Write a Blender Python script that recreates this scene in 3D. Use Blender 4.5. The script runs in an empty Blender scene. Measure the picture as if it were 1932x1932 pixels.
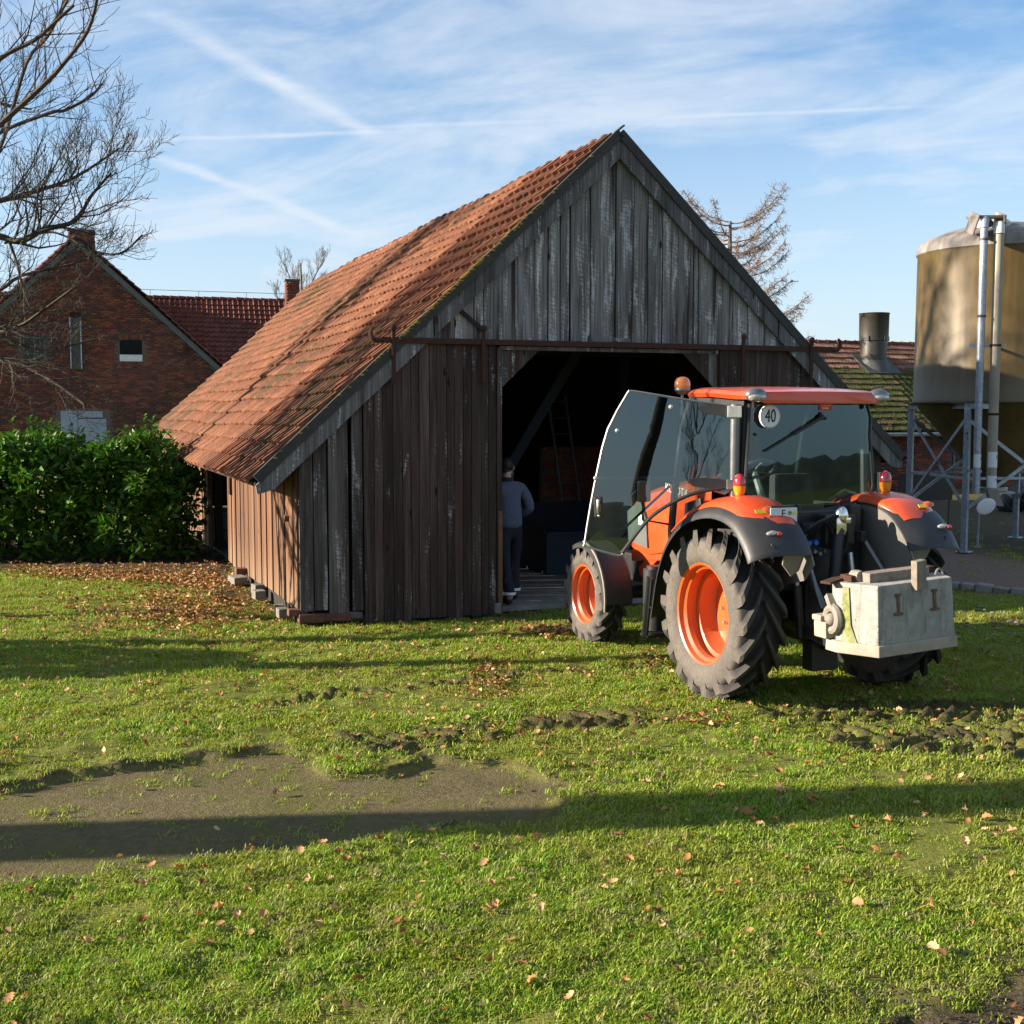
import bpy, bmesh, math, random
import numpy as np
from mathutils import Matrix, Vector, Euler

# ------------------------------------------------------------------ camera, sky, sun, exposure
S = bpy.context.scene
COL = S.collection
FPX = 2290.0 / 1932.0
PITCH = math.atan(187.0 / 2290.0)
cam_d = bpy.data.cameras.new('camera')
cam = bpy.data.objects.new('camera', cam_d)
COL.objects.link(cam)
cam_d.sensor_width = 36.0
cam_d.sensor_fit = 'HORIZONTAL'
cam_d.lens = 36.0 * FPX
cam_d.clip_start = 0.1
cam_d.clip_end = 6000.0
cam.location = (0, 0, 2.4)
cam.rotation_euler = (math.radians(90) - PITCH, 0, 0)
S.camera = cam
S.view_settings.view_transform = 'Standard'
S.view_settings.look = 'None'
S.view_settings.gamma = 1.0
S.view_settings.use_curve_mapping = False
S.view_settings.exposure = 1.58

SUN_EL = math.radians(17.5)
SUN_DIR = Vector((-0.9955 * math.cos(SUN_EL), -0.095 * math.cos(SUN_EL), math.sin(SUN_EL)))  # towards the sun
sun_d = bpy.data.lights.new('sun', 'SUN')
sun_d.energy = 5.0
sun_d.angle = math.radians(0.5)
sun_d.color = (1.0, 0.87, 0.70)
sun = bpy.data.objects.new('sun', sun_d)
COL.objects.link(sun)
sun.location = (-30, -5, 20)
sun.rotation_euler = SUN_DIR.to_track_quat('Z', 'Y').to_euler()


class NT:
    """small helper round a node tree"""
    def __init__(self, tree):
        self.t = tree
        self.n = tree.nodes
        self.l = tree.links

    def new(self, typ, ins=None, **props):
        nd = self.n.new(typ)
        for k, v in props.items():
            setattr(nd, k, v)
        for k, v in (ins or {}).items():
            self.put(nd.inputs[k], v)
        return nd

    def put(self, sock, v):
        if isinstance(v, bpy.types.NodeSocket):
            self.l.new(v, sock)
        elif isinstance(v, bpy.types.Node):
            self.l.new(v.outputs[0], sock)
        else:
            if sock.type == 'RGBA' and len(v) == 3:
                v = (*v, 1.0)
            sock.default_value = v

    def math(self, op, a, b=0.0, c=None, clamp=False):
        nd = self.n.new('ShaderNodeMath')
        nd.operation = op
        nd.use_clamp = clamp
        self.put(nd.inputs[0], a)
        self.put(nd.inputs[1], b)
        if c is not None:
            self.put(nd.inputs[2], c)
        return nd.outputs[0]

    def vmath(self, op, a, b=None, out=0):
        nd = self.n.new('ShaderNodeVectorMath')
        nd.operation = op
        self.put(nd.inputs[0], a)
        if b is not None:
            self.put(nd.inputs[1], b)
        return nd.outputs[out]

    def mix(self, f, a, b, blend='MIX'):
        nd = self.n.new('ShaderNodeMix')
        nd.data_type = 'RGBA'
        nd.blend_type = blend
        self.put(nd.inputs[0], f)
        self.put(nd.inputs[6], a)
        self.put(nd.inputs[7], b)
        return nd.outputs[2]

    def noise(self, vec, scale, detail=3.0, rough=0.55, dist=0.0):
        nd = self.new('ShaderNodeTexNoise', {'Scale': scale, 'Detail': detail, 'Roughness': rough, 'Distortion': dist})
        if vec is not None:
            self.put(nd.inputs['Vector'], vec)
        return nd.outputs[0]

    def step(self, v, lo, hi):
        nd = self.n.new('ShaderNodeMapRange')
        nd.interpolation_type = 'SMOOTHSTEP'
        self.put(nd.inputs[0], v)
        nd.inputs[1].default_value = lo
        nd.inputs[2].default_value = hi
        return nd.outputs[0]

    def ramp(self, v, stops):
        nd = self.n.new('ShaderNodeValToRGB')
        self.put(nd.inputs[0], v)
        el = nd.color_ramp.elements
        while len(el) < len(stops):
            el.new(0.5)
        for e, (p, c) in zip(el, stops):
            e.position = p
            e.color = (*c, 1.0)
        return nd.outputs[0]

    def scaled(self, vec, sx, sy, sz):
        return self.vmath('MULTIPLY', vec, (sx, sy, sz))


# ---- world: Nishita sky with thin cirrus and old contrails at one altitude
W = bpy.data.worlds.new('World')
S.world = W
W.use_nodes = True
w = NT(W.node_tree)
w.n.clear()
sky = w.new('ShaderNodeTexSky', sky_type='NISHITA', sun_disc=False)
sky.sun_elevation = SUN_EL
sky.sun_rotation = math.atan2(SUN_DIR.x, SUN_DIR.y)
sky.altitude = 50.0
sky.air_density = 1.0
sky.dust_density = 0.6
sky.ozone_density = 2.5
geo = w.new('ShaderNodeTexCoord')
sep = w.new('ShaderNodeSeparateXYZ', {0: geo.outputs['Generated']})
zc = w.math('MAXIMUM', sep.outputs[2], 0.02)
px = w.math('DIVIDE', sep.outputs[0], zc)
py = w.math('DIVIDE', sep.outputs[1], zc)
pl = w.new('ShaderNodeCombineXYZ', {0: px, 1: py, 2: 0.0})
zs = w.math('ADD', sep.outputs[2], 0.22)
ql = w.new('ShaderNodeCombineXYZ', {0: w.math('DIVIDE', sep.outputs[0], zs), 1: w.math('DIVIDE', sep.outputs[1], zs), 2: 0.0})
rot = w.new('ShaderNodeVectorRotate', {'Vector': ql.outputs[0], 'Angle': math.radians(24)}, rotation_type='Z_AXIS')
n1 = w.noise(w.scaled(rot.outputs[0], 1.1, 2.0, 1), 1.5, 6, 0.6, 0.7)
n2 = w.noise(w.scaled(rot.outputs[0], 0.8, 1.1, 1), 1.35, 4, 0.55, 0.4)
n3 = w.noise(w.scaled(rot.outputs[0], 1.6, 3.2, 1), 3.0, 5, 0.6, 1.0)
cl = w.math('ADD', w.math('MULTIPLY', n1, 0.55), w.math('ADD', w.math('MULTIPLY', n2, 0.42), w.math('MULTIPLY', n3, 0.12)))
mask = w.math('MULTIPLY', w.step(cl, 0.40, 0.72), 0.80)
low = w.step(sep.outputs[2], 0.34, 0.02)
mask = w.math('MAXIMUM', mask, w.math('MULTIPLY', low, 0.62))
TRAILS = [((-0.892, 3.159), (-0.742, 3.661), 0.030, 0.42), ((-0.742, 3.661), (-0.523, 4.439), 0.036, 0.55),
          ((-1.417, 4.567), (-0.50, 4.436), 0.022, 0.40), ((-0.495, 4.359), (0.117, 4.265), 0.020, 0.25),
          ((-1.401, 4.845), (-1.143, 5.718), 0.040, 0.50), ((-1.143, 5.718), (-0.943, 6.725), 0.045, 0.65),
          ((0.53, 4.22), (1.243, 4.088), 0.018, 0.40)]
wob = w.noise(pl.outputs[0], 3.5, 4, 0.6)
wob2 = w.noise(pl.outputs[0], 2.2, 6, 0.7)
for (ax, ay), (bx_, by_), wd, amp in TRAILS:
    dx, dy = bx_ - ax, by_ - ay
    ln = math.hypot(dx, dy)
    dx, dy = dx / ln, dy / ln
    rel = w.vmath('SUBTRACT', pl.outputs[0], (ax, ay, 0))
    along = w.vmath('DOT_PRODUCT', rel, (dx, dy, 0), out=1)
    across = w.math('ABSOLUTE', w.math('ADD', w.vmath('DOT_PRODUCT', rel, (-dy, dx, 0), out=1), w.math('MULTIPLY', w.math('SUBTRACT', wob, 0.5), wd * 3.0)))
    m = w.math('MULTIPLY', w.step(across, wd * 2.5, 0.0), w.math('MULTIPLY', w.step(along, -0.12, 0.1), w.step(along, ln + 0.30, ln - 0.20)))
    m = w.math('MULTIPLY', m, w.math('MULTIPLY', w.math('SUBTRACT', w.math('MULTIPLY', wob2, 2.6), 0.35), amp * 1.1))
    mask = w.math('ADD', mask, w.math('MULTIPLY', m, w.math('SUBTRACT', 1.0, mask)))
skyc = w.mix(1.0, sky.outputs[0], (0.86, 1.07, 1.20), 'MULTIPLY')
SKY_K = 0.06
colr = w.mix(mask, skyc, (0.275 / SKY_K, 0.30 / SKY_K, 0.335 / SKY_K))
bg = w.new('ShaderNodeBackground', {'Color': colr, 'Strength': SKY_K})
wo = w.new('ShaderNodeOutputWorld', {'Surface': bg.outputs[0]})

# ------------------------------------------------------------------ places and helpers
YAW = math.radians(20.9)
E1 = Vector((math.cos(YAW), math.sin(YAW), 0))
E2 = Vector((-math.sin(YAW), math.cos(YAW), 0))
BARN0 = Vector((-2.43, 13.8, 0))
TRAC0 = Vector((2.541, 10.469, 0))
rng = random.Random(7)
nrg = np.random.default_rng(11)


def link(o, parent=None):
    COL.objects.link(o)
    if parent is not None:
        o.parent = parent
    return o


def tag(o, label=None, cat=None, group=None, kind=None):
    if label:
        o['label'] = label
    if cat:
        o['category'] = cat
    if group:
        o['group'] = group
    if kind:
        o['kind'] = kind
    return o


def thing(name, label, cat, loc=(0, 0, 0), rz=0.0, group=None):
    o = bpy.data.objects.new(name, None)
    o.empty_display_size = 0.2
    link(o)
    o.location = loc
    o.rotation_euler = (0, 0, rz)
    return tag(o, label, cat, group)


def frame_from(d):
    d = Vector(d).normalized()
    a = Vector((0, 0, 1)) if abs(d.z) < 0.9 else Vector((1, 0, 0))
    u = d.cross(a).normalized()
    return u, d.cross(u).normalized()


class MB:
    """collects shapes, then links them as one mesh object"""
    def __init__(self):
        self.v = []
        self.f = []
        self.m = []

    def add(self, vs, fs, m=0):
        o = len(self.v)
        self.v.extend([tuple(p) for p in vs])
        self.f.extend([tuple(i + o for i in f) for f in fs])
        self.m.extend([m] * len(fs))

    def box(self, c, s, m=0, rot=None, taper=1.0):
        hx, hy, hz = s[0] / 2, s[1] / 2, s[2] / 2
        pts = [Vector((x * (taper if z > 0 else 1), y * (taper if z > 0 else 1), z)) for z in (-hz, hz) for x, y in ((-hx, -hy), (hx, -hy), (hx, hy), (-hx, hy))]
        if rot is not None:
            R = rot if isinstance(rot, Matrix) else Euler(rot).to_matrix()
            pts = [R @ p for p in pts]
        c = Vector(c)
        self.add([c + p for p in pts], [(3, 2, 1, 0), (4, 5, 6, 7), (0, 1, 5, 4), (1, 2, 6, 5), (2, 3, 7, 6), (3, 0, 4, 7)], m)

    def bar(self, a, b, wd, th, m=0, up=(0, 0, 1)):
        a, b = Vector(a), Vector(b)
        d = (b - a).normalized()
        up = Vector(up)
        s = d.cross(up)
        if s.length < 1e-4:
            s = d.cross(Vector((1, 0, 0)))
        s.normalize()
        u = s.cross(d).normalized()
        pts = []
        for p in (a, b):
            for x, y in ((-1, -1), (1, -1), (1, 1), (-1, 1)):
                pts.append(p + s * (x * wd / 2) + u * (y * th / 2))
        self.add(pts, [(3, 2, 1, 0), (4, 5, 6, 7), (0, 1, 5, 4), (1, 2, 6, 5), (2, 3, 7, 6), (3, 0, 4, 7)], m)

    def tube(self, pts, rad, n=8, m=0, caps=True):
        pts = [Vector(p) for p in pts]
        k = len(pts)
        if not hasattr(rad, '__len__'):
            rad = [rad] * k
        vs, fs = [], []
        u = None
        for i, p in enumerate(pts):
            d = (pts[min(i + 1, k - 1)] - pts[max(i - 1, 0)])
            if d.length < 1e-9:
                d = Vector((0, 0, 1))
            d.normalize()
            if u is None:
                u, _ = frame_from(d)
            else:
                u = (u - d * u.dot(d))
                if u.length < 1e-6:
                    u, _ = frame_from(d)
                u.normalize()
            vv = d.cross(u)
            for j in range(n):
                a = 2 * math.pi * j / n
                vs.append(p + (u * math.cos(a) + vv * math.sin(a)) * rad[i])
        for i in range(k - 1):
            for j in range(n):
                fs.append((i * n + j, i * n + (j + 1) % n, (i + 1) * n + (j + 1) % n, (i + 1) * n + j))
        if caps:
            fs.append(tuple(range(n - 1, -1, -1)))
            fs.append(tuple(range((k - 1) * n, k * n)))
        self.add(vs, fs, m)

    def lathe(self, prof, n=32, m=0, axis='Z', c=(0, 0, 0), a0=0.0, a1=2 * math.pi, caps=False):
        """prof: (r, h) along the axis"""
        c = Vector(c)
        full = abs(a1 - a0 - 2 * math.pi) < 1e-6
        k = n if full else n + 1
        vs, fs = [], []
        for r, h in prof:
            for j in range(k):
                a = a0 + (a1 - a0) * j / n
                x, y = r * math.cos(a), r * math.sin(a)
                if axis == 'Z':
                    p = Vector((x, y, h))
                elif axis == 'X':
                    p = Vector((h, x, y))
                else:
                    p = Vector((y, h, x))
                vs.append(c + p)
        for i in range(len(prof) - 1):
            for j in range(n):
                j2 = (j + 1) % k if full else j + 1
                fs.append((i * k + j, i * k + j2, (i + 1) * k + j2, (i + 1) * k + j))
        if caps and full:
            fs.append(tuple(range(k - 1, -1, -1)))
            fs.append(tuple(range((len(prof) - 1) * k, len(prof) * k)))
        self.add(vs, fs, m)

    def prism(self, poly, d, m=0):
        """poly: 3D points of one face; d: extrusion vector"""
        d = Vector(d)
        n = len(poly)
        p = [Vector(q) for q in poly]
        vs = p + [q + d for q in p]
        fs = [tuple(range(n - 1, -1, -1)), tuple(range(n, 2 * n))]
        for i in range(n):
            j = (i + 1) % n
            fs.append((i, j, n + j, n + i))
        self.add(vs, fs, m)

    def grid(self, rows, m=0):
        """rows: equal-length lists of points"""
        k = len(rows[0])
        vs = [p for r in rows for p in r]
        fs = [(i * k + j, i * k + j + 1, (i + 1) * k + j + 1, (i + 1) * k + j) for i in range(len(rows) - 1) for j in range(k - 1)]
        self.add(vs, fs, m)

    def sphere(self, c, r, nu=12, nv=8, m=0, sc=(1, 1, 1), rot=None):
        c = Vector(c)
        vs, fs = [], []
        for i in range(nv + 1):
            t = math.pi * i / nv
            for j in range(nu):
                a = 2 * math.pi * j / nu
                p = Vector((math.sin(t) * math.cos(a) * sc[0], math.sin(t) * math.sin(a) * sc[1], math.cos(t) * sc[2])) * r
                if rot is not None:
                    p = rot @ p
                vs.append(c + p)
        for i in range(nv):
            for j in range(nu):
                fs.append((i * nu + j, (i + 1) * nu + j, (i + 1) * nu + (j + 1) % nu, i * nu + (j + 1) % nu))
        self.add(vs, fs, m)

    def mesh(self, name, mats, smooth=False, bev=0.0, fix=True):
        me = bpy.data.meshes.new(name)
        me.from_pydata(self.v, [], self.f)
        if not isinstance(mats, (list, tuple)):
            mats = [mats]
        for q in mats:
            me.materials.append(q)
        if len(mats) > 1:
            me.polygons.foreach_set('material_index', self.m)
        if fix or bev:
            bm = bmesh.new()
            bm.from_mesh(me)
            if fix:
                bmesh.ops.recalc_face_normals(bm, faces=bm.faces)
            if bev:
                es = [e for e in bm.edges if len(e.link_faces) == 2 and e.calc_face_angle(0) > 0.5]
                bmesh.ops.bevel(bm, geom=es, offset=bev, segments=2, affect='EDGES', profile=0.6, clamp_overlap=True)
            bm.to_mesh(me)
            bm.free()
        if smooth:
            me.polygons.foreach_set('use_smooth', [True] * len(me.polygons))
            if smooth != 'all':
                me.set_sharp_from_angle(angle=math.radians(38))
        me.update()
        return me

    def build(self, name, mats, parent=None, smooth=False, bev=0.0, label=None, fix=True, kind=None):
        o = bpy.data.objects.new(name, self.mesh(name, mats, smooth, bev, fix))
        link(o, parent)
        return tag(o, label, None, None, kind)


def np_mesh(name, v, f, mats, smooth=False):
    """v (n,3), f (m,k) numpy -> mesh"""
    me = bpy.data.meshes.new(name)
    k = f.shape[1]
    me.vertices.add(len(v))
    me.vertices.foreach_set('co', np.asarray(v, dtype=np.float32).ravel())
    me.loops.add(f.size)
    me.loops.foreach_set('vertex_index', f.astype(np.int32).ravel())
    me.polygons.add(len(f))
    me.polygons.foreach_set('loop_start', np.arange(0, f.size, k, dtype=np.int32))
    me.polygons.foreach_set('loop_total', np.full(len(f), k, dtype=np.int32))
    if smooth:
        me.polygons.foreach_set('use_smooth', np.ones(len(f), dtype=bool))
    for q in (mats if isinstance(mats, (list, tuple)) else [mats]):
        me.materials.append(q)
    me.update(calc_edges=True)
    me.validate()
    return me


def stamp(me_src, mats4, name, mat, parent=None, kind='stuff'):
    """many copies of a small mesh (list of 4x4) joined into one object"""
    nv = len(me_src.vertices)
    co = np.empty(nv * 3, dtype=np.float32)
    me_src.vertices.foreach_get('co', co)
    co = np.c_[co.reshape(-1, 3), np.ones(nv)]
    tri = []
    for p in me_src.polygons:
        vs = list(p.vertices)
        for i in range(1, len(vs) - 1):
            tri.append((vs[0], vs[i], vs[i + 1]))
    tri = np.array(tri)
    M = np.array(mats4, dtype=np.float64)
    V = np.einsum('kij,nj->kni', M, co)[:, :, :3].reshape(-1, 3)
    Fc = (tri[None] + (np.arange(len(M)) * nv)[:, None, None]).reshape(-1, 3)
    o = bpy.data.objects.new(name, np_mesh(name, V, Fc, mat))
    link(o, parent)
    if kind:
        o['kind'] = kind
    return o


def basis(o, x, y, z):
    m = np.eye(4)
    m[:3, 0], m[:3, 1], m[:3, 2], m[:3, 3] = x, y, z, o
    return m


def text_mesh(txt, size, mat, thick=0.004):
    cu = bpy.data.curves.new('lettering', 'FONT')
    cu.body = txt
    cu.size = size
    cu.extrude = thick / 2
    cu.align_x = 'CENTER'
    cu.align_y = 'CENTER'
    cu.resolution_u = 3
    ob = bpy.data.objects.new('lettering', cu)
    COL.objects.link(ob)
    dg = bpy.context.evaluated_depsgraph_get()
    me = bpy.data.meshes.new_from_object(ob.evaluated_get(dg))
    bpy.data.objects.remove(ob)
    me.materials.clear()
    me.materials.append(mat)
    return me


# value noise for terrain and masks
_LAT = nrg.random((256, 256))


def vnoise(x, y):
    xi = np.floor(x).astype(int)
    yi = np.floor(y).astype(int)
    fx, fy = x - xi, y - yi
    fx = fx * fx * (3 - 2 * fx)
    fy = fy * fy * (3 - 2 * fy)
    a = _LAT[xi & 255, yi & 255]
    b = _LAT[(xi + 1) & 255, yi & 255]
    c = _LAT[xi & 255, (yi + 1) & 255]
    d = _LAT[(xi + 1) & 255, (yi + 1) & 255]
    return (a * (1 - fx) + b * fx) * (1 - fy) + (c * (1 - fx) + d * fx) * fy


def fbm(x, y, oct=4):
    s, a, t = 0, 1.0, 0
    for i in range(oct):
        s = s + a * vnoise(x * 2 ** i + 17 * i, y * 2 ** i + 31 * i)
        t += a
        a *= 0.5
    return s / t


def sstep(x, a, b):
    t = np.clip((x - a) / (b - a), 0, 1)
    return t * t * (3 - 2 * t)
# ------------------------------------------------------------------ materials
MATS = {}


def mat_new(name):
    m = bpy.data.materials.new(name)
    m.use_nodes = True
    t = NT(m.node_tree)
    b = t.n['Principled BSDF']
    MATS[name] = m
    return m, t, b


def simple(name, col, rough=0.6, metal=0.0, var=0.12, scale=9.0, bump=0.0, dirt=None, dirt_amt=0.4, coat=0.0, spec=0.5):
    m, t, b = mat_new(name)
    tc = t.new('ShaderNodeTexCoord').outputs['Object']
    n = t.noise(tc, scale, 5, 0.6)
    dark = tuple(c * (1 - var) for c in col)
    lite = tuple(min(1, c * (1 + var)) for c in col)
    c = t.ramp(n, [(0.3, dark), (0.7, lite)])
    if dirt:
        d = t.noise(tc, scale * 0.35, 6, 0.68, 0.3)
        c = t.mix(t.math('MULTIPLY', t.step(d, 0.42, 0.68), dirt_amt), c, dirt)
    t.put(b.inputs['Base Color'], c)
    t.put(b.inputs['Roughness'], t.math('ADD', t.math('MULTIPLY', t.math('SUBTRACT', n, 0.5), 0.25), rough, clamp=True))
    b.inputs['Metallic'].default_value = metal
    b.inputs['Coat Weight'].default_value = coat
    b.inputs['Coat Roughness'].default_value = 0.08
    b.inputs['Specular IOR Level'].default_value = spec
    if bump:
        bp = t.new('ShaderNodeBump', {'Strength': bump, 'Distance': 0.01, 'Height': t.noise(tc, scale * 4, 4, 0.6)})
        t.put(b.inputs['Normal'], bp)
    return m


def wood(name, dark, mid, pale, flake, flake_amt=0.55, streak=0.5, bleach=None):
    """weathered boards, grain along local z"""
    m, t, b = mat_new(name)
    tc = t.new('ShaderNodeTexCoord').outputs['Object']
    rnd = t.new('ShaderNodeObjectInfo').outputs['Random']
    off = t.new('ShaderNodeCombineXYZ', {0: t.math('MULTIPLY', rnd, 37.0), 1: t.math('MULTIPLY', rnd, 91.0), 2: t.math('MULTIPLY', rnd, 13.0)})
    p = t.vmath('ADD', tc, off.outputs[0])
    grain = t.noise(t.scaled(p, 46, 46, 1.3), 1.0, 5, 0.65, 0.6)
    wide = t.noise(t.scaled(p, 7, 7, 0.45), 1.0, 4, 0.6, 0.3)
    patch = t.noise(t.scaled(p, 9, 9, 1.1), 1.0, 5, 0.66, 0.5)
    c = t.ramp(t.math('ADD', t.math('MULTIPLY', grain, 0.55), t.math('MULTIPLY', wide, 0.45)), [(0.30, dark), (0.52, mid), (0.74, pale)])
    # flaking old paint: vertical patches broken by saw-mark ripples
    rip = t.new('ShaderNodeTexWave', {'Vector': t.vmath('ADD', t.scaled(p, 0.0, 0.0, 1.0), t.scaled(p, 0.35, 0.35, 0.0)), 'Scale': 11.0, 'Distortion': 9.0, 'Detail': 4.0, 'Detail Scale': 2.2}, wave_type='BANDS', bands_direction='DIAGONAL').outputs[1]
    pm = t.math('ADD', t.math('MULTIPLY', patch, 0.72), t.math('ADD', t.math('MULTIPLY', grain, 0.20), t.math('MULTIPLY', rip, 0.05)))
    fm = t.math('MULTIPLY', t.step(pm, 0.63 - 0.16 * flake_amt, 0.72 - 0.10 * flake_amt), 0.85)
    c = t.mix(fm, c, flake)
    # brown run marks
    run = t.step(t.noise(t.scaled(p, 6.5, 6.5, 0.30), 1.0, 5, 0.6), 0.52, 0.66)
    c = t.mix(t.math('MULTIPLY', run, streak), c, dark)
    if bleach:
        zz_ = t.new('ShaderNodeSeparateXYZ', {0: tc}).outputs[2]
        bm_ = t.math('MULTIPLY', t.step(t.math('ADD', zz_, t.math('MULTIPLY', t.math('SUBTRACT', wide, 0.5), 1.1)), 0.70, 0.05), 0.6)
        c = t.mix(bm_, c, t.mix(grain, bleach, tuple(x * 1.25 for x in bleach)))
    # knots
    vor = t.new('ShaderNodeTexVoronoi', {'Vector': t.scaled(p, 5.0, 5.0, 1.6), 'Scale': 1.0}).outputs['Distance']
    c = t.mix(t.step(vor, 0.11, 0.05), c, tuple(x * 0.55 for x in dark))
    # each board a little lighter or darker
    c = t.mix(1.0, c, t.ramp(rnd, [(0.0, (0.66, 0.66, 0.66)), (1.0, (1.2, 1.17, 1.14))]), 'MULTIPLY')
    t.put(b.inputs['Base Color'], c)
    b.inputs['Roughness'].default_value = 0.88
    b.inputs['Specular IOR Level'].default_value = 0.25
    h = t.math('ADD', t.math('MULTIPLY', grain, 0.5), t.math('ADD', t.math('MULTIPLY', rip, 0.16), t.math('MULTIPLY', fm, 0.25)))
    t.put(b.inputs['Normal'], t.new('ShaderNodeBump', {'Strength': 0.7, 'Distance': 0.012, 'Height': h}))
    return m


def clay(name, cols, moss_amt=0.5, moss=(0.055, 0.065, 0.018), rough=0.85):
    """fired clay: every loose piece its own shade, grime and moss over it"""
    m, t, b = mat_new(name)
    tc = t.new('ShaderNodeTexCoord').outputs['Object']
    g = t.new('ShaderNodeNewGeometry')
    r1 = g.outputs['Random Per Island']
    oi = t.new('ShaderNodeObjectInfo').outputs['Random']
    r = t.math('FRACT', t.math('ADD', t.math('MULTIPLY', r1, 0.73), t.math('MULTIPLY', oi, 7.31)))
    k = len(cols) - 1
    c = t.ramp(r, [(i / k, cc) for i, cc in enumerate(cols)])
    pos = g.outputs['Position']
    n = t.noise(pos, 14, 5, 0.65)
    c = t.mix(t.math('MULTIPLY', t.step(n, 0.46, 0.70), 0.65), c, tuple(x * 0.35 for x in cols[0]))
    big = t.noise(pos, 0.55, 4, 0.6)
    fine = t.noise(pos, 9.0, 4, 0.7, 0.4)
    mo = t.math('ADD', t.math('MULTIPLY', big, 0.55), t.math('MULTIPLY', fine, 0.5))
    c = t.mix(t.math('MULTIPLY', t.step(mo, 0.66 - 0.2 * moss_amt, 0.78 - 0.2 * moss_amt), 0.85), c, moss)
    t.put(b.inputs['Base Color'], c)
    b.inputs['Roughness'].default_value = rough
    b.inputs['Specular IOR Level'].default_value = 0.3
    t.put(b.inputs['Normal'], t.new('ShaderNodeBump', {'Strength': 0.35, 'Distance': 0.006, 'Height': t.noise(pos, 60, 4, 0.7)}))
    return m


def leafy(name, cols, rough=0.45, trans=0.35, spec=0.5):
    m, t, b = mat_new(name)
    g = t.new('ShaderNodeNewGeometry')
    oi = t.new('ShaderNodeObjectInfo').outputs['Random']
    r = t.math('FRACT', t.math('ADD', g.outputs['Random Per Island'], t.math('MULTIPLY', oi, 5.17)))
    k = max(1, len(cols) - 1)
    c = t.ramp(r, [(i / k, cc) for i, cc in enumerate(cols)])
    t.put(b.inputs['Base Color'], c)
    b.inputs['Roughness'].default_value = rough
    b.inputs['Specular IOR Level'].default_value = spec
    if trans:
        tl = t.new('ShaderNodeBsdfTranslucent', {'Color': t.mix(1.0, c, (1.15, 1.25, 0.5), 'MULTIPLY')})
        mx = t.new('ShaderNodeMixShader', {0: trans, 1: b.outputs[0], 2: tl.outputs[0]})
        t.put(t.n['Material Output'].inputs['Surface'], mx.outputs[0])
    return m


def glass(name, tint, ior=1.5, spec=(1, 1, 1)):
    m, t, b = mat_new(name)
    t.n.remove(b)
    fr = t.new('ShaderNodeFresnel', {'IOR': ior})
    tr = t.new('ShaderNodeBsdfTransparent', {'Color': tint})
    gl = t.new('ShaderNodeBsdfGlossy', {'Color': spec, 'Roughness': 0.012})
    mx = t.new('ShaderNodeMixShader', {0: fr.outputs[0], 1: tr.outputs[0], 2: gl.outputs[0]})
    t.put(t.n['Material Output'].inputs['Surface'], mx.outputs[0])
    return m


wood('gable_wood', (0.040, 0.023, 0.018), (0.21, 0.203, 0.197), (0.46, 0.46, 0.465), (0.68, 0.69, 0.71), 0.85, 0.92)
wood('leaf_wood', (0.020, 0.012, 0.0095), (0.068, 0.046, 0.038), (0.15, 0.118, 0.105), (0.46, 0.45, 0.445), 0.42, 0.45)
wood('corner_wood', (0.034, 0.022, 0.018), (0.12, 0.107, 0.098), (0.27, 0.255, 0.25), (0.60, 0.60, 0.62), 0.75, 0.6)
wood('side_wood', (0.0578, 0.0238, 0.01224), (0.1496, 0.07434, 0.04182), (0.272, 0.1725, 0.1096), (0.3264, 0.238, 0.1683), 0.22, 0.55, bleach=(0.2, 0.1365, 0.087))
wood('barge_wood', (0.028, 0.026, 0.025), (0.14, 0.14, 0.143), (0.30, 0.30, 0.31), (0.50, 0.51, 0.52), 0.7, 0.6)
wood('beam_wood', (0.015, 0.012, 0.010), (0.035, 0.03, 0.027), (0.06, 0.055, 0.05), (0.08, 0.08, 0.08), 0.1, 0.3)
simple('post_wood', (0.128, 0.068, 0.036), 0.85, var=0.3, scale=14)
clay('barn_tile', [(0.1614, 0.06096, 0.0323), (0.2086, 0.07965, 0.04076), (0.2401, 0.09914, 0.05076), (0.185, 0.0699, 0.03615), (0.1456, 0.05852, 0.03307)], 0.72, (0.05904, 0.04064, 0.01846))
clay('house_tile', [(0.119, 0.03441, 0.02376), (0.1607, 0.04692, 0.0297), (0.1904, 0.05943, 0.0363), (0.1012, 0.03128, 0.02376)], 0.1)
clay('shed_tile', [(0.2189, 0.1034, 0.0656), (0.2765, 0.152, 0.105), (0.2419, 0.1216, 0.07872), (0.1901, 0.0912, 0.0656)], 0.12, (0.03456, 0.03952, 0.01312))
clay('mossy_tile', [(0.068, 0.0714, 0.0204), (0.102, 0.0952, 0.0306), (0.051, 0.0578, 0.01496), (0.136, 0.0884, 0.0476)], 0.75, (0.0408, 0.051, 0.0102), 0.95)
clay('house_brick', [(0.1395, 0.04026, 0.02534), (0.2046, 0.05475, 0.0301), (0.279, 0.08455, 0.0396), (0.1209, 0.04187, 0.03168), (0.07905, 0.03623, 0.03485), (0.186, 0.06442, 0.0396)], 0.02)
clay('barn_brick', [(0.24, 0.075, 0.045), (0.31, 0.11, 0.065), (0.20, 0.07, 0.05)], 0.0)
simple('mortar', (0.119, 0.098, 0.084), 0.95, var=0.2, scale=6, bump=0.4)
simple('dark_sheet', (0.02, 0.018, 0.016), 0.95)
simple('rust', (0.0595, 0.0245, 0.014), 0.85, 0.3, var=0.35, scale=18, bump=0.4)
simple('anchor_rust', (0.13, 0.075, 0.045), 0.9, var=0.4, scale=30, bump=0.4)
simple('concrete_floor', (0.20, 0.19, 0.175), 0.9, var=0.2, scale=3, bump=0.3, dirt=(0.09, 0.075, 0.06), dirt_amt=0.6)
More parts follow.
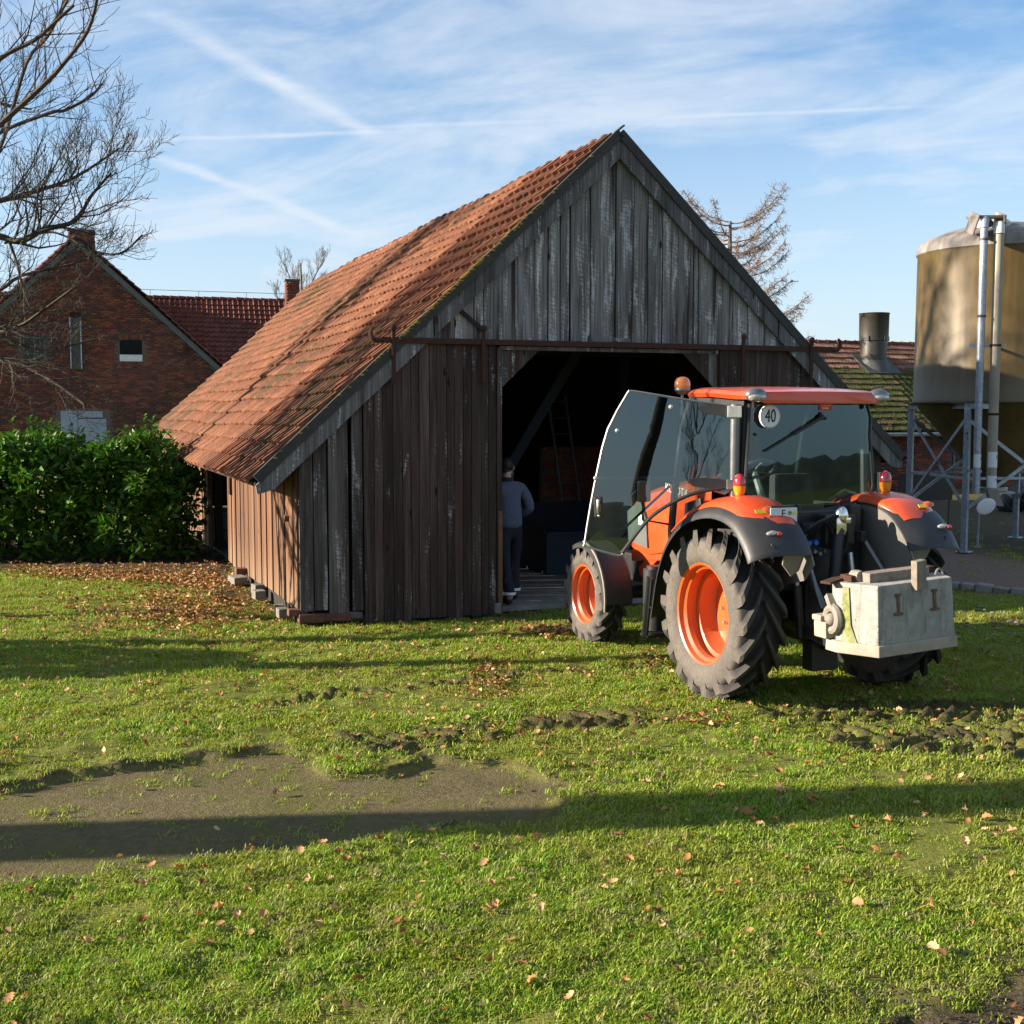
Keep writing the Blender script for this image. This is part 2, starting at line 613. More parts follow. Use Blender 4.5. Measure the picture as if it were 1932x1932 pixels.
simple('pale_block', (0.1733, 0.1568, 0.132), 0.9, var=0.2, scale=12, bump=0.4, dirt=(0.04125, 0.04125, 0.02063), dirt_amt=0.6)
simple('red_block', (0.14, 0.0525, 0.0385), 0.9, var=0.25, scale=12, bump=0.4, dirt=(0.035, 0.035, 0.0245), dirt_amt=0.6)
simple('verge_trim', (0.035, 0.033, 0.030), 0.8, var=0.3)
simple('verge_moss', (0.225, 0.1725, 0.015), 0.95, var=0.35, scale=25, bump=0.6)
simple('zinc', (0.36, 0.38, 0.40), 0.42, 0.85, var=0.25, scale=16, dirt=(0.20, 0.21, 0.22), dirt_amt=0.5)
simple('galvanised', (0.336, 0.368, 0.416), 0.48, 0.55, var=0.28, scale=20, dirt=(0.208, 0.232, 0.264), dirt_amt=0.5)
simple('pipe_beige', (0.288, 0.252, 0.188), 0.5, var=0.12, scale=4, dirt=(0.176, 0.152, 0.104), dirt_amt=0.4)
simple('pipe_white', (0.576, 0.56, 0.528), 0.4, var=0.06)
simple('sticker_white', (0.6375, 0.646, 0.646), 0.5, var=0.03)
simple('sticker_mark', (0.05, 0.08, 0.12), 0.5, var=0.0)
simple('vent_plastic', (0.033, 0.02728, 0.022), 0.42, var=0.2, scale=2.5)
simple('lead', (0.06, 0.058, 0.055), 0.6, var=0.25)
simple('white_paint', (0.62, 0.62, 0.60), 0.7, var=0.1)
simple('grey_door', (0.27, 0.315, 0.39), 0.6, var=0.1, scale=2, dirt=(0.195, 0.225, 0.27), dirt_amt=0.5)
simple('window_dark', (0.012, 0.013, 0.015), 0.15)
simple('frame_green', (0.096, 0.126, 0.108), 0.6)
simple('render_grey', (0.105, 0.10, 0.095), 0.9, var=0.18, scale=4)
simple('hole_black', (0.004, 0.004, 0.004), 1.0, var=0)
simple('bin_blue', (0.022, 0.032, 0.048), 0.7, var=0.2, scale=3)
simple('ladder_metal', (0.20, 0.25, 0.27), 0.5, 0.6, var=0.15)
# tractor
simple('orange_paint', (0.60, 0.062, 0.013), 0.34, var=0.05, scale=3, dirt=(0.45, 0.12, 0.045), dirt_amt=0.25, coat=0.5)
simple('rim_orange', (0.576, 0.09, 0.00864), 0.36, var=0.04, scale=4, coat=0.35, dirt=(0.396, 0.0864, 0.0216), dirt_amt=0.2)
simple('red_recess', (0.50, 0.035, 0.015), 0.5, var=0.1)
simple('black_plastic', (0.0154, 0.01595, 0.01815), 0.52, var=0.15, scale=5, dirt=(0.04125, 0.0385, 0.03575), dirt_amt=0.55, bump=0.05)
for nm_ in ('orange_paint', 'rim_orange'):
    t = NT(MATS[nm_].node_tree)
    b = t.n['Principled BSDF']
    pz = t.new('ShaderNodeSeparateXYZ', {0: t.new('ShaderNodeNewGeometry').outputs['Position']}).outputs[2]
    src = b.inputs['Base Color'].links[0].from_socket if b.inputs['Base Color'].links else None
    tcx = t.new('ShaderNodeTexCoord').outputs['Object']
    mud = t.math('MULTIPLY', t.step(t.math('ADD', pz, t.math('MULTIPLY', t.noise(tcx, 6, 6, 0.7), -0.9)), 0.62, -0.25), 0.40)
    spk = t.math('MULTIPLY', t.step(t.noise(tcx, 55, 3, 0.7), 0.62, 0.74), 0.14)
    if src is not None:
        t.put(b.inputs['Base Color'], t.mix(t.math('MAXIMUM', mud, spk), src, (0.15, 0.115, 0.085)))
simple('black_metal', (0.016, 0.017, 0.019), 0.45, 0.2, var=0.2, scale=9, dirt=(0.05, 0.046, 0.04), dirt_amt=0.5)
simple('dusty_panel', (0.216, 0.195, 0.165), 0.75, var=0.12, scale=4, dirt=(0.144, 0.126, 0.105), dirt_amt=0.5)
simple('splash_plastic', (0.135, 0.126, 0.1125), 0.40, var=0.12, scale=4, dirt=(0.18, 0.162, 0.135), dirt_amt=0.5, spec=0.7)
simple('grey_metal', (0.20, 0.205, 0.215), 0.4, 0.7, var=0.15, scale=8, dirt=(0.10, 0.095, 0.09), dirt_amt=0.4)
simple('pillar_grey', (0.16, 0.16, 0.165), 0.32, 0.5, var=0.08)
simple('silver', (0.62, 0.60, 0.57), 0.35, 0.7, var=0.1, dirt=(0.40, 0.36, 0.31), dirt_amt=0.4)
simple('chrome', (0.75, 0.74, 0.70), 0.16, 1.0, var=0.1)
simple('bolt_metal', (0.62, 0.55, 0.45), 0.3, 0.8, var=0.15)
simple('seat_fabric', (0.03, 0.032, 0.035), 0.85, var=0.2)
simple('wheel_rim_grey', (0.22, 0.24, 0.23), 0.5)
simple('cab_grey', (0.085, 0.095, 0.09), 0.6, var=0.1)
simple('white_disc', (0.665, 0.6745, 0.6935), 0.45, var=0.03)
simple('print_black', (0.01, 0.01, 0.012), 0.6, var=0)
simple('print_white', (0.75, 0.72, 0.68), 0.5, var=0)
simple('sticker_red', (0.62, 0.05, 0.04), 0.5, var=0.03)
simple('sticker_yellow', (0.78, 0.58, 0.02), 0.5, var=0.05)
simple('cap_green', (0.0, 0.22, 0.12), 0.4)
simple('cap_blue', (0.02, 0.10, 0.45), 0.4)
simple('cap_red', (0.5, 0.02, 0.02), 0.4)
simple('lens_clear', (0.42, 0.40, 0.36), 0.12, 0.35, var=0.35, scale=40, coat=0.8)
simple('lens_red', (0.35, 0.0126, 0.0175), 0.12, var=0.12, scale=40, coat=1.0)
simple('lens_amber', (0.80, 0.22, 0.012), 0.12, var=0.15, scale=40, coat=1.0)
m, t, b = mat_new('concrete_weight')
tc = t.new('ShaderNodeTexCoord').outputs['Object']
n = t.noise(tc, 9, 6, 0.65)
n2 = t.noise(t.scaled(tc, 9, 9, 1.6), 1.3, 5, 0.65, 0.5)
pit = t.step(t.noise(tc, 42, 3, 0.6), 0.62, 0.70)
c = t.ramp(n, [(0.3, (0.22, 0.212, 0.19)), (0.7, (0.34, 0.33, 0.30))])
c = t.mix(t.math('MULTIPLY', t.step(n2, 0.50, 0.66), 0.6), c, (0.13, 0.125, 0.11))
c = t.mix(t.math('MULTIPLY', t.step(t.noise(t.scaled(tc, 5, 5, 1.0), 2.0, 5, 0.6), 0.60, 0.72), 0.7), c, (0.17, 0.085, 0.04))
c = t.mix(t.math('MULTIPLY', pit, 0.6), c, (0.07, 0.065, 0.06))
t.put(b.inputs['Base Color'], c)
b.inputs['Roughness'].default_value = 0.92
t.put(b.inputs['Normal'], t.new('ShaderNodeBump', {'Strength': 0.5, 'Distance': 0.012, 'Height': t.math('ADD', n, t.math('MULTIPLY', pit, -0.8))}))
simple('concrete_ledge', (0.322, 0.28, 0.224), 0.9, var=0.14, scale=9, bump=0.4, dirt=(0.21, 0.168, 0.119), dirt_amt=0.6)
simple('weight_wood', (0.192, 0.16, 0.128), 0.85, var=0.3, scale=18)
simple('algae', (0.18, 0.195, 0.05625), 0.95, var=0.4, scale=26, dirt=(0.27, 0.2625, 0.2025), dirt_amt=0.9)
glass('cab_glass', (0.40, 0.54, 0.52), 1.95, (0.50, 0.70, 0.82))
glass('door_glass', (0.50, 0.66, 0.60), 2.2, (0.72, 0.86, 0.92))
# tyre: dusty sidewall, darker in the grooves of the tread
m, t, b = mat_new('tyre_rubber')
tc = t.new('ShaderNodeTexCoord').outputs['Object']
sx = t.new('ShaderNodeSeparateXYZ', {0: tc})
rr = t.math('SQRT', t.math('ADD', t.math('POWER', sx.outputs[1], 2.0), t.math('POWER', sx.outputs[2], 2.0)))
n = t.noise(tc, 7, 6, 0.65)
n2 = t.noise(tc, 45, 4, 0.7)
att = t.new('ShaderNodeAttribute', attribute_name='dust').outputs['Fac']
dm = t.math('MULTIPLY', t.math('MULTIPLY', att, t.math('ADD', t.math('MULTIPLY', n, 1.2), 0.25)), 1.0, clamp=True)
c = t.mix(dm, (0.019, 0.019, 0.020), t.ramp(n2, [(0.3, (0.085, 0.074, 0.064)), (0.7, (0.135, 0.116, 0.098))]))
t.put(b.inputs['Base Color'], c)
b.inputs['Roughness'].default_value = 0.82
b.inputs['Specular IOR Level'].default_value = 0.3
t.put(b.inputs['Normal'], t.new('ShaderNodeBump', {'Strength': 0.25, 'Distance': 0.006, 'Height': n2}))
# silo shell: stained fibreglass
m, t, b = mat_new('silo_shell')
tc = t.new('ShaderNodeTexCoord').outputs['Object']
n = t.noise(t.scaled(tc, 1, 1, 0.35), 2.4, 5, 0.6, 0.3)
n2 = t.noise(t.scaled(tc, 6, 6, 0.4), 2.0, 4, 0.6)
sz = t.new('ShaderNodeSeparateXYZ', {0: tc}).outputs[2]
c = t.ramp(t.math('ADD', t.math('MULTIPLY', n, 0.7), t.math('MULTIPLY', n2, 0.3)), [(0.3, (0.044, 0.026, 0.006)), (0.50, (0.098, 0.061, 0.014)), (0.75, (0.145, 0.096, 0.025))])
band = t.math('MULTIPLY', t.step(sz, 3.05, 2.75), t.step(sz, 2.5, 2.62))
c = t.mix(t.math('MULTIPLY', band, 0.35), c, (0.13, 0.12, 0.07))
t.put(b.inputs['Base Color'], c)
b.inputs['Roughness'].default_value = 0.5
t.put(b.inputs['Normal'], t.new('ShaderNodeBump', {'Strength': 0.15, 'Distance': 0.02, 'Height': n2}))
m, t, b = mat_new('silo_dome')
tc = t.new('ShaderNodeTexCoord').outputs['Object']
n = t.noise(t.scaled(tc, 2, 2, 1.0), 2.0, 6, 0.65, 0.4)
t.put(b.inputs['Base Color'], t.ramp(n, [(0.3, (0.10, 0.086, 0.074)), (0.6, (0.235, 0.205, 0.18)), (0.8, (0.32, 0.285, 0.255))]))
b.inputs['Roughness'].default_value = 0.6
# plants
leafy('hedge_leaf', [(0.02025, 0.06277, 0.009), (0.0405, 0.1215, 0.0108), (0.07088, 0.167, 0.0126), (0.02835, 0.08606, 0.009), (0.1316, 0.2228, 0.0198)], 0.5, 0.25, 0.25)
leafy('dry_leaf', [(0.27, 0.105, 0.032), (0.42, 0.21, 0.085), (0.52, 0.33, 0.17), (0.20, 0.075, 0.028), (0.36, 0.16, 0.055)], 0.7, 0.15, 0.3)
simple('hedge_wood', (0.05, 0.04, 0.03), 0.9)
simple('bark_dark', (0.045, 0.03525, 0.0285), 0.95, var=0.35, scale=12, bump=0.8, dirt=(0.0525, 0.05625, 0.0225), dirt_amt=0.5)
simple('bark_pink', (0.066, 0.04675, 0.0385), 0.9, var=0.3, scale=12, bump=0.5, dirt=(0.0385, 0.03575, 0.0275), dirt_amt=0.4)
simple('bark_larch', (0.173, 0.114, 0.07736), 0.9, var=0.35, scale=8)
simple('bark_grey', (0.156, 0.138, 0.126), 0.9, var=0.3, scale=6)
# grass blade: patchy lawn colours
m, t, b = mat_new('grass_blade')
g = t.new('ShaderNodeNewGeometry')
oi = t.new('ShaderNodeObjectInfo').outputs['Random']
pn = t.noise(g.outputs['Position'], 0.9, 4, 0.6)
pn2 = t.noise(g.outputs['Position'], 4.0, 3, 0.6)
r = t.math('FRACT', t.math('ADD', g.outputs['Random Per Island'], t.math('MULTIPLY', oi, 3.7)))
c = t.ramp(r, [(0.0, (0.110, 0.225, 0.014)), (0.35, (0.172, 0.325, 0.020)), (0.66, (0.255, 0.372, 0.028)), (0.86, (0.33, 0.335, 0.05)), (1.0, (0.42, 0.34, 0.13))])
c = t.mix(t.math('MULTIPLY', t.step(pn, 0.35, 0.65), 0.55), c, (0.29, 0.295, 0.035))
c = t.mix(t.math('MULTIPLY', t.step(t.noise(g.outputs['Position'], 7.5, 4, 0.65), 0.50, 0.64), 0.62), c, (0.34, 0.30, 0.145))
c = t.mix(t.math('MULTIPLY', t.step(t.noise(g.outputs['Position'], 0.45, 3, 0.6), 0.48, 0.64), 0.35), c, (0.20, 0.215, 0.045))
c = t.mix(t.math('MULTIPLY', t.step(pn2, 0.55, 0.75), 0.45), c, (0.085, 0.190, 0.014))
t.put(b.inputs['Base Color'], c)
b.inputs['Roughness'].default_value = 0.55
b.inputs['Specular IOR Level'].default_value = 0.3
tl = t.new('ShaderNodeBsdfTranslucent', {'Color': t.mix(1.0, c, (1.2, 1.2, 0.6), 'MULTIPLY')})
mx = t.new('ShaderNodeMixShader', {0: 0.35, 1: b.outputs[0], 2: tl.outputs[0]})
t.put(t.n['Material Output'].inputs['Surface'], mx.outputs[0])
# ground: moss and turf below the blades, soil where worn and where shade is painted in by the silo
m, t, b = mat_new('ground_soil')
g = t.new('ShaderNodeNewGeometry').outputs['Position']
dirt = t.new('ShaderNodeAttribute', attribute_name='dirt').outputs['Fac']
slab = t.new('ShaderNodeAttribute', attribute_name='slab').outputs['Fac']
path = t.new('ShaderNodeAttribute', attribute_name='path').outputs['Fac']
n = t.noise(g, 3.0, 6, 0.65)
n2 = t.noise(g, 28.0, 5, 0.7)
n3 = t.noise(g, 0.7, 4, 0.6)
turf = t.ramp(t.math('ADD', t.math('MULTIPLY', n, 0.55), t.math('MULTIPLY', n2, 0.45)), [(0.3, (0.070, 0.080, 0.013)), (0.5, (0.160, 0.185, 0.024)), (0.7, (0.27, 0.245, 0.060))])
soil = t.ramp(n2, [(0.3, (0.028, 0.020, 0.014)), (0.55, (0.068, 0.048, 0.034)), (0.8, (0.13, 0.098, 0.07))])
conc = t.ramp(t.math('ADD', t.math('MULTIPLY', n2, 0.6), t.math('MULTIPLY', n, 0.4)), [(0.3, (0.066, 0.054, 0.025)), (0.5, (0.125, 0.102, 0.050)), (0.72, (0.21, 0.172, 0.098))])
conc = t.mix(t.math('MULTIPLY', t.step(t.math('ADD', t.math('MULTIPLY', n, 0.6), t.math('MULTIPLY', t.noise(g, 1.1, 5, 0.65), 0.4)), 0.44, 0.62), 0.75), conc, (0.098, 0.094, 0.022))
grit = t.step(t.noise(g, 120.0, 2, 0.5), 0.70, 0.76)
conc = t.mix(t.math('MULTIPLY', grit, 0.7), conc, (0.42, 0.39, 0.33))
pth = t.ramp(n2, [(0.3, (0.115, 0.080, 0.060)), (0.6, (0.20, 0.145, 0.11)), (0.85, (0.30, 0.23, 0.18))])
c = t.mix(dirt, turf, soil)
c = t.mix(path, c, pth)
c = t.mix(slab, c, conc)
t.put(b.inputs['Base Color'], c)
b.inputs['Roughness'].default_value = 0.95
b.inputs['Specular IOR Level'].default_value = 0.15
hb = t.math('ADD', n2, t.math('MULTIPLY', t.noise(g, 90, 3, 0.6), 0.5))
t.put(b.inputs['Normal'], t.new('ShaderNodeBump', {'Strength': 0.8, 'Distance': 0.03, 'Height': hb}))
# distant fields and woods
m, t, b = mat_new('hill_green')
g = t.new('ShaderNodeNewGeometry').outputs['Position']
n = t.noise(g, 0.05, 6, 0.7)
t.put(b.inputs['Base Color'], t.ramp(n, [(0.35, (0.018, 0.026, 0.010)), (0.55, (0.05, 0.055, 0.022)), (0.7, (0.075, 0.09, 0.03))]))
b.inputs['Roughness'].default_value = 1.0
# clothes
simple('skin', (0.50, 0.29, 0.22), 0.55, var=0.06)
simple('hair_dark', (0.018, 0.015, 0.013), 0.6, var=0.3, scale=60)
simple('sweater_blue', (0.08625, 0.1013, 0.1537), 0.9, var=0.2, scale=40, bump=0.4)
simple('collar_dark', (0.02, 0.022, 0.03), 0.9)
simple('trousers_dark', (0.010, 0.012, 0.020), 0.85, var=0.2, scale=20)
simple('reflective', (0.80, 0.82, 0.85), 0.4)
simple('shoe_dark', (0.012, 0.011, 0.012), 0.6)
# ------------------------------------------------------------------ ground: one sheet out to the horizon
def axis_steps(lo, hi, st, far, grow=1.35):
    a = list(np.arange(lo, hi + 1e-6, st))
    d, x = st, a[-1]
    while x < far:
        d *= grow
        x += d
        a.append(x)
    d, x = st, a[0]
    pre = []
    while x > -far:
        d *= grow
        x -= d
        pre.append(x)
    return np.array(pre[::-1] + a)


def in_poly(x, y, poly):
    r = np.zeros(x.shape, dtype=bool)
    n = len(poly)
    for i in range(n):
        x1, y1 = poly[i]
        x2, y2 = poly[(i + 1) % n]
        if y1 == y2:
            continue
        c = ((y1 > y) != (y2 > y)) & (x < (x2 - x1) * (y - y1) / (y2 - y1) + x1)
        r ^= c
    return r


def poly_soft(x, y, poly, soft):
    """about 1 inside, falling to 0 over 'soft' metres outside the outline"""
    d = np.full(x.shape, 1e9)
    n = len(poly)
    for i in range(n):
        ax, ay = poly[i]
        bx, by = poly[(i + 1) % n]
        ux, uy = bx - ax, by - ay
        t = np.clip(((x - ax) * ux + (y - ay) * uy) / (ux * ux + uy * uy), 0, 1)
        d = np.minimum(d, np.hypot(x - ax - t * ux, y - ay - t * uy))
    ins = in_poly(x, y, poly)
    sd = np.where(ins, -d, d)
    return np.clip(0.5 - sd / soft, 0, 1)


SLAB = [(-6.5, 7.0), (-3.32, 7.68), (-2.75, 8.03), (-2.2, 8.42), (-1.86, 8.62), (-1.45, 8.52), (-1.28, 8.1), (-0.92, 8.02), (-0.72, 8.45), (-0.4, 8.42), (-0.05, 8.22), (0.38, 7.85), (0.78, 7.70),
        (0.45, 7.35), (0.05, 7.12), (-0.8, 6.70), (-1.62, 6.36), (-2.61, 6.00), (-6.5, 4.9)]
PATH = [(5.95, 16.9), (6.45, 16.1), (7.1, 15.3), (14, 12.5), (22, 14), (22, 19), (10.2, 19.6), (8.6, 19.0), (8.0, 20.3), (7.9, 24.5), (6.6, 22.5), (5.7, 18.6)]
SOIL_R = [(1.0, 4.2), (1.3, 4.75), (1.8, 5.05), (2.4, 5.32), (4.0, 5.6), (4.0, 3.5), (1.0, 3.5)]
TRACK_A = [(1.75, 9.72), (4.6, 9.75), (6.5, 9.2), (6.5, 8.7), (4.2, 9.2), (2.0, 9.30)]
TRACK_B = [(2.05, 9.1), (3.0, 8.75), (4.5, 8.25), (6.5, 7.2), (6.0, 6.7), (4.2, 7.4), (2.9, 7.95), (2.1, 8.6)]
TRACK_C = [(-1.3, 8.85), (-0.5, 8.6), (0.1, 8.95), (0.35, 9.6), (-0.25, 9.5), (-0.9, 9.0)]


RUTS = [([(1.9, 9.62), (4.4, 9.62), (6.6, 9.15)], 0.36), ([(2.15, 9.05), (3.2, 8.62), (4.6, 7.95), (6.6, 6.85)], 0.42), ([(2.9, 9.05), (4.6, 8.75), (6.6, 8.1)], 0.26), ([(-1.5, 8.72), (-0.6, 8.78), (0.3, 9.25), (1.3, 9.45)], 0.28), ([(-2.2, 9.9), (-0.6, 10.65), (0.6, 11.25)], 0.12)]


def tread(x, y):
    """lug prints pressed along the wheel tracks: height change and how churned the turf is"""
    h = np.zeros(x.shape)
    ch = np.zeros(x.shape)
    for pts, hw in RUTS:
        best = np.full(x.shape, 1e9)
        al = np.zeros(x.shape)
        la = np.zeros(x.shape)
        run = 0.0
        for (ax, ay), (bx, by) in zip(pts[:-1], pts[1:]):
            ux, uy = bx - ax, by - ay
            L = math.hypot(ux, uy)
            ux, uy = ux / L, uy / L
            t = np.clip((x - ax) * ux + (y - ay) * uy, 0, L)
            d = np.hypot(x - ax - t * ux, y - ay - t * uy)
            m = d < best
            best = np.where(m, d, best)
            al = np.where(m, run + t, al)
            la = np.where(m, (y - ay) * ux - (x - ax) * uy, la)
            run += L
        inr = np.clip(1.4 - best / hw, 0, 1) * np.clip(al / 0.3, 0, 1)
        n_ = (fbm(x * 5 + 7, y * 5, 3) - 0.5)
        sgn = np.where(la > 0, 1, -1)
        ph = (al + np.abs(la) * 0.7 + n_ * 0.10 + np.where(la > 0, 0.10, 0)) / 0.20
        wv = np.sin(ph * 2 * math.pi)
        print_ = np.clip(wv * 1.6, -1, 1)
        rough = (fbm(x * 9, y * 9 + 4, 3) - 0.5)
        amp = 0.5 + 1.0 * fbm(x * 1.3 + 70, y * 1.3, 2)
        h = h + inr * (print_ * 0.034 * amp + rough * 0.06 + (fbm(x * 17, y * 17, 2) - 0.5) * 0.05 - 0.01)
        ch = np.maximum(ch, np.clip(inr * 1.3, 0, 1) * sstep(0.5 + print_ * 0.40 + rough * 1.6 + (fbm(x * 2.1 + 30, y * 2.1, 2) - 0.5) * 0.8, 0.48, 0.72) * 0.85 * np.clip(amp * 1.25, 0, 1))
    return h, ch


def masks(x, y):
    wob = (fbm(x * 1.7 + 5, y * 1.7 + 9, 4) - 0.5) * 0.55
    xs, ys = x + wob, y + (fbm(x * 1.7 + 50, y * 1.7 + 20, 4) - 0.5) * 0.45
    slab = poly_soft(xs, ys, SLAB, 0.10)
    path = poly_soft(xs, ys, PATH, 0.35)
    tr = np.maximum.reduce([poly_soft(xs, ys, p, 0.4) for p in (TRACK_A, TRACK_B, TRACK_C)])
    soil = poly_soft(xs, ys, SOIL_R, 0.5)
    # bare strip along the barn and under the hedge; mud with painted shade round the silo
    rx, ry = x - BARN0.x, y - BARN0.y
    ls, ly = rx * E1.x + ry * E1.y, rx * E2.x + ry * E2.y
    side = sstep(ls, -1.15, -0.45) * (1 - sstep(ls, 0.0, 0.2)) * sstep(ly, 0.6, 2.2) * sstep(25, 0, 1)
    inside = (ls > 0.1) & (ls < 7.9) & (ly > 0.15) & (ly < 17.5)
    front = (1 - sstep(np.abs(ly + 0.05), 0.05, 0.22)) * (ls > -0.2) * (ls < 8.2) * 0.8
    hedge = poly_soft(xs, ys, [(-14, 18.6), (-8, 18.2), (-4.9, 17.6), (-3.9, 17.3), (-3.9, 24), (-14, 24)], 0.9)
    silo = poly_soft(xs, ys, [(6.2, 20.3), (9, 19.9), (13, 19.4), (22, 19.0), (22, 40), (5, 40)], 0.9) * 0.93  # yard mud, its dark tone also standing in for tree and silo shade
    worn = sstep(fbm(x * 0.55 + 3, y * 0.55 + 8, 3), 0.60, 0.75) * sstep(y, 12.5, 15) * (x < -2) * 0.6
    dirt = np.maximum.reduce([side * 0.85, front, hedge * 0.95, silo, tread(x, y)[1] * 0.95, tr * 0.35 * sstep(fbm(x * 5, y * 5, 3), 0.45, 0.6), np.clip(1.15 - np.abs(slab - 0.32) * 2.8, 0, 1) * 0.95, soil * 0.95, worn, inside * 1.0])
    return slab, path, dirt, tr, soil, inside, hedge


def height(x, y, mk=None):
    slab, path, dirt, tr, soil, inside, hedge = mk or masks(x, y)
    near = np.clip((60 - np.hypot(x, y)) / 40, 0, 1)
    h = (fbm(x * 0.9, y * 0.9, 4) - 0.5) * 0.05 * near + (fbm(x * 4.5, y * 4.5, 4) - 0.5) * 0.06 * near
    h = h + tr * ((fbm(x * 7.5 + 3, y * 7.5, 3) - 0.5) * 0.05) + tread(x, y)[0]
    h = h + soil * (fbm(x * 9, y * 9, 3) - 0.55) * 0.08
    h = h * (1 - 0.8 * slab) - 0.055 * slab
    # ragged turf lip round the sunken slab
    lip = np.clip(1 - np.abs(slab - 0.25) * 4, 0, 1)
    h = h + lip * (fbm(x * 6, y * 6, 3) - 0.3) * 0.09
    rx, ry = x - BARN0.x, y - BARN0.y
    ls, ly = rx * E1.x + ry * E1.y, rx * E2.x + ry * E2.y
    h = h - 0.055 * sstep(ly, -1.6, -0.1) * sstep(ls, -2.2, -0.4) * (1 - sstep(ls, 8.5, 10)) * (1 - sstep(ly, 3, 6))
    h = np.where(inside, -0.03, h)
    h = h * (1 - 0.6 * path)
    return h


gx = axis_steps(-6.5, 6.5, 0.04, 2500)
gy = axis_steps(3.8, 15.0, 0.04, 2500)
GX, GY = np.meshgrid(gx, gy)
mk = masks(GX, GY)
GZ = height(GX, GY, mk)
nxg, nyg = len(gx), len(gy)
ids = np.arange(nxg * nyg).reshape(nyg, nxg)
gf = np.stack([ids[:-1, :-1], ids[:-1, 1:], ids[1:, 1:], ids[1:, :-1]], -1).reshape(-1, 4)
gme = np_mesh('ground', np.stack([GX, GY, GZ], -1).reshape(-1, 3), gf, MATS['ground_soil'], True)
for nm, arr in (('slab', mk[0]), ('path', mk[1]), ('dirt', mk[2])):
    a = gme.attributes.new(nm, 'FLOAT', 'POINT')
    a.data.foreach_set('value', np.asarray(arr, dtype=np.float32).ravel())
ground = link(bpy.data.objects.new('ground', gme))
tag(ground, 'mossy farm lawn with a sunken concrete patch and tyre tracks', None, None, 'structure')


def ground_z(x, y):
    return float(height(np.array([x]), np.array([y]))[0])


# low wooded rise far behind the lawn, all the way round
hv, hf = [], []
NA = 180
for i in range(NA):
    a = 2 * math.pi * i / NA
    hh = 2.6 + 3.6 * float(fbm(np.array([i * 0.11]), np.array([3.3]), 4)[0])
    if i > NA - 1 - 6:
        hh = hh * (NA - i) / 7 + 2.6 * (1 - (NA - i) / 7)
    for r, z in ((150, -0.5), (170, hh * 0.55), (195, hh), (260, hh * 0.7), (330, -1.0)):
        jr = 1 + 0.05 * math.sin(i * 1.7) + 0.03 * math.sin(i * 4.1)
        hv.append((r * jr * math.cos(a), r * jr * math.sin(a), z + (rng.random() - 0.5) * (1.6 if z > 1 else 0)))
for i in range(NA):
    for k in range(4):
        j = (i + 1) % NA
        hf.append((i * 5 + k, j * 5 + k, j * 5 + k + 1, i * 5 + k + 1))
hills = link(bpy.data.objects.new('hills', np_mesh('hills', np.array(hv), np.array(hf), MATS['hill_green'], True)))
tag(hills, 'low dark wooded rise far beyond the fields', None, None, 'structure')


# ------------------------------------------------------------------ tiled roofs
def tile_mesh(name, wd, ln, mat, roll='side', th=0.042):
    mb = MB()
    if roll == 'side':
        sec = [(0.0, 0.0), (wd * 0.10, -0.008), (wd * 0.44, -0.004), (wd * 0.64, 0.022), (wd * 0.82, 0.056), (wd * 0.93, 0.052), (wd * 0.965, -0.012)]
    else:
        sec = [(0.0, 0.028), (wd * 0.16, 0.0), (wd * 0.34, 0.0), (wd * 0.5, 0.026), (wd * 0.66, 0.0), (wd * 0.84, 0.0), (wd * 1.0, 0.028)]
    n = len(sec)
    vs = [(x, 0, z + 0.044) for x, z in sec] + [(x, ln, z) for x, z in sec] + [(x, 0.008, z + 0.044 - th) for x, z in sec]
    fs = []
    for i in range(n - 1):
        fs.append((i, i + 1, n + i + 1, n + i))
        fs.append((2 * n + i, 2 * n + i + 1, i + 1, i))
    mb.add(vs, fs)
    return mb.mesh(name, mat, fix=False)


def tile_roof(parent, origin, ud, vd, ncol, nrow, wd, expo, me, mat, world, cam_key=None, part_name='roof_tile', limit=300, wave=0.02, skip=None, seed=1, parts=True):
    """origin: eave corner in the parent's frame; ud along the eave, vd up the slope"""
    r = random.Random(seed)
    ud, vd = Vector(ud).normalized(), Vector(vd).normalized()
    nn = ud.cross(vd).normalized()
    if nn.z < 0:
        nn = -nn
    allm = []
    for j in range(nrow):
        for i in range(ncol):
            if skip and skip(i, j):
                continue
            sag = wave * (math.sin(i * 0.23 + j * 0.5) * 0.6 + math.sin(i * 0.09 - j * 0.31 + 1.3))
            lift = 0.008 * r.random() + (0.012 if r.random() < 0.02 else 0)
            slip = (r.random() - 0.5) * 0.016 - (0.03 * r.random() if r.random() < 0.015 else 0) + 0.5 * wave * math.sin(i * 0.17 + j)
            p = Vector(origin) + ud * (i * wd) + vd * (j * expo + slip) + nn * (0.03 + sag + lift)
            tw = (r.random() - 0.5) * 0.05
            y2 = (vd * math.cos(tw) + ud * math.sin(tw))
            x2 = (ud * math.cos(tw) - vd * math.sin(tw))
            tl = (r.random() - 0.5) * 0.03
            y2 = (y2 * math.cos(tl) + nn * math.sin(tl)).normalized()
            n2 = x2.cross(y2).normalized()
            if n2.z < 0:
                n2 = -n2
            allm.append(basis(p, x2, y2, n2))
    if parts:
        cp = Vector((0, 0, 2.4))
        d = [((world @ Vector(m[:3, 3])) - cp).length for m in allm] if cam_key is None else [cam_key(world @ Vector(m[:3, 3])) for m in allm]
        order = np.argsort(d)
        near, far = order[:limit], order[limit:]
        for k in near:
            o = link(bpy.data.objects.new(part_name, me), parent)
            o.matrix_local = Matrix(allm[k].tolist())
        if len(far):
            stamp(me, [allm[k] for k in far], part_name + 's', mat, parent)
    else:
        stamp(me, allm, part_name + 's', mat, parent)


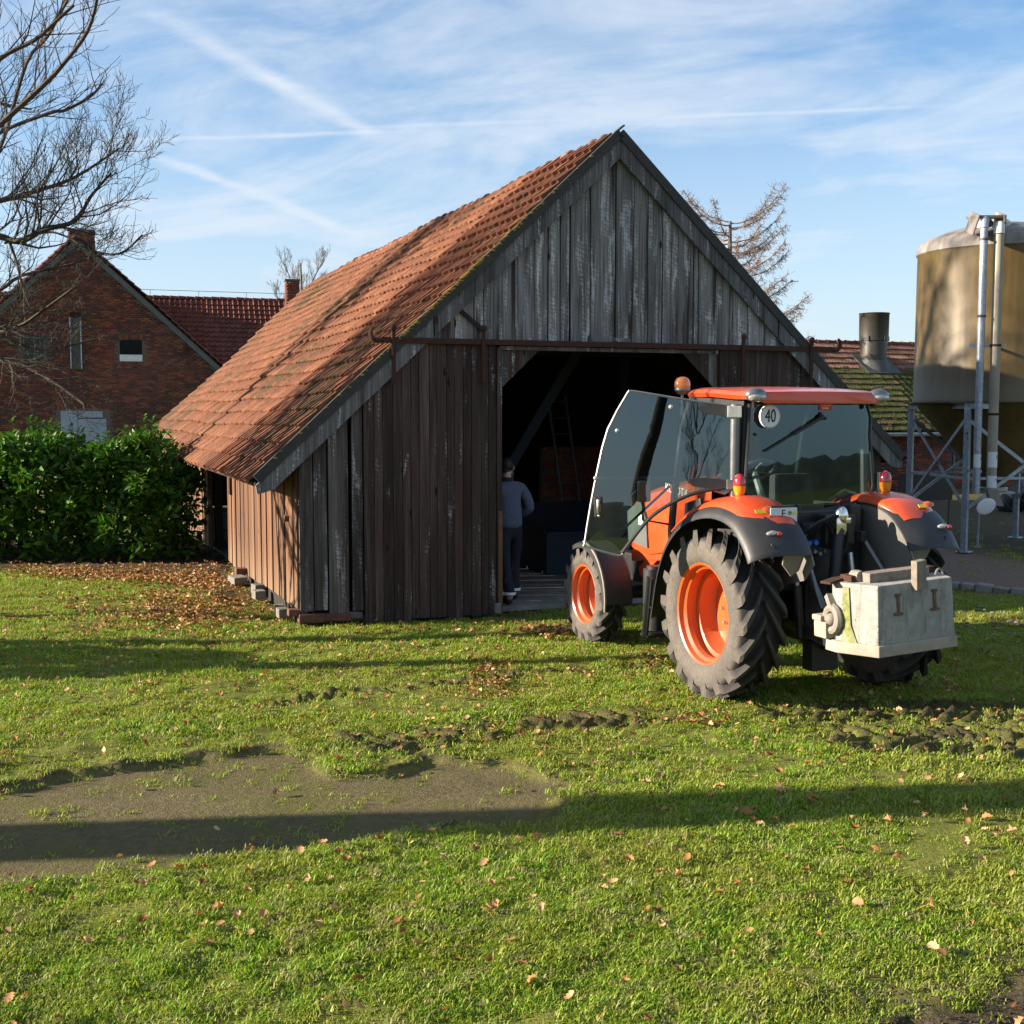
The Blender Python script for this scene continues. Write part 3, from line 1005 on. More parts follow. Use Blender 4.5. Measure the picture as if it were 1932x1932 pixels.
# ------------------------------------------------------------------ timber barn
barn = thing('timber_barn', 'weathered plank barn with a steep red tiled roof and open front doorway', 'barn', BARN0, YAW)
BW = Matrix.Translation(BARN0) @ Matrix.Rotation(YAW, 4, 'Z')
SA, ZR, KS = 3.965, 5.74, 0.927       # ridge position, height, slope
BL = 17.6


def roof_z(s):
    return ZR - KS * abs(s - SA)


# roof sheet under the tiles
mb = MB()
for sg in (-1, 1):
    e = SA + sg * (4.43 if sg < 0 else 4.28)
    th = 0.05
    mb.prism([(SA, -0.10, ZR - 0.02), (e, -0.10, roof_z(e) - 0.02), (e, -0.10, roof_z(e) - 0.02 - th), (SA, -0.10, ZR - 0.02 - th)], (0, BL + 0.2, 0))
roof = mb.build('roof', MATS['dark_sheet'], barn)
bt = tile_mesh('roof_tile', 0.222, 0.36, MATS['barn_tile'])
cs = 1 / math.sqrt(1 + KS * KS)
vdl = Vector((cs, 0, KS * cs))
tile_roof(roof, (SA - 4.50, BL + 0.12, roof_z(SA - 4.50) - 0.0), (0, -1, 0), vdl, 80, 21, 0.222, 0.2885, bt, MATS['barn_tile'], BW, wave=0.020, seed=3)
vdr = Vector((-cs, 0, KS * cs))
tile_roof(roof, (SA + 4.34, -0.12, roof_z(SA + 4.34)), (0, 1, 0), vdr, 80, 20, 0.222, 0.2915, bt, MATS['barn_tile'], BW, parts=False, part_name='back_slope_tile', seed=4)
# ridge tiles
mb = MB()
mb.lathe([(0.10, 0.0), (0.118, 0.02), (0.105, 0.06), (0.09, 0.40)], 8, 0, 'Y', a0=-math.pi * 0.55, a1=math.pi * 0.55)
ridge_me = mb.mesh('ridge_tile', MATS['barn_tile'], True)
for k in range(48):
    o = link(bpy.data.objects.new('ridge_tile', ridge_me), roof)
    o.location = (SA + rng.uniform(-.012, .012), 0.22 + k * 0.362, ZR + 0.0 + rng.uniform(-.01, .012) + 0.015 * math.sin(k * 0.4))
    o.rotation_euler = (rng.uniform(-.02, .05), 0, rng.uniform(-.03, .03))
# verge: dark trim on the barge boards with a line of yellow moss
for sg, nm in ((-1, 'verge_strip'), (1, 'verge_strip')):
    mb = MB()
    a = Vector((SA + sg * 0.0, -0.12, ZR + 0.055))
    b = Vector((SA + sg * (4.46 if sg < 0 else 4.32), -0.12, roof_z(SA + sg * (4.46 if sg < 0 else 4.32)) + 0.055))
    mb.bar(a, b, 0.05, 0.11, 0, up=(0, 0, 1))
    mb.build(nm, MATS['verge_trim'], roof)
mb = MB()
for k in range(900):
    tt = rng.random() ** 0.8
    if rng.random() > 0.05 + 0.8 * math.exp(-((tt - 0.42) / 0.2) ** 2):
        continue
    s = SA - 0.25 - 4.1 * tt
    mb.sphere((s + rng.uniform(-.02, .02), -0.145 + rng.uniform(-.01, .02), roof_z(s) + 0.11), rng.uniform(0.008, 0.019), 5, 4, 0, (1.6, 0.8, 0.6))
mb.build('verge_moss', MATS['verge_moss'], roof, kind='stuff')
mb = MB()
mb.box((SA - 0.0, -0.1, ZR + 0.11), (0.12, 0.10, 0.02), rot=(0, -0.7, 0))
mb.build('ridge_cap', MATS['verge_trim'], roof)
# barge boards
BB = 0.24
for sg in (-1, 1):
    for (t0, t1) in ((0.0, 0.53), (0.535, 1.0)):
        WE = 4.47 if sg < 0 else 4.32
        e0, e1_ = SA + sg * WE * t0, SA + sg * WE * t1
        z0, z1 = roof_z(e0) - 0.005, roof_z(e1_) - 0.005
        y = -0.085 - (0.006 if t0 else 0)
        low = [(e1_, y, z1), (e1_ + (0.03 * sg if t1 == 1 else 0), y, z1 - BB * (0.55 if t1 == 1 else 1)), (e0, y, z0 - BB)]
        pts = [(e0, y, z0)] + ([(e1_, y, z1), (e1_ - sg * 0.02, y, z1 - 0.10), (e1_ - sg * 0.20, y, z1 + 0.19 - BB)] if t1 == 1 else [(e1_, y, z1), (e1_, y, z1 - BB)]) + [(e0, y, z0 - BB)]
        mb = MB()
        mb.prism(pts, (0, -0.035, 0))
        mb.build('barge_board', MATS['barge_wood'], barn)

# ---- front wall: framing, then every board by itself
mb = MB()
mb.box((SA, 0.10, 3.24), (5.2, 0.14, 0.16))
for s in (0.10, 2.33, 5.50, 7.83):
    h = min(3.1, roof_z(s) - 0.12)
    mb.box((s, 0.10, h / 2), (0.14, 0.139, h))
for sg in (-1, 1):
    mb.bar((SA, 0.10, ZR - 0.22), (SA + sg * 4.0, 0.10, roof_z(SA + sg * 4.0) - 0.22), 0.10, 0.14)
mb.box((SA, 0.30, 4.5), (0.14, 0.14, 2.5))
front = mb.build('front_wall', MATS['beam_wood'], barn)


def board(parent, s0, s1, zb, ztop, y, th, mat, name='plank', lean=0.0, cut=None):
    """vertical board in the front plane; its head follows the roof slope"""
    def zt(s):
        return min(ztop, roof_z(s) - 0.10) if ztop is not None else roof_z(s) - 0.10
    pts = [(s0 + lean, y, zb), (s1 + lean, y, zb)]
    if s0 < SA < s1:
        pts += [(s1, y, zt(s1)), (SA, y, zt(SA)), (s0, y, zt(s0))]
    else:
        pts += [(s1, y, zt(s1)), (s0, y, zt(s0))]
    if pts[2][2] < zb + 0.03 and pts[-1][2] < zb + 0.03:
        return None
    pts = [(p[0], p[1], max(p[2], zb)) for p in pts]
    m_ = MB()
    m_.prism(pts, (0, -th, 0))
    o = bpy.data.objects.new(name, m_.mesh(name, mat, bev=0.004))
    link(o, parent)
    return o


# gable boards above the rail
cuts = [1.02, 1.14, 1.34, 1.56, 1.86, 2.10, 2.22, 2.46, 2.62, 2.88, 3.05, 3.20, 3.34, 3.60, 3.955, 4.20, 4.40, 4.60, 4.82, 5.04, 5.12, 5.36, 5.62, 5.84, 6.10, 6.32, 6.60, 6.86, 7.10]
for i in range(len(cuts) - 1):
    gap = 0.006 + (0.022 if i in (11, 13, 19, 23) else 0.004 * rng.random())
    board(front, cuts[i] + gap / 2, cuts[i + 1] - gap / 2, 3.235 - rng.uniform(0, 0.02), None, -0.018 - rng.uniform(0, 0.016), 0.026, MATS['gable_wood'], lean=rng.uniform(-.006, .006))
# grey corner boards, bottom left
cuts = [-0.012, 0.155, 0.30, 0.325, 0.565, 0.60, 0.735]
for i in (0, 1, 3, 5):
    s1 = cuts[i + 1] if i != 1 else 0.315
    board(front, cuts[i] + 0.006, s1 - 0.004, 0.12 + rng.uniform(-.02, .02) - (0.03 if i > 2 else 0), None, -0.012 - 0.012 * (i % 2), 0.028, MATS['corner_wood'])
mb = MB()
mb.box((1.2, 0.175, 0.98), (2.2, 0.02, 1.9))  # dark sheet added behind the board gaps so no light shows through
mb.build('gap_backing', MATS['dark_sheet'], front)
# sliding leaf standing open in front of the left bay
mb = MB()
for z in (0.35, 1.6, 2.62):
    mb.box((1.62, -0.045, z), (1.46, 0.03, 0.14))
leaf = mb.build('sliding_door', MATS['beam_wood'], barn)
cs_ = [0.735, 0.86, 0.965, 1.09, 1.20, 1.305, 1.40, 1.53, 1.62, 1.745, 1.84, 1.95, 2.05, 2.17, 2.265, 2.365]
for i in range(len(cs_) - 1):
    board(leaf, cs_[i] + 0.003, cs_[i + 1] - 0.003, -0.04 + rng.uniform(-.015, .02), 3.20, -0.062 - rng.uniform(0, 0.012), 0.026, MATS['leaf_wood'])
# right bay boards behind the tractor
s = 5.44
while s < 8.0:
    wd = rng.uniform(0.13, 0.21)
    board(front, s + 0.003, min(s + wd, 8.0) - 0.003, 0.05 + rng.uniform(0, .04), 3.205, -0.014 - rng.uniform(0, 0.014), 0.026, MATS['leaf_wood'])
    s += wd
# doorway: posts, pale head board, cut corners
mb = MB()
mb.box((2.402, -0.03, 1.60), (0.058, 0.16, 3.15))
mb.build('door_post', MATS['leaf_wood'], front)
mb = MB()
mb.box((2.405, -0.121, 0.60), (0.05, 0.02, 1.25))
mb.build('post_repair', MATS['post_wood'], front)
mb = MB()
mb.box((5.44, -0.03, 1.60), (0.058, 0.16, 3.15))
mb.build('door_post', MATS['leaf_wood'], front)
mb = MB()
mb.box((3.92, -0.028, 3.175), (2.98, 0.05, 0.045))
mb.build('head_board', MATS['corner_wood'], front)
for sg, s0 in ((1, 2.435), (-1, 5.408)):
    for k in range(4):
        a, b = s0 + sg * 0.125 * k, s0 + sg * (0.125 * (k + 1) - 0.004)
        za, zb_ = 2.68 + 0.47 * k / 4 + 0.0, 2.68 + 0.47 * (k + 1) / 4
        mb = MB()
        mb.prism([(a, -0.012 - .004 * (k % 2), 3.15), (b, -0.012 - .004 * (k % 2), 3.15), (b, -0.012 - .004 * (k % 2), zb_), (a, -0.012 - .004 * (k % 2), za)], (0, -0.024, 0))
        mb.build('plank', MATS['leaf_wood'] if k else MATS['corner_wood'], front)
# small board on the rail and a diagonal brace in the gable
mb = MB()
mb.box((3.99, -0.15, 3.295), (0.22, 0.03, 0.045), rot=(0, 0.03, 0))
mb.build('rail_stop', MATS['corner_wood'], barn)
mb = MB()
mb.bar((1.90, -0.075, 3.62), (2.22, -0.075, 3.36), 0.05, 0.022, up=(0, -1, 0))
mb.build('brace', MATS['beam_wood'], front)
# rusty sliding rail with hooked ends and strap brackets
mb = MB()
mb.box((4.02, -0.135, 3.235), (6.16, 0.03, 0.065))
for sg, s0 in ((-1, 0.94), (1, 7.10)):
    pts = [(s0 - sg * 0.02, -0.135, 3.235)]
    for k in range(7):
        a = -math.pi / 2 + k * 0.42
        pts.append((s0 + sg * (0.035 + 0.085 * math.cos(a)) , -0.135, 3.31 + 0.085 * math.sin(a)))
    mb.tube(pts, [0.032, 0.032, 0.03, 0.028, 0.026, 0.022, 0.018, 0.014], 6)
rail = mb.build('door_rail', MATS['rust'], barn)
for s, ztop, zbot in ((1.085, 3.40, 2.72), (2.18, 3.42, 2.72), (5.715, 3.40, 2.8), (6.75, 3.38, 2.75)):
    mb = MB()
    mb.box((s, -0.165, (ztop + zbot) / 2), (0.042, 0.02, ztop - zbot))
    mb.sphere((s, -0.175, ztop - 0.03), 0.042, 10, 6, 0, (1, 0.35, 1))
    mb.sphere((s, -0.172, zbot + 0.05), 0.03, 8, 5, 0, (1, 0.4, 1))
    mb.build('bracket', MATS['rust'], rail)

# ---- long side wall
mb = MB()
for y in (0.12, 5.40, 7.82, 11.5, 14.5, 17.4):
    mb.box((0.10, y, 0.95), (0.13, 0.13, 1.8))
mb.box((0.10, 8.8, 1.82), (0.14, 17.3, 0.14))
mb.box((0.035, 2.72, 0.06), (0.06, 5.36, 0.24))
mb.box((0.10, 2.6, 0.9), (0.10, 5.1, 0.10))
mb.box((0.10, 12.6, 0.9), (0.10, 9.0, 0.10))
side = mb.build('side_wall', MATS['beam_wood'], barn)
y = 0.02
k = 0
while y < 17.5:
    wd = rng.uniform(0.17, 0.31)
    if 5.45 < y < 7.7:
        y = 7.75
        continue
    if y < 5.45 and y + wd > 5.45:
        wd = 5.45 - y
    zb = 0.16 - 0.02 * min(y, 5) + rng.uniform(-.02, .02)
    tilt = rng.uniform(-.012, .012) + (rng.uniform(-.05, .05) if y > 7.7 else 0)
    x = -0.004 - 0.012 * (k % 2) - rng.uniform(0, .008)
    a, b = y + 0.003, y + wd - 0.004
    m_ = MB()
    m_.prism([(x, a, zb), (x, b, zb), (x, b + tilt, 1.93), (x, a + tilt, 1.93)], (-0.024, 0, 0))
    o = bpy.data.objects.new('plank', m_.mesh('plank', MATS['side_wood'], bev=0.004))
    link(o, side)
    y += wd
    k += 1
# small things on that wall: latch block, box, eave gutter, two rafters' ends
mb = MB()
mb.box((-0.06, 0.42, 1.17), (0.07, 0.06, 0.07), rot=(0.2, 0, 0))
mb.build('latch_block', MATS['post_wood'], side)
mb = MB()
mb.box((-0.05, 5.2, 1.28), (0.05, 0.14, 0.26))
mb.build('door_bolt', MATS['rust'], side)
mb = MB()
mb.lathe([(0.06, 9.6), (0.06, 17.7)], 10, 0, 'Y', (-0.60, 0, 1.50), a0=math.pi * 0.5, a1=math.pi * 1.5)
mb.lathe([(0.056, 9.6), (0.056, 17.7)], 10, 0, 'Y', (-0.60, 0, 1.50), a0=math.pi * 0.5, a1=math.pi * 1.5)
mb.build('gutter', MATS['zinc'], barn)
# right side and back walls
s = 8.0
mb = MB()
y = 0.0
while y < 17.5:
    wd = rng.uniform(0.2, 0.3)
    mb.box((7.985, y + wd / 2, 1.0), (0.025, wd - 0.006, 1.9))
    y += wd
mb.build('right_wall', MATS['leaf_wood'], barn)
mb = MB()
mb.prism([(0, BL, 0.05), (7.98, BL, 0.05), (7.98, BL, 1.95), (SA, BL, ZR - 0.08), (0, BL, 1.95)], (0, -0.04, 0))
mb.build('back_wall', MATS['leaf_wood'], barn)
# floor, inner brick wall, posts and braces
mb = MB()
mb.box((4.0, 8.75, -0.01), (7.86, 17.3, 0.06))
mb.build('barn_floor', MATS['concrete_floor'], barn)
mb = MB()
mb.box((6.25, 5.3, 0.92), (2.2, 0.14, 1.78))
inner = mb.build('brick_partition', MATS['mortar'], barn)
brick_big = MB()
brick_big.box((0, 0, 0), (0.235, 0.03, 0.108))
bbm = brick_big.mesh('brick', MATS['barn_brick'], bev=0.004)
for j in range(15):
    for i in range(9):
        sx_ = 5.28 + i * 0.245 + (0.12 if j % 2 else 0)
        if sx_ > 7.2:
            continue
        o = link(bpy.data.objects.new('brick', bbm), inner)
        o.location = (sx_, 5.222 + rng.uniform(-.004, .004), 0.09 + j * 0.12)
mb = MB()
for nm_, a_, b_ in (('brace', (3.72, 3.1, 1.55), (4.72, 2.75, 3.35)), ('post', (3.72, 3.12, 0.0), (3.72, 3.12, 1.60)), ('post', (5.6, 3.1, 0.0), (5.6, 3.1, 3.3)), ('tie_beam', (SA - 2.5, 3.1, 3.32), (SA + 2.5, 3.1, 3.32)), ('tie_beam', (SA - 2.5, 8.0, 3.32), (SA + 2.5, 8.0, 3.32)), ('tie_beam', (SA - 2.5, 12.5, 3.32), (SA + 2.5, 12.5, 3.32))):
    mb = MB()
    mb.bar(a_, b_, 0.14, 0.14)
    mb.build(nm_, MATS['bin_blue'], barn)
# footing stones under the corner and along the side
for i, (s, y, z, sx_, sy_, sz_, mt) in enumerate([(0.12, -0.02, 0.05, 0.30, 0.13, 0.10, 'red_block'), (0.42, -0.03, 0.045, 0.30, 0.12, 0.09, 'red_block'), (-0.03, 0.03, 0.115, 0.22, 0.12, 0.08, 'red_block'),
                                                   (0.62, 0.02, 0.05, 0.22, 0.1, 0.08, 'pale_block'), (-0.14, 0.36, 0.09, 0.17, 0.22, 0.15, 'pale_block'), (-0.13, 0.64, 0.09, 0.16, 0.24, 0.14, 'pale_block'), (-0.16, 1.95, 0.08, 0.20, 0.25, 0.15, 'pale_block'),
                                                   (-0.10, 2.36, 0.10, 0.20, 0.28, 0.17, 'pale_block'), (-0.20, 3.55, 0.07, 0.26, 0.4, 0.13, 'pale_block'), (-0.13, 3.75, 0.19, 0.2, 0.2, 0.13, 'red_block'),
                                                   (2.37, -0.12, 0.06, 0.10, 0.10, 0.17, 'pale_block')]):
    mb = MB()
    kq = 1.0 if i < 4 else 0.74
    mb.box((s, y, z * kq), (sx_ * kq, sy_ * kq, sz_ * kq), rot=(rng.uniform(-.05, .05), rng.uniform(-.05, .05), rng.uniform(-.2, .2) if i > 3 else 0))
    mb.build('footing_stone', MATS[mt], barn, bev=0.012)
# ------------------------------------------------------------------ tractor (x right, y forward, z up, origin under the rear axle)
trac = thing('tractor', 'orange farm tractor with open glass cab door parked facing the barn doorway', 'tractor', TRAC0, YAW)
M = MATS


def tyre_mesh(name, R, Wd, rim, nlug, lh, dph):
    core = R - lh
    prof = [(rim, -Wd * 0.40), (rim + 0.012, -Wd * 0.44), (rim + (core - rim) * 0.30, -Wd * 0.495), (rim + (core - rim) * 0.58, -Wd * 0.50), (core - 0.055, -Wd * 0.475),
            (core - 0.018, -Wd * 0.43), (core, -Wd * 0.2), (core + 0.004, 0)]
    prof = prof + [(r, -h) for r, h in prof[-2::-1]]
    mb = MB()
    N = 72
    mb.lathe(prof, N, 0, 'X')
    dust = [0.0] * len(mb.v)
    for k, (r, h) in enumerate(prof):
        d = 1.0 if r < core - 0.03 else 0.10
        for j in range(N):
            dust[k * N + j] = d
    # lugs
    st = [(0.03, 0.0, 1.0), (0.30, 0.0, 1.0), (0.60, 0.0, 1.0), (0.88, 0.004, 1.0), (1.0, 0.03, 0.95), (1.015, 0.10, 0.3)]
    for i in range(nlug):
        for sd in (-1, 1):
            ph0 = 2 * math.pi * (i + (0.5 if sd > 0 else 0)) / nlug
            vs = []
            for k, (xf, dr, hf) in enumerate(st):
                ph = ph0 + dph * (xf ** 0.85)
                hw = (0.024 + 0.012 * xf) / R * (0.9 if k == 0 else 1)
                r0 = core - dr - 0.012
                r1 = core - dr * 0.6 + lh * hf
                x = sd * xf * Wd * 0.492
                x1 = sd * min(xf, 0.985) * Wd * 0.492
                for (rr_, a, xx) in ((r0, -hw * 1.55, x), (r1, -hw, x1), (r1, hw, x1), (r0, hw * 1.55, x)):
                    vs.append((xx, -rr_ * math.sin(ph + a), rr_ * math.cos(ph + a)))
            fs = []
            for k in range(len(st) - 1):
                for q in range(3):
                    fs.append((k * 4 + q, k * 4 + q + 1, k * 4 + q + 5, k * 4 + q + 4))
            fs.append((0, 1, 2, 3))
            e = (len(st) - 1) * 4
            fs.append((e + 3, e + 2, e + 1, e))
            mb.add(vs, fs)
            for k in range(len(st)):
                dust += [0.08, 0.38, 0.38, 0.08] if k < 4 else [0.8] * 4
    me = mb.mesh(name, M['tyre_rubber'], False)
    sm = [len(p.vertices) == 4 and p.index < (len(prof) - 1) * N for p in me.polygons]
    me.polygons.foreach_set('use_smooth', sm)
    a = me.attributes.new('dust', 'FLOAT', 'POINT')
    a.data.foreach_set('value', np.array(dust, dtype=np.float32))
    return me


def rim_mesh(name, r, Wd, disc_x, disc_r):
    """outer face towards -x; deep dish"""
    f = -Wd * 0.40
    mb = MB()
    prof = [(r + 0.012, f + 0.03), (r + 0.016, f - 0.004), (r + 0.004, f - 0.014), (r - 0.012, f - 0.004), (r - 0.020, f + 0.035), (r - 0.045, f + 0.055), (r - 0.050, f + 0.10),
            (r - 0.030, f + 0.115), (r - 0.034, f + 0.15), (r - 0.072, f + 0.165), (r - 0.078, disc_x - 0.01), (r - 0.086, disc_x), (disc_r, disc_x + 0.012), (disc_r - 0.02, disc_x - 0.012), (0.10, disc_x - 0.03), (0.10, disc_x - 0.05), (0.0, disc_x - 0.055)]
    mb.lathe(prof, 56, 0, 'X')
    back = [(r + 0.012, -f - 0.03), (r + 0.016, -f + 0.004), (r - 0.014, -f + 0.004), (r - 0.06, -f - 0.06), (r - 0.07, disc_x + 0.03), (0.0, disc_x + 0.03)]
    mb.lathe(back, 40, 0, 'X')
    return mb.mesh(name, M['rim_orange'], True, fix=True)


def wheel(x, y, R, Wd, rim, nlug, lh, dph, disc_x, disc_r, tm, rm, side):
    wl = bpy.data.objects.new('wheel', None)
    link(wl, trac)
    wl.location = (x, y, R)
    wl.rotation_euler = (0.07 * (1 if side < 0 else -1.9), 0, 0)
    tr = link(bpy.data.objects.new('tyre', tm), wl)
    rm_o = link(bpy.data.objects.new('rim', rm), wl)
    if side > 0:
        rm_o.rotation_euler = (0, 0, math.pi)
    mb = MB()
    for k in range(8):
        a = 2 * math.pi * k / 8
        rr_ = 0.165 if R > 0.6 else 0.10
        c = Vector((-side * (disc_x - 0.02), rr_ * math.cos(a), rr_ * math.sin(a)))
        mb.lathe([(0.0, c.x + side * 0.03), (0.014, c.x + side * 0.03), (0.02, c.x + side * 0.018), (0.022, c.x - side * 0.01)], 6, 0, 'X', (0, c.y, c.z))
    mb.build('wheel_bolt', M['bolt_metal'], wl, True)
    return wl


RT = tyre_mesh('tyre', 0.715, 0.42, 0.425, 18, 0.055, 0.50)
RR = rim_mesh('rim', 0.425, 0.42, 0.15, 0.19)
FTm = tyre_mesh('tyre', 0.505, 0.30, 0.305, 16, 0.042, 0.46)
FR = rim_mesh('rim', 0.305, 0.30, 0.10, 0.13)
for sd in (-1, 1):
    wheel(sd * 0.83, 0.0, 0.712, 0.42, 0.425, 20, 0.045, 0.4, 0.15, 0.19, RT, RR, sd)
    wheel(sd * 0.775, 2.65, 0.502, 0.30, 0.305, 18, 0.036, 0.4, 0.10, 0.13, FTm, FR, sd)

# chassis, axles, gearbox
mb = MB()
mb.box((0, 0.05, 0.74), (0.52, 0.9, 0.5))
mb.box((0, 1.3, 0.78), (0.42, 1.8, 0.36))
mb.box((0, 2.7, 0.72), (0.36, 1.2, 0.30))
mb.tube([(-0.72, 0, 0.712), (0.72, 0, 0.712)], 0.11, 14)
mb.box((0, -0.1, 1.16), (0.78, 0.34, 0.50))
mb.tube([(-0.64, 2.65, 0.5), (0.64, 2.65, 0.5)], 0.075, 10)
mb.box((0, 2.65, 0.52), (0.3, 0.26, 0.26))
mb.build('chassis', M['black_metal'], trac, bev=0.02)


def loft(path, xs, dz, thick=0.02):
    """path: list of (y,z); xs: list of x; dz: drop at each x, along the path normal"""
    rows = []
    n = len(path)
    for i in range(n):
        a = path[max(i - 1, 0)]
        b = path[min(i + 1, n - 1)]
        ty, tz = b[0] - a[0], b[1] - a[1]
        l_ = math.hypot(ty, tz)
        ny, nz = -tz / l_, ty / l_
        if nz < 0 or (abs(nz) < 0.05 and ny > 0 and i > n // 2):
            ny, nz = -ny, -nz
        rows.append([(x, path[i][0] + ny * d, path[i][1] + nz * d) for x, d in zip(xs, dz)])
    return rows


def shell(mb, rows, th, m=0):
    """grid given a little thickness downwards"""
    k = len(rows[0])
    n = len(rows)
    vs = [Vector(p) for r in rows for p in r]
    lo = [p - Vector((0, 0, th)) for p in vs]
    fs = []
    for i in range(n - 1):
        for j in range(k - 1):
            a = (i * k + j, i * k + j + 1, (i + 1) * k + j + 1, (i + 1) * k + j)
            fs.append(a)
            fs.append(tuple(q + n * k for q in a[::-1]))
    edge = [(j, j + 1) for j in range(k - 1)] + [(i * k + k - 1, (i + 1) * k + k - 1) for i in range(n - 1)] + [((n - 1) * k + j + 1, (n - 1) * k + j) for j in range(k - 2, -1, -1)] + [((i + 1) * k, i * k) for i in range(n - 2, -1, -1)]
    for a, b in edge:
        fs.append((b, a, a + n * k, b + n * k))
    mb.add(vs + lo, fs, m)


def smooth_path(pts, sub=5):
    out = []
    P = [Vector((*p, 0)) if len(p) == 2 else Vector(p) for p in pts]
    for i in range(len(P) - 1):
        p0, p1, p2, p3 = P[max(i - 1, 0)], P[i], P[i + 1], P[min(i + 2, len(P) - 1)]
        for k in range(sub):
            t = k / sub
            out.append(0.5 * ((2 * p1) + (p2 - p0) * t + (2 * p0 - 5 * p1 + 4 * p2 - p3) * t * t + (3 * p1 - p0 - 3 * p2 + p3) * t ** 3))
    out.append(P[-1])
    return [tuple(p[:len(pts[0])]) for p in out]


FP = smooth_path([(0.98, 0.55), (0.86, 0.98), (0.68, 1.28), (0.42, 1.49), (0.10, 1.605), (-0.22, 1.635), (-0.50, 1.575), (-0.70, 1.42), (-0.80, 1.285)], 4)
OP = smooth_path([(0.60, 1.39), (0.40, 1.52), (0.10, 1.635), (-0.20, 1.668), (-0.45, 1.615), (-0.64, 1.50)], 4)
for sd in (-1, 1):
    mb = MB()
    xs = [sd * x for x in (0.47, 0.52, 0.64, 0.78, 0.90, 0.97, 1.01, 1.025)]
    shell(mb, loft(FP, xs, (-0.01, 0.02, 0.035, 0.035, 0.015, -0.015, -0.05, -0.085)), 0.018)
    fen = mb.build('fender', M['black_plastic'], trac, True)
    # orange upper cover, narrowing to the rear
    mb = MB()
    rows = []
    for i, (y, z) in enumerate(OP):
        t_ = i / (len(OP) - 1)
        taper = 1 - 0.0 * t_
        xo = 0.985 - 0.03 * t_ - (0.10 * max(0, t_ - 0.82) / 0.18)
        xi = 0.475 if t_ < 0.75 else 0.475 + (t_ - 0.75) * 0.16
        row = []
        for f, d in ((0, -0.17 * max(0.15, 1 - 1.25 * t_)), (0.005, -0.01), (0.06, 0.022), (0.25, 0.046), (0.5, 0.05), (0.75, 0.036), (0.94, 0.004), (1.0, -0.03)):
            row.append((sd * (xi + (xo - xi) * f), y, z + d * (1 - 0.5 * max(0, t_ - 0.8) / 0.2)))
        rows.append(row)
    shell(mb, rows, 0.012)
    cov = mb.build('fender_cover', M['orange_paint'], fen, True)
    # inner splash panel
    mb = MB()
    x = sd * 0.475
    arc = [p for p in FP if p[1] > 0.9]
    poly = [(x, y, z - 0.02) for y, z in arc] + [(x, -0.83, 1.20), (x, -0.70, 1.06), (x, -0.35, 0.97), (x, 0.3, 0.95), (x, 0.75, 0.95)]
    mb.prism(poly, (sd * 0.012, 0, 0))
    mb.build('splash_panel', M['splash_plastic'], fen)
    mb = MB()
    mb.prism([(sd * 0.52, -0.775, 1.31), (sd * 0.72, -0.775, 1.31), (sd * 0.70, -0.72, 1.20), (sd * 0.60, -0.69, 1.10), (sd * 0.52, -0.68, 1.14)], (0, 0.012, 0))
    mb.build('mud_flap', M['dusty_panel'], fen)
    # marker lamp, reflector, badge dent, sticker
    mb = MB()
    mb.sphere((sd * 0.86 if sd > 0 else -0.80, -0.715, 1.455), 0.05, 10, 6, 0, (1.1, 0.45, 0.34), Euler((0.9, -0.12, 0)).to_matrix())
    mk_ = mb.build('marker_lamp', M['lens_clear'], fen, True)
    mb = MB()
    mb.sphere((sd * 0.86 + 0.055 if sd > 0 else -0.80 + 0.055, -0.735, 1.445), 0.03, 8, 6, 0, (0.9, 0.6, 0.8))
    mb.build('lamp_lens', M['lens_red'], mk_, True)
    mb = MB()
    ring = [(sd * 0.78 + 0.065 * math.cos(a), -0.775 + 0.02 * (math.sin(a) - 0.2), 1.372 + 0.032 * math.sin(a)) for a in np.linspace(math.pi * 0.95, 2.1 * math.pi, 10)]
    mb.tube(ring, 0.006, 6)
    mb.build('embossed_ring', M['black_plastic'], fen, True)
    mb = MB()
    mb.box((sd * 0.80, -0.545, 1.615), (0.10, 0.035, 0.003), rot=(0.78, 0, 0))
    mb.build('sticker', M['sticker_yellow'], fen)
    mb = MB()
    mb.sphere((sd * 0.865 if sd > 0 else -0.72, -0.53, 1.628), 0.045, 8, 6, 0, (1.2, 0.8, 0.35), Euler((0.6, 0, 0)).to_matrix())
    mb.build('cover_hook', M['orange_paint'], cov, True)

# front mudguards
for sd in (-1, 1):
    mb = MB()
    arc = [(2.65 + 0.575 * math.cos(a), 0.50 + 0.56 * math.sin(a)) for a in np.linspace(math.radians(66), math.radians(182), 14)]
    xs = [sd * x for x in (0.60, 0.63, 0.77, 0.90, 0.935, 0.94)]
    rows = [[(x, 2.65 + (y - 2.65) * (1 - d), 0.5 + (z - 0.5) * (1 - d)) for x, d in zip(xs, (0.06, 0, 0, 0, 0.03, 0.10))] for y, z in arc]
    shell(mb, rows, 0.008)
    mg = mb.build('front_mudguard', M['black_plastic'], trac, True)
    mb = MB()
    mb.tube([(sd * 0.93, 2.65 + 0.582 * math.cos(a), 0.5 + 0.567 * math.sin(a)) for a in np.linspace(math.radians(95), math.radians(190), 10)], 0.014, 6)
    mb.build('guard_edge', M['dusty_panel'], mg, True)

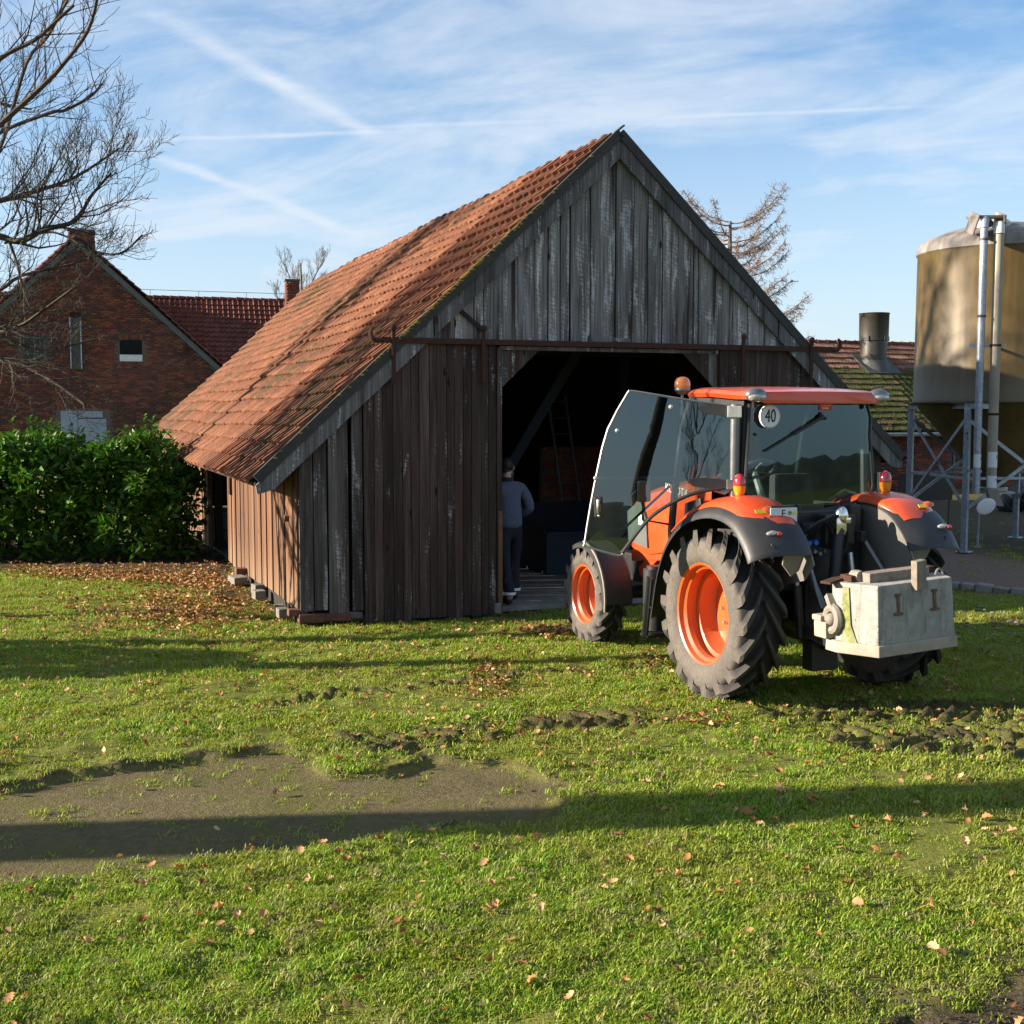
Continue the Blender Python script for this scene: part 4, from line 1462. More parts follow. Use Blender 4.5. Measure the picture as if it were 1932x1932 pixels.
# bonnet
mb = MB()
secs = []
for y, zt, hw, zb, rd in ((0.90, 1.845, 0.40, 1.22, 0.10), (1.25, 1.80, 0.40, 1.12, 0.11), (1.75, 1.715, 0.385, 1.03, 0.12), (2.20, 1.635, 0.37, 0.95, 0.12), (2.52, 1.56, 0.35, 0.95, 0.13), (2.70, 1.46, 0.32, 0.98, 0.14), (2.80, 1.28, 0.28, 1.02, 0.10)):
    row = []
    for (fx, fz) in ((-1, 0), (-1.03, 0.35), (-1.02, 0.72), (-0.94, 0.92), (-0.72, 1.0), (0, 1.03), (0.72, 1.0), (0.94, 0.92), (1.02, 0.72), (1.03, 0.35), (1, 0)):
        row.append((hw * fx, y, zb + (zt - zb) * min(fz, 1.0) + (0.012 if fx == 0 else 0)))
    secs.append(row)
mb.grid(secs)
n0 = len(mb.v)
k = len(secs[0])
mb.f.append(tuple(range((len(secs) - 1) * k, len(secs) * k)))
mb.m.append(0)
bon = mb.build('bonnet', M['orange_paint'], trac, True)
for sd in (-1, 1):
    mb = MB()
    mb.prism([(sd * 0.386, 2.36, 1.50), (sd * 0.372, 2.68, 1.36), (sd * 0.355, 2.68, 1.05), (sd * 0.378, 2.20, 1.02), (sd * 0.384, 2.22, 1.32)], (sd * 0.018, 0, 0))
    mb.build('side_grille', M['cab_grey'], bon)
    mb = MB()
    mb.box((sd * 0.408, 2.32, 1.30), (0.006, 0.11, 0.11))
    mb.build('side_label', M['sticker_white'], bon)
    mb = MB()
    mb.box((sd * 0.33, 1.9, 0.98), (0.05, 1.5, 0.12), rot=(-0.12, 0, 0))
    mb.box((sd * 0.30, 2.25, 0.86), (0.10, 0.5, 0.12), rot=(-0.55, 0, 0))
    mb.build('side_sill', M['orange_paint'], bon, bev=0.015)
    tx = link(bpy.data.objects.new('lettering', text_mesh('KUBOTA', 0.115, M['print_white'], 0.004)), bon)
    if sd < 0:
        tx.matrix_local = Matrix.Translation((-0.4135, 1.56, 1.645)) @ Matrix(((0, 0, -1, 0), (-1, 0, 0, 0), (0, 1, 0, 0), (0, 0, 0, 1))) @ Matrix.Rotation(-0.10, 4, 'Z')
    else:
        tx.matrix_local = Matrix.Translation((0.4135, 1.56, 1.645)) @ Matrix(((0, 0, 1, 0), (1, 0, 0, 0), (0, 1, 0, 0), (0, 0, 0, 1))) @ Matrix.Rotation(0.10, 4, 'Z')
# lower cab skirt and step side
mb = MB()
mb.box((0, 0.95, 1.02), (1.02, 0.9, 0.10))
mb.prism([(-0.50, 0.95, 1.62), (-0.50, 1.24, 1.55), (-0.50, 1.30, 1.00), (-0.50, 0.80, 1.00)], (0.04, 0, 0))
mb.build('cab_floor', M['black_plastic'], trac, bev=0.015)
mb = MB()
mb.prism([(-0.46, 1.02, 1.52), (-0.46, 1.72, 1.45), (-0.46, 1.75, 0.95), (-0.46, 0.98, 0.98)], (0.05, 0, 0))
mb.build('side_cowl', M['orange_paint'], trac, bev=0.012)
mb = MB()
mb.tube([(-0.74, 1.36, 0.34), (-0.74, 1.36, 0.92)], 0.115, 18)
mb.tube([(-0.74, 1.36, 0.92), (-0.74, 1.36, 0.95)], 0.085, 16)
mb.build('air_tank', M['black_plastic'], trac, True)
mb = MB()
for x in (-0.93, -0.62):
    mb.bar((x, 1.10, 0.88), (x, 1.20, 0.30), 0.02, 0.10, up=(0, 1, 0))
for z, y in ((0.32, 1.20), (0.60, 1.15)):
    mb.box((-0.775, y, z), (0.32, 0.16, 0.02))
mb.build('cab_step', M['black_metal'], trac)
mb = MB()
mb.box((-0.72, 1.10, 0.99), (0.14, 0.10, 0.09))
mb.build('step_lamp', M['dusty_panel'], trac, bev=0.012)

# cab frame
FRONT = [(1.16, 1.02), (1.20, 1.30), (1.15, 1.62), (1.08, 1.94), (1.0, 2.26), (0.86, 2.50)]
mb = MB()
for sd in (-1, 1):
    mb.tube([(sd * 0.66, y, z) for y, z in FRONT], [0.035] * 6, 8)
    mb.tube([(sd * 0.63, 0.03, 1.62), (sd * 0.60, 0.03, 2.50)], 0.035, 8)
    mb.bar((sd * 0.60, 0.0, 2.485), (sd * 0.62, 0.90, 2.53), 0.07, 0.05)
mb.bar((-0.64, 0.02, 2.50), (0.64, 0.02, 2.50), 0.06, 0.07)
mb.bar((-0.62, 0.88, 2.52), (0.62, 0.88, 2.52), 0.06, 0.05)
mb.bar((-0.60, 1.15, 1.06), (0.60, 1.15, 1.06), 0.06, 0.08)
mb.box((0, 0.10, 1.42), (1.20, 0.20, 0.36))
cabf = mb.build('cab_frame', M['black_plastic'], trac, True)
mb = MB()
mb.tube([(-0.705, 0.02, 1.66), (-0.70, 0.02, 2.47)], 0.042, 14)
mb.build('hinge_post', M['pillar_grey'], cabf, True)
mb = MB()
mb.prism([(-0.46, -0.045, 2.505), (0.58, -0.045, 2.505), (0.60, -0.045, 2.47), (-0.6, -0.045, 2.47)], (0, 0.05, 0))
mb.build('roof_seal', M['black_plastic'], cabf)
# roof
mb = MB()
sec = [(-0.20, 2.542, 0.55), (-0.17, 2.575, 0.66), (0.05, 2.60, 0.69), (0.45, 2.625, 0.69), (0.80, 2.628, 0.665), (0.96, 2.605, 0.62), (1.03, 2.57, 0.54)]
rows = []
for y, zt, hw in sec:
    row = []
    for fx, dz in ((-1.0, -0.085), (-1.03, -0.05), (-1.0, -0.02), (-0.88, -0.002), (-0.4, 0.006), (0, 0.008), (0.4, 0.006), (0.88, -0.002), (1.0, -0.02), (1.03, -0.05), (1.0, -0.085)):
        row.append((hw * fx, y, zt + dz * (1.0 if abs(y - 0.4) < 0.5 else 0.75)))
    rows.append(row)
mb.grid(rows)
k = len(rows[0])
mb.f.append(tuple(range(k)))
mb.m.append(0)
mb.f.append(tuple(range(len(rows) * k - 1, (len(rows) - 1) * k - 1, -1)))
mb.m.append(0)
mb.f.append((0, (len(rows) - 1) * k, len(rows) * k - 1, k - 1))
mb.m.append(0)
roofo = mb.build('cab_roof', M['orange_paint'], trac, True)
for sd in (-1, 1):
    mb = MB()
    c = Vector((sd * 0.615, -0.155, 2.548))
    mb.sphere(c, 0.1, 16, 8, 0, (1.0, 0.62, 0.60))
    lampo = mb.build('work_lamp', M['grey_metal'], roofo, True)
    mb = MB()
    mb.sphere(c + Vector((0, -0.022, -0.018)), 0.088, 16, 8, 0, (1.0, 0.55, 0.46))
    mb.build('lamp_lens', M['lens_clear'], lampo, True)
    mb = MB()
    mb.tube([c + Vector((0, 0.03, -0.03)), c + Vector((-sd * 0.03, 0.06, -0.10))], 0.022, 8)
    mb.build('lamp_bracket', M['black_plastic'], lampo, True)
# beacon
mb = MB()
mb.tube([(-0.56, 1.20, 2.36), (-0.56, 1.20, 2.575)], 0.014, 8)
mb.lathe([(0.0, 2.57), (0.035, 2.572), (0.06, 2.595), (0.076, 2.61), (0.074, 2.632)], 16, 0, 'Z', (-0.56, 1.20, 0))
bea = mb.build('beacon', M['grey_metal'], trac, True)
mb = MB()
mb.lathe([(0.074, 2.632), (0.077, 2.66), (0.073, 2.69), (0.055, 2.72), (0.03, 2.734), (0.0, 2.738)], 18, 0, 'Z', (-0.56, 1.20, 0))
mb.build('beacon_dome', M['lens_amber'], bea, True)
mb = MB()
mb.bar((-0.64, 1.0, 2.42), (-0.56, 1.20, 2.36), 0.02, 0.02)
mb.build('beacon_arm', M['black_metal'], bea)

# glass: rear window, windscreen, far side window
TILT = math.tan(math.radians(1.75))


def pane(name, poly, d, mat, parent, frame_r=None):
    m_ = MB()
    m_.prism(poly, d)
    o = m_.build(name, mat, parent)
    if frame_r:
        m2 = MB()
        P = [Vector(p) + Vector(d) * 0.5 for p in poly]
        m2.tube(P + [P[0], P[1]], frame_r, 6, caps=False)
        m2.build('seal', M['black_plastic'], o, True)
    return o


def bow(x, z):
    return -0.055 + (z - 1.57) * TILT - 0.035 * (1 - (x / 0.64) ** 2)


# rear window slightly bowed outward
out = smooth_path([(-0.60, 2.475), (-0.25, 2.485), (0.10, 2.49), (0.58, 2.485), (0.62, 2.2), (0.655, 1.85), (0.655, 1.74), (0.60, 1.685), (0.40, 1.61), (0.02, 1.565), (-0.36, 1.60), (-0.58, 1.67), (-0.63, 1.72), (-0.635, 1.85), (-0.615, 2.2), (-0.60, 2.475)], 2)
zs = sorted(set([1.565 + 0.92 * i / 14 for i in range(15)]))
def span(z):
    xs_ = []
    for i in range(len(out) - 1):
        (xa, za), (xb, zb_) = out[i], out[i + 1]
        if (za - z) * (zb_ - z) <= 0 and abs(za - zb_) > 1e-6:
            xs_.append(xa + (xb - xa) * (z - za) / (zb_ - za))
    return (min(xs_), max(xs_)) if len(xs_) > 1 else (0, 0.02)
rows = []
for z in [1.575, 1.60, 1.63, 1.67, 1.72, 1.80, 1.95, 2.1, 2.25, 2.38, 2.47]:
    a, b = span(z)
    rows.append([(a + (b - a) * i / 10, bow(a + (b - a) * i / 10, z), z) for i in range(11)])
mb = MB()
mb.grid(rows)
rw = mb.build('rear_window', M['cab_glass'], trac, 'all', fix=False)
mb = MB()
mb.tube([(x, bow(x, z) - 0.002, z) for x, z in out], 0.014, 6, caps=False)
mb.build('seal', M['black_plastic'], rw, True)
mb = MB()
mb.prism([(x, 0.0, z) for x, z in ((0.63, 1.95), (0.69, 1.92), (0.70, 1.62), (0.50, 1.56), (0.40, 1.58), (0.58, 1.66), (0.64, 1.74))], (0, 0.03, 0))
mb.build('corner_trim', M['black_plastic'], cabf)
fw = [(sd_ * 0.64, y, z) for sd_ in (-1,) for y, z in FRONT] + [(0.64, y, z) for y, z in FRONT[::-1]]
mb = MB()
mb.grid([[(-0.63, y, z), (0.63, y, z)] for y, z in FRONT[1:]])
mb.build('windscreen', M['cab_glass'], trac, 'all', fix=False)
pane('side_window', [(0.655, 0.06, 1.66), (0.655, 0.06, 2.47), (0.655, 0.86, 2.50), (0.665, 1.0, 2.26), (0.665, 1.08, 1.94), (0.665, 1.15, 1.62), (0.665, 1.20, 1.30), (0.665, 0.95, 1.20), (0.66, 0.62, 1.58), (0.655, 0.35, 1.70)], (0.008, 0, 0), M['cab_glass'], trac, 0.014)

# opened door, hinged on the rear post
TH = math.radians(62)
DD = Vector((-math.sin(TH), math.cos(TH), 0))
DN = Vector((-math.cos(TH), -math.sin(TH), 0))
HX = Vector((-0.70, 0.0, 0))


def dp(d, z, off=0.0):
    bulge = 0.02 * math.sin(max(0, min(1, d / 1.27)) * math.pi)
    return HX + DD * d + DN * (off + bulge - (z - 1.9) * 0.047) + Vector((0, 0, z))


edge = smooth_path([(0.02, 2.452), (0.45, 2.515), (0.86, 2.583), (0.905, 2.575), (0.93, 2.54), (1.079, 2.261), (1.157, 1.944), (1.218, 1.626), (1.268, 1.30), (1.262, 1.262), (1.10, 1.215), (0.985, 1.188), (0.945, 1.20), (0.88, 1.29), (0.767, 1.449), (0.611, 1.587), (0.389, 1.701), (0.19, 1.75), (0.02, 1.768), (0.02, 2.452)], 2)
cx = (0.6, 2.0)
mb = MB()
rings = []
for f in (1.0, 0.8, 0.55, 0.3):
    rings.append([tuple(dp(cx[0] + (d - cx[0]) * f, cx[1] + (z - cx[1]) * f)) for d, z in edge])
mb.grid(rings)
k = len(edge)
mb.f.append(tuple(range(3 * k, 4 * k - 1)))
mb.m.append(0)
door = mb.build('cab_door', M['door_glass'], trac, 'all', fix=True)
mb = MB()
mb.tube([dp(d, z) for d, z in edge], 0.011, 6, caps=False)
mb.build('door_seal', M['grey_metal'], door, True)
# curved lower edge and a cross bar
mb = MB()
mb.tube([dp(d, z, 0.006) for d, z in smooth_path([(0.95, 1.21), (0.767, 1.455), (0.611, 1.592), (0.389, 1.708), (0.19, 1.757), (0.0, 1.78)], 4)], 0.016, 8)
mb.build('door_rail', M['black_plastic'], door, True)
mb = MB()
mb.tube([dp(1.20, 1.842, -0.03), dp(0.05, 1.835, -0.03)], 0.012, 8)
mb.build('grab_bar', M['black_plastic'], door, True)
mb = MB()
mb.tube([dp(0.98, 1.40, -0.05), dp(0.93, 1.42, -0.05), dp(0.55, 1.78, -0.06)], 0.011, 8)
mb.build('door_strut', M['black_metal'], door, True)
mb = MB()
mb.box(dp(1.155, 1.60, 0.012), (0.075, 0.03, 0.18), rot=(0.04, 0.05, math.atan2(DD.y, DD.x)))
hnd = mb.build('door_handle', M['black_plastic'], door, bev=0.014)
mb = MB()
mb.tube([dp(1.155, 1.545, 0.04), dp(1.158, 1.60, 0.05), dp(1.155, 1.66, 0.04)], 0.012, 8)
mb.sphere(dp(1.15, 1.525, 0.032), 0.014, 8, 6)
mb.build('handle_grip', M['chrome'], hnd, True)
for d, z in ((1.18, 1.845), (1.0, 2.25), (0.55, 2.45)):
    mb = MB()
    mb.sphere(dp(d, z, 0.012), 0.02, 10, 6, 0, (1, 1, 1))
    mb.build('glass_bolt', M['silver'], door, True)
for z, zz, mt in ((2.41, 0.10, 'silver'), (1.80, 0.085, 'grey_metal')):
    mb = MB()
    mb.box(dp(0.02, z, 0.03), (0.12, 0.05, zz), rot=(0, 0, math.atan2(DD.y, DD.x)))
    mb.build('hinge', M[mt], door, bev=0.008)
    mb = MB()
    L_ = 0.26 if z > 2 else 0.34
    pts = [dp(0.06 + L_ * t_, z + (0.035 if z > 2 else 0.02) * t_ + s_ * 0.042 * math.sqrt(max(0, 1 - (2 * t_ - 1) ** 4)), 0.012) for t_, s_ in [(i / 8, 1) for i in range(9)] + [(i / 8, -1) for i in range(8, -1, -1)]]
    mb.prism([tuple(p) for p in pts], tuple(DN * 0.008))
    mb.build('hinge_plate', M['black_plastic'], door)

# mirrors, seat, steering wheel
for sd in (-1, 1):
    mb = MB()
    mb.box((sd * 0.92, 1.26, 1.67), (0.13, 0.05, 0.20), rot=(0, 0, 0.2 * sd))
    mir = mb.build('mirror', M['grey_metal'], trac, bev=0.02)
    mb = MB()
    mb.tube([(sd * 0.67, 1.13, 1.80), (sd * 0.92, 1.28, 1.80), (sd * 0.92, 1.28, 1.40), (sd * 0.70, 1.18, 1.36)], 0.011, 6)
    mb.build('mirror_arm', M['black_metal'], mir, True)
mb = MB()
mb.box((0, 0.42, 1.32), (0.48, 0.46, 0.14))
mb.box((0, 0.22, 1.62), (0.44, 0.12, 0.50), rot=(-0.1, 0, 0), taper=0.88)
mb.build('seat', M['seat_fabric'], trac, bev=0.04)
mb = MB()
wc = Vector((0.02, 0.86, 1.86))
Rw = Euler((-0.55, 0, 0)).to_matrix()
mb.tube([wc + Rw @ Vector((0.20 * math.cos(a), 0.20 * math.sin(a), 0)) for a in np.linspace(0, 2 * math.pi, 28)], 0.017, 8, caps=False)
for a in (0.3, math.pi - 0.3, -math.pi / 2):
    mb.bar(wc, wc + Rw @ Vector((0.19 * math.cos(a), 0.19 * math.sin(a), 0)), 0.03, 0.015)
mb.tube([wc, wc + Rw @ Vector((0, 0, -0.5))], 0.035, 8)
mb.build('steering_wheel', M['wheel_rim_grey'], trac, True)
mb = MB()
mb.box((0.0, 1.02, 1.45), (0.34, 0.18, 0.5), rot=(-0.2, 0, 0))
mb.box((0.42, 0.45, 1.38), (0.20, 0.65, 0.44))
mb.build('dashboard', M['cab_grey'], trac, bev=0.03)

# rear window fittings
mb = MB()
a, b = Vector((-0.465, bow(-.46, 2.08) - 0.02, 2.08)), Vector((0.075, bow(0.07, 2.36) - 0.03, 2.362))
mb.bar(a, b, 0.012, 0.03, up=(0, -1, 0))
mb.bar(a + (b - a) * 0.5, b, 0.02, 0.05, up=(0, -1, 0))
mb.sphere(b, 0.026, 8, 6)
mb.build('rear_wiper', M['black_plastic'], rw)
mb = MB()
sc = Vector((-0.44, -0.10, 2.372))
mb.lathe([(0.0, sc.y - 0.006), (0.099, sc.y - 0.006), (0.102, sc.y), (0.102, sc.y + 0.01)], 32, 0, 'Y', (sc.x, 0, sc.z))
sign = mb.build('speed_disc', M['white_disc'], rw, True)
mb = MB()
rgp = [(sc.x + 0.095 * math.cos(a_), sc.y - 0.0075, sc.z + 0.095 * math.sin(a_)) for a_ in np.linspace(0, 2 * math.pi, 33)]
mb.tube(rgp, 0.0014, 4, caps=False)
mb.build('disc_ring', M['print_black'], sign)
tx = link(bpy.data.objects.new('lettering', text_mesh('40', 0.135, M['print_black'], 0.003)), sign)
tx.matrix_local = Matrix.Translation(sc + Vector((0, -0.0095, -0.002))) @ Matrix.Rotation(math.pi / 2, 4, 'X') @ Matrix.Diagonal((0.80, 1.15, 1, 1))
mb = MB()
mb.box((0.135, bow(0.135, 2.455) - 0.006, 2.452), (0.135, 0.003, 0.062))
stk = mb.build('red_sticker', M['sticker_red'], rw)
mb = MB()
for k, (x0, x1, z) in enumerate(((0.085, 0.10, 2.462), (0.108, 0.128, 2.464), (0.134, 0.158, 2.462), (0.166, 0.188, 2.463), (0.10, 0.122, 2.441), (0.128, 0.165, 2.440))):
    mb.box(((x0 + x1) / 2, bow(0.135, 2.455) - 0.0085, z), (x1 - x0, 0.002, 0.012))
mb.build('sticker_print', M['print_white'], stk)
for x, z in ((0.08, 2.395), (0.13, 2.355), (-0.55, 2.22)):
    mb = MB()
    mb.sphere((x, bow(x, z) - 0.01, z), 0.014, 8, 6)
    mb.build('glass_bolt', M['black_plastic'], rw, True)
# tail lamps
for sd in (-1, 1):
    x = sd * 0.735
    mb = MB()
    mb.box((x - sd * 0.02, -0.075, 1.795), (0.06, 0.07, 0.17))
    hous = mb.build('tail_lamp', M['black_plastic'], trac, bev=0.012)
    for nm, mt, z0, z1 in (('lamp_lens', 'lens_red', 0.0, 1.0), ('lamp_lens', 'lens_amber', -1.0, 0.0)):
        mb = MB()
        prof = []
        for i in range(7):
            f = z0 + (z1 - z0) * i / 6
            prof.append((0.053 * math.sqrt(max(0.02, 1 - abs(f) ** 2.6)), 1.795 + f * 0.102))
        mb.lathe(prof, 14, 0, 'Z', (x, -0.12, 0), caps=True)
        mb.build(nm, M[mt], hous, True)

# rear body under the window, plate, linkage, hoses
mb = MB()
mb.box((0.0, -0.12, 1.50), (0.94, 0.12, 0.16))
mb.box((0.02, -0.22, 1.22), (0.50, 0.16, 0.52))
mb.box((0.10, -0.30, 1.42), (0.30, 0.14, 0.26))
mb.box((0.32, -0.20, 1.42), (0.12, 0.16, 0.40))
mb.build('rear_housing', M['black_metal'], trac, bev=0.02)
mb = MB()
mb.box((-0.60, -0.57, 1.545), (0.25, 0.008, 0.19))
plate = mb.build('number_plate', M['sticker_white'], trac, bev=0.002)
tx = link(bpy.data.objects.new('lettering', text_mesh('E', 0.085, M['print_black'], 0.002)), plate)
tx.matrix_local = Matrix.Translation((-0.605, -0.5755, 1.592)) @ Matrix.Rotation(math.pi / 2, 4, 'X')
tx = link(bpy.data.objects.new('lettering', text_mesh('G', 0.085, M['print_black'], 0.002)), plate)
tx.matrix_local = Matrix.Translation((-0.515, -0.5755, 1.500)) @ Matrix.Rotation(math.pi / 2, 4, 'X')
for x, mt in ((-0.545, 'grey_metal'), (-0.505, 'sticker_yellow')):
    mb = MB()
    mb.lathe([(0.0, -0.578), (0.016, -0.578), (0.016, -0.573)], 12, 0, 'Y', (x, 0, 1.598))
    mb.build('plate_seal', M[mt], plate)
mb = MB()
mb.box((-0.60, -0.52, 1.64), (0.22, 0.08, 0.03))
mb.bar((-0.60, -0.50, 1.5), (-0.42, -0.15, 1.5), 0.04, 0.04)
mb.build('plate_holder', M['black_plastic'], plate)
mb = MB()
mb.sphere((0.05, -0.44, 1.545), 0.075, 14, 10, 0, (0.8, 0.7, 1.1))
mb.box((0.03, -0.43, 1.46), (0.10, 0.09, 0.14))
mb.box((0.085, -0.47, 1.51), (0.05, 0.05, 0.05))
mb.build('link_coupler', M['chrome'], trac, True, bev=0.01)
mb = MB()
mb.tube([(0.035, -0.43, 1.44), (-0.06, -0.50, 0.93)], 0.048, 12)
mb.tube([(-0.06, -0.50, 0.93), (-0.075, -0.52, 0.82)], 0.03, 10)
mb.sphere((-0.07, -0.52, 0.84), 0.05, 10, 8)
mb.build('top_link', M['black_metal'], trac, True)
for (p0, p1, r_, mt) in (((-0.28, -0.36, 1.34), (-0.20, -0.55, 0.80), 0.022, 'grey_metal'), ((-0.245, -0.42, 1.1), (-0.10, -0.60, 0.55), 0.030, 'grey_metal'), ((0.33, -0.34, 1.36), (0.52, -0.62, 0.86), 0.024, 'grey_metal'),
                         ((0.22, -0.34, 1.22), (0.22, -0.40, 0.93), 0.024, 'silver'), ((0.22, -0.40, 0.95), (0.22, -0.46, 0.66), 0.042, 'black_metal'), ((-0.36, -0.40, 1.22), (-0.36, -0.42, 0.98), 0.022, 'silver'), ((-0.36, -0.42, 0.98), (-0.34, -0.46, 0.55), 0.040, 'black_metal')):
    mb = MB()
    mb.tube([p0, p1], r_, 10)
    mb.build('lift_rod', M[mt], trac, True)
mb = MB()
for sd in (-1, 1):
    mb = MB()
    mb.bar((sd * 0.24, -0.1, 0.62), (sd * 0.42, -1.02, 0.60), 0.045, 0.09)
    mb.build('lower_link', M['black_metal'], trac, bev=0.012)
    mb = MB()
    mb.bar((sd * 0.22, -0.05, 1.36), (sd * 0.30, -0.42, 1.36), 0.06, 0.09)
    mb.build('lift_arm', M['black_metal'], trac, bev=0.012)
mb = MB()
mb.box((0, -0.45, 0.50), (0.36, 0.5, 0.10))
mb.box((-0.12, -0.42, 0.38), (0.26, 0.14, 0.24))
mb.build('drawbar_frame', M['black_metal'], trac, bev=0.012)
mb = MB()
for sd in (-1, 1):
    rg = [(sd * 0.44, -1.03 + 0.075 * math.cos(a_), 0.80 + 0.09 * math.sin(a_)) for a_ in np.linspace(-0.2, math.pi * 1.55, 12)]
    mb.tube(rg, 0.036, 8)
    mb.sphere((sd * 0.45, -1.03, 0.80), 0.05, 12, 8)
    mb.bar((sd * 0.44, -1.04, 0.88), (sd * 0.43, -0.96, 0.98), 0.06, 0.05)
mb.build('catch_hook', M['dusty_panel'], trac, True)
mb = MB()
for k in range(5):
    x0 = -0.30 + 0.035 * k
    pts = smooth_path([(x0, -0.32, 1.30), (x0 + 0.02, -0.44, 1.44 + 0.015 * k), (x0 + 0.16, -0.46, 1.51 + 0.01 * k), (x0 + 0.30, -0.40, 1.40), (x0 + 0.31, -0.36, 1.26)], 4)
    mb.tube(pts, 0.013, 6)
mb.build('hydraulic_hose', M['black_metal'], trac, True)
for k, (x, z, mt) in enumerate(((-0.31, 1.315, 'cap_green'), (-0.285, 1.33, 'cap_green'), (-0.24, 1.325, 'cap_blue'), (-0.175, 1.325, 'cap_blue'), (-0.25, 1.16, 'cap_red'))):
    mb = MB()
    mb.lathe([(0.0, -0.42), (0.02, -0.42), (0.024, -0.40), (0.02, -0.35)], 10, 0, 'Y', (x, 0, z))
    mb.build('coupling_cap', M[mt], trac, True)
mb = MB()
for k in range(5):
    mb.lathe([(0.0, -0.40), (0.018, -0.40), (0.022, -0.30)], 8, 0, 'Y', (-0.27 + 0.05 * k, 0, 1.25 - 0.02 * (k % 2)))
mb.build('coupling_block', M['grey_metal'], trac, True)

# ------------------------------------------------------------------ concrete counterweight hung on the linkage
bal = thing('counterweight', 'hexagonal pale concrete counterweight block hung behind the orange tractor', 'counterweight', TRAC0, YAW)
CB = (0.05, -1.1)


def hexa(hw, y0, y1, ch, z, cy=0.30):
    """plan outline with chamfered rear corners"""
    return [(CB[0] - hw + ch, y0, z), (CB[0] + hw - ch, y0, z), (CB[0] + hw, y0 + cy, z), (CB[0] + hw, y1, z), (CB[0] - hw, y1, z), (CB[0] - hw, y0 + cy, z)]


def skew(p):
    # the block hangs a little crooked
    v = Vector(p) - Vector((CB[0], CB[1], 0.85))
    v = Euler((0.0, -0.055, 0.0)).to_matrix() @ v
    return v + Vector((CB[0], CB[1], 0.85))


mb = MB()
lo, hi = hexa(0.47, -1.41, -0.98, 0.11, 0.66), hexa(0.455, -1.40, -0.98, 0.11, 1.12)
mb.add([skew(p) for p in lo] + [skew(p) for p in hi], [(5, 4, 3, 2, 1, 0), (6, 7, 8, 9, 10, 11)] + [(i, (i + 1) % 6, 6 + (i + 1) % 6, 6 + i) for i in range(6)])
mb.build('weight_block', M['concrete_weight'], bal, bev=0.012)
mb = MB()
lo, hi = hexa(0.515, -1.43, -0.95, 0.145, 0.575, 0.34), hexa(0.505, -1.425, -0.95, 0.14, 0.665, 0.34)
mb.add([skew(p) for p in lo] + [skew(p) for p in hi], [(5, 4, 3, 2, 1, 0), (6, 7, 8, 9, 10, 11)] + [(i, (i + 1) % 6, 6 + (i + 1) % 6, 6 + i) for i in range(6)])
mb.build('weight_ledge', M['concrete_ledge'], bal, bev=0.01)
mb = MB()
mb.box(skew((CB[0] - 0.47, -0.93, 0.735)), (0.15, 0.16, 0.13), rot=(0, -0.055, 0))
mb.box(skew((CB[0] - 0.46, -0.90, 0.825)), (0.19, 0.12, 0.045), rot=(0, -0.055, 0))
mb.build('side_pad', M['concrete_ledge'], bal, bev=0.012)
mb = MB()
mb.box(skew((CB[0], -1.08, 1.145)), (0.80, 0.14, 0.05), rot=(0, -0.055, 0))
mb.bar(skew((CB[0] - 0.56, -1.04, 1.12)), skew((CB[0] - 0.30, -0.96, 1.14)), 0.10, 0.02)
mb.build('top_iron', M['rust'], bal, bev=0.006)
mb = MB()
mb.box(skew((CB[0] - 0.03, -1.20, 1.155)), (0.56, 0.12, 0.075), rot=(0, -0.055, 0))
mb.build('top_timber', M['weight_wood'], bal, bev=0.008)
mb = MB()
mb.box((0.045, -1.425, 1.175), (0.105, 0.06, 0.225), rot=(0.05, -0.10, 0.15))
mb.build('timber_peg', M['weight_wood'], bal, bev=0.006)
for x in (-0.12, 0.22):
    mb = MB()
    c = skew((x, -1.408, 0.965))
    mb.box(c, (0.022, 0.02, 0.15), rot=(0, -0.1, 0))
    mb.box(skew((x, -1.404, 1.035)), (0.05, 0.02, 0.022), rot=(0, -0.055, 0))
    mb.box(skew((x, -1.408, 0.89)), (0.078, 0.026, 0.02), rot=(0, -0.055, 0))
    mb.build('iron_anchor', M['anchor_rust'], bal, bev=0.004)
mb = MB()
mb.tube([skew((0.36 + 0.035 * math.cos(a_), -1.30, 1.13 + 0.045 * math.sin(a_))) for a_ in np.linspace(0, math.pi, 9)], 0.009, 6)
mb.build('lifting_eye', M['pale_block'], bal, True)
mb = MB()
mb.lathe([(0.0, -1.16), (0.045, -1.16), (0.05, -1.13), (0.045, -1.06)], 12, 0, 'Y', (-0.28, 0, 1.14))
mb.build('top_bolt', M['dusty_panel'], bal, True)
mb = MB()
hc = [skew((CB[0] - 0.565 + 0.0, -1.14 + 0.05 * t_, z)) for t_, z in ((0, 0.68), (0, 1.06))]
fx_ = lambda y: CB[0] - 0.473 + 0.11 * max(0, (-1.11 - y)) / 0.30
mb.prism([skew((fx_(-1.12), -1.12, 0.665)), skew((fx_(-1.24), -1.24, 0.665)), skew((fx_(-1.19), -1.19, 0.80)), skew((fx_(-1.17) + 0.014, -1.17, 1.09)), skew((fx_(-1.12) + 0.014, -1.12, 1.09))], (-0.004, -0.002, 0))
mb.build('algae_stain', M['algae'], bal)
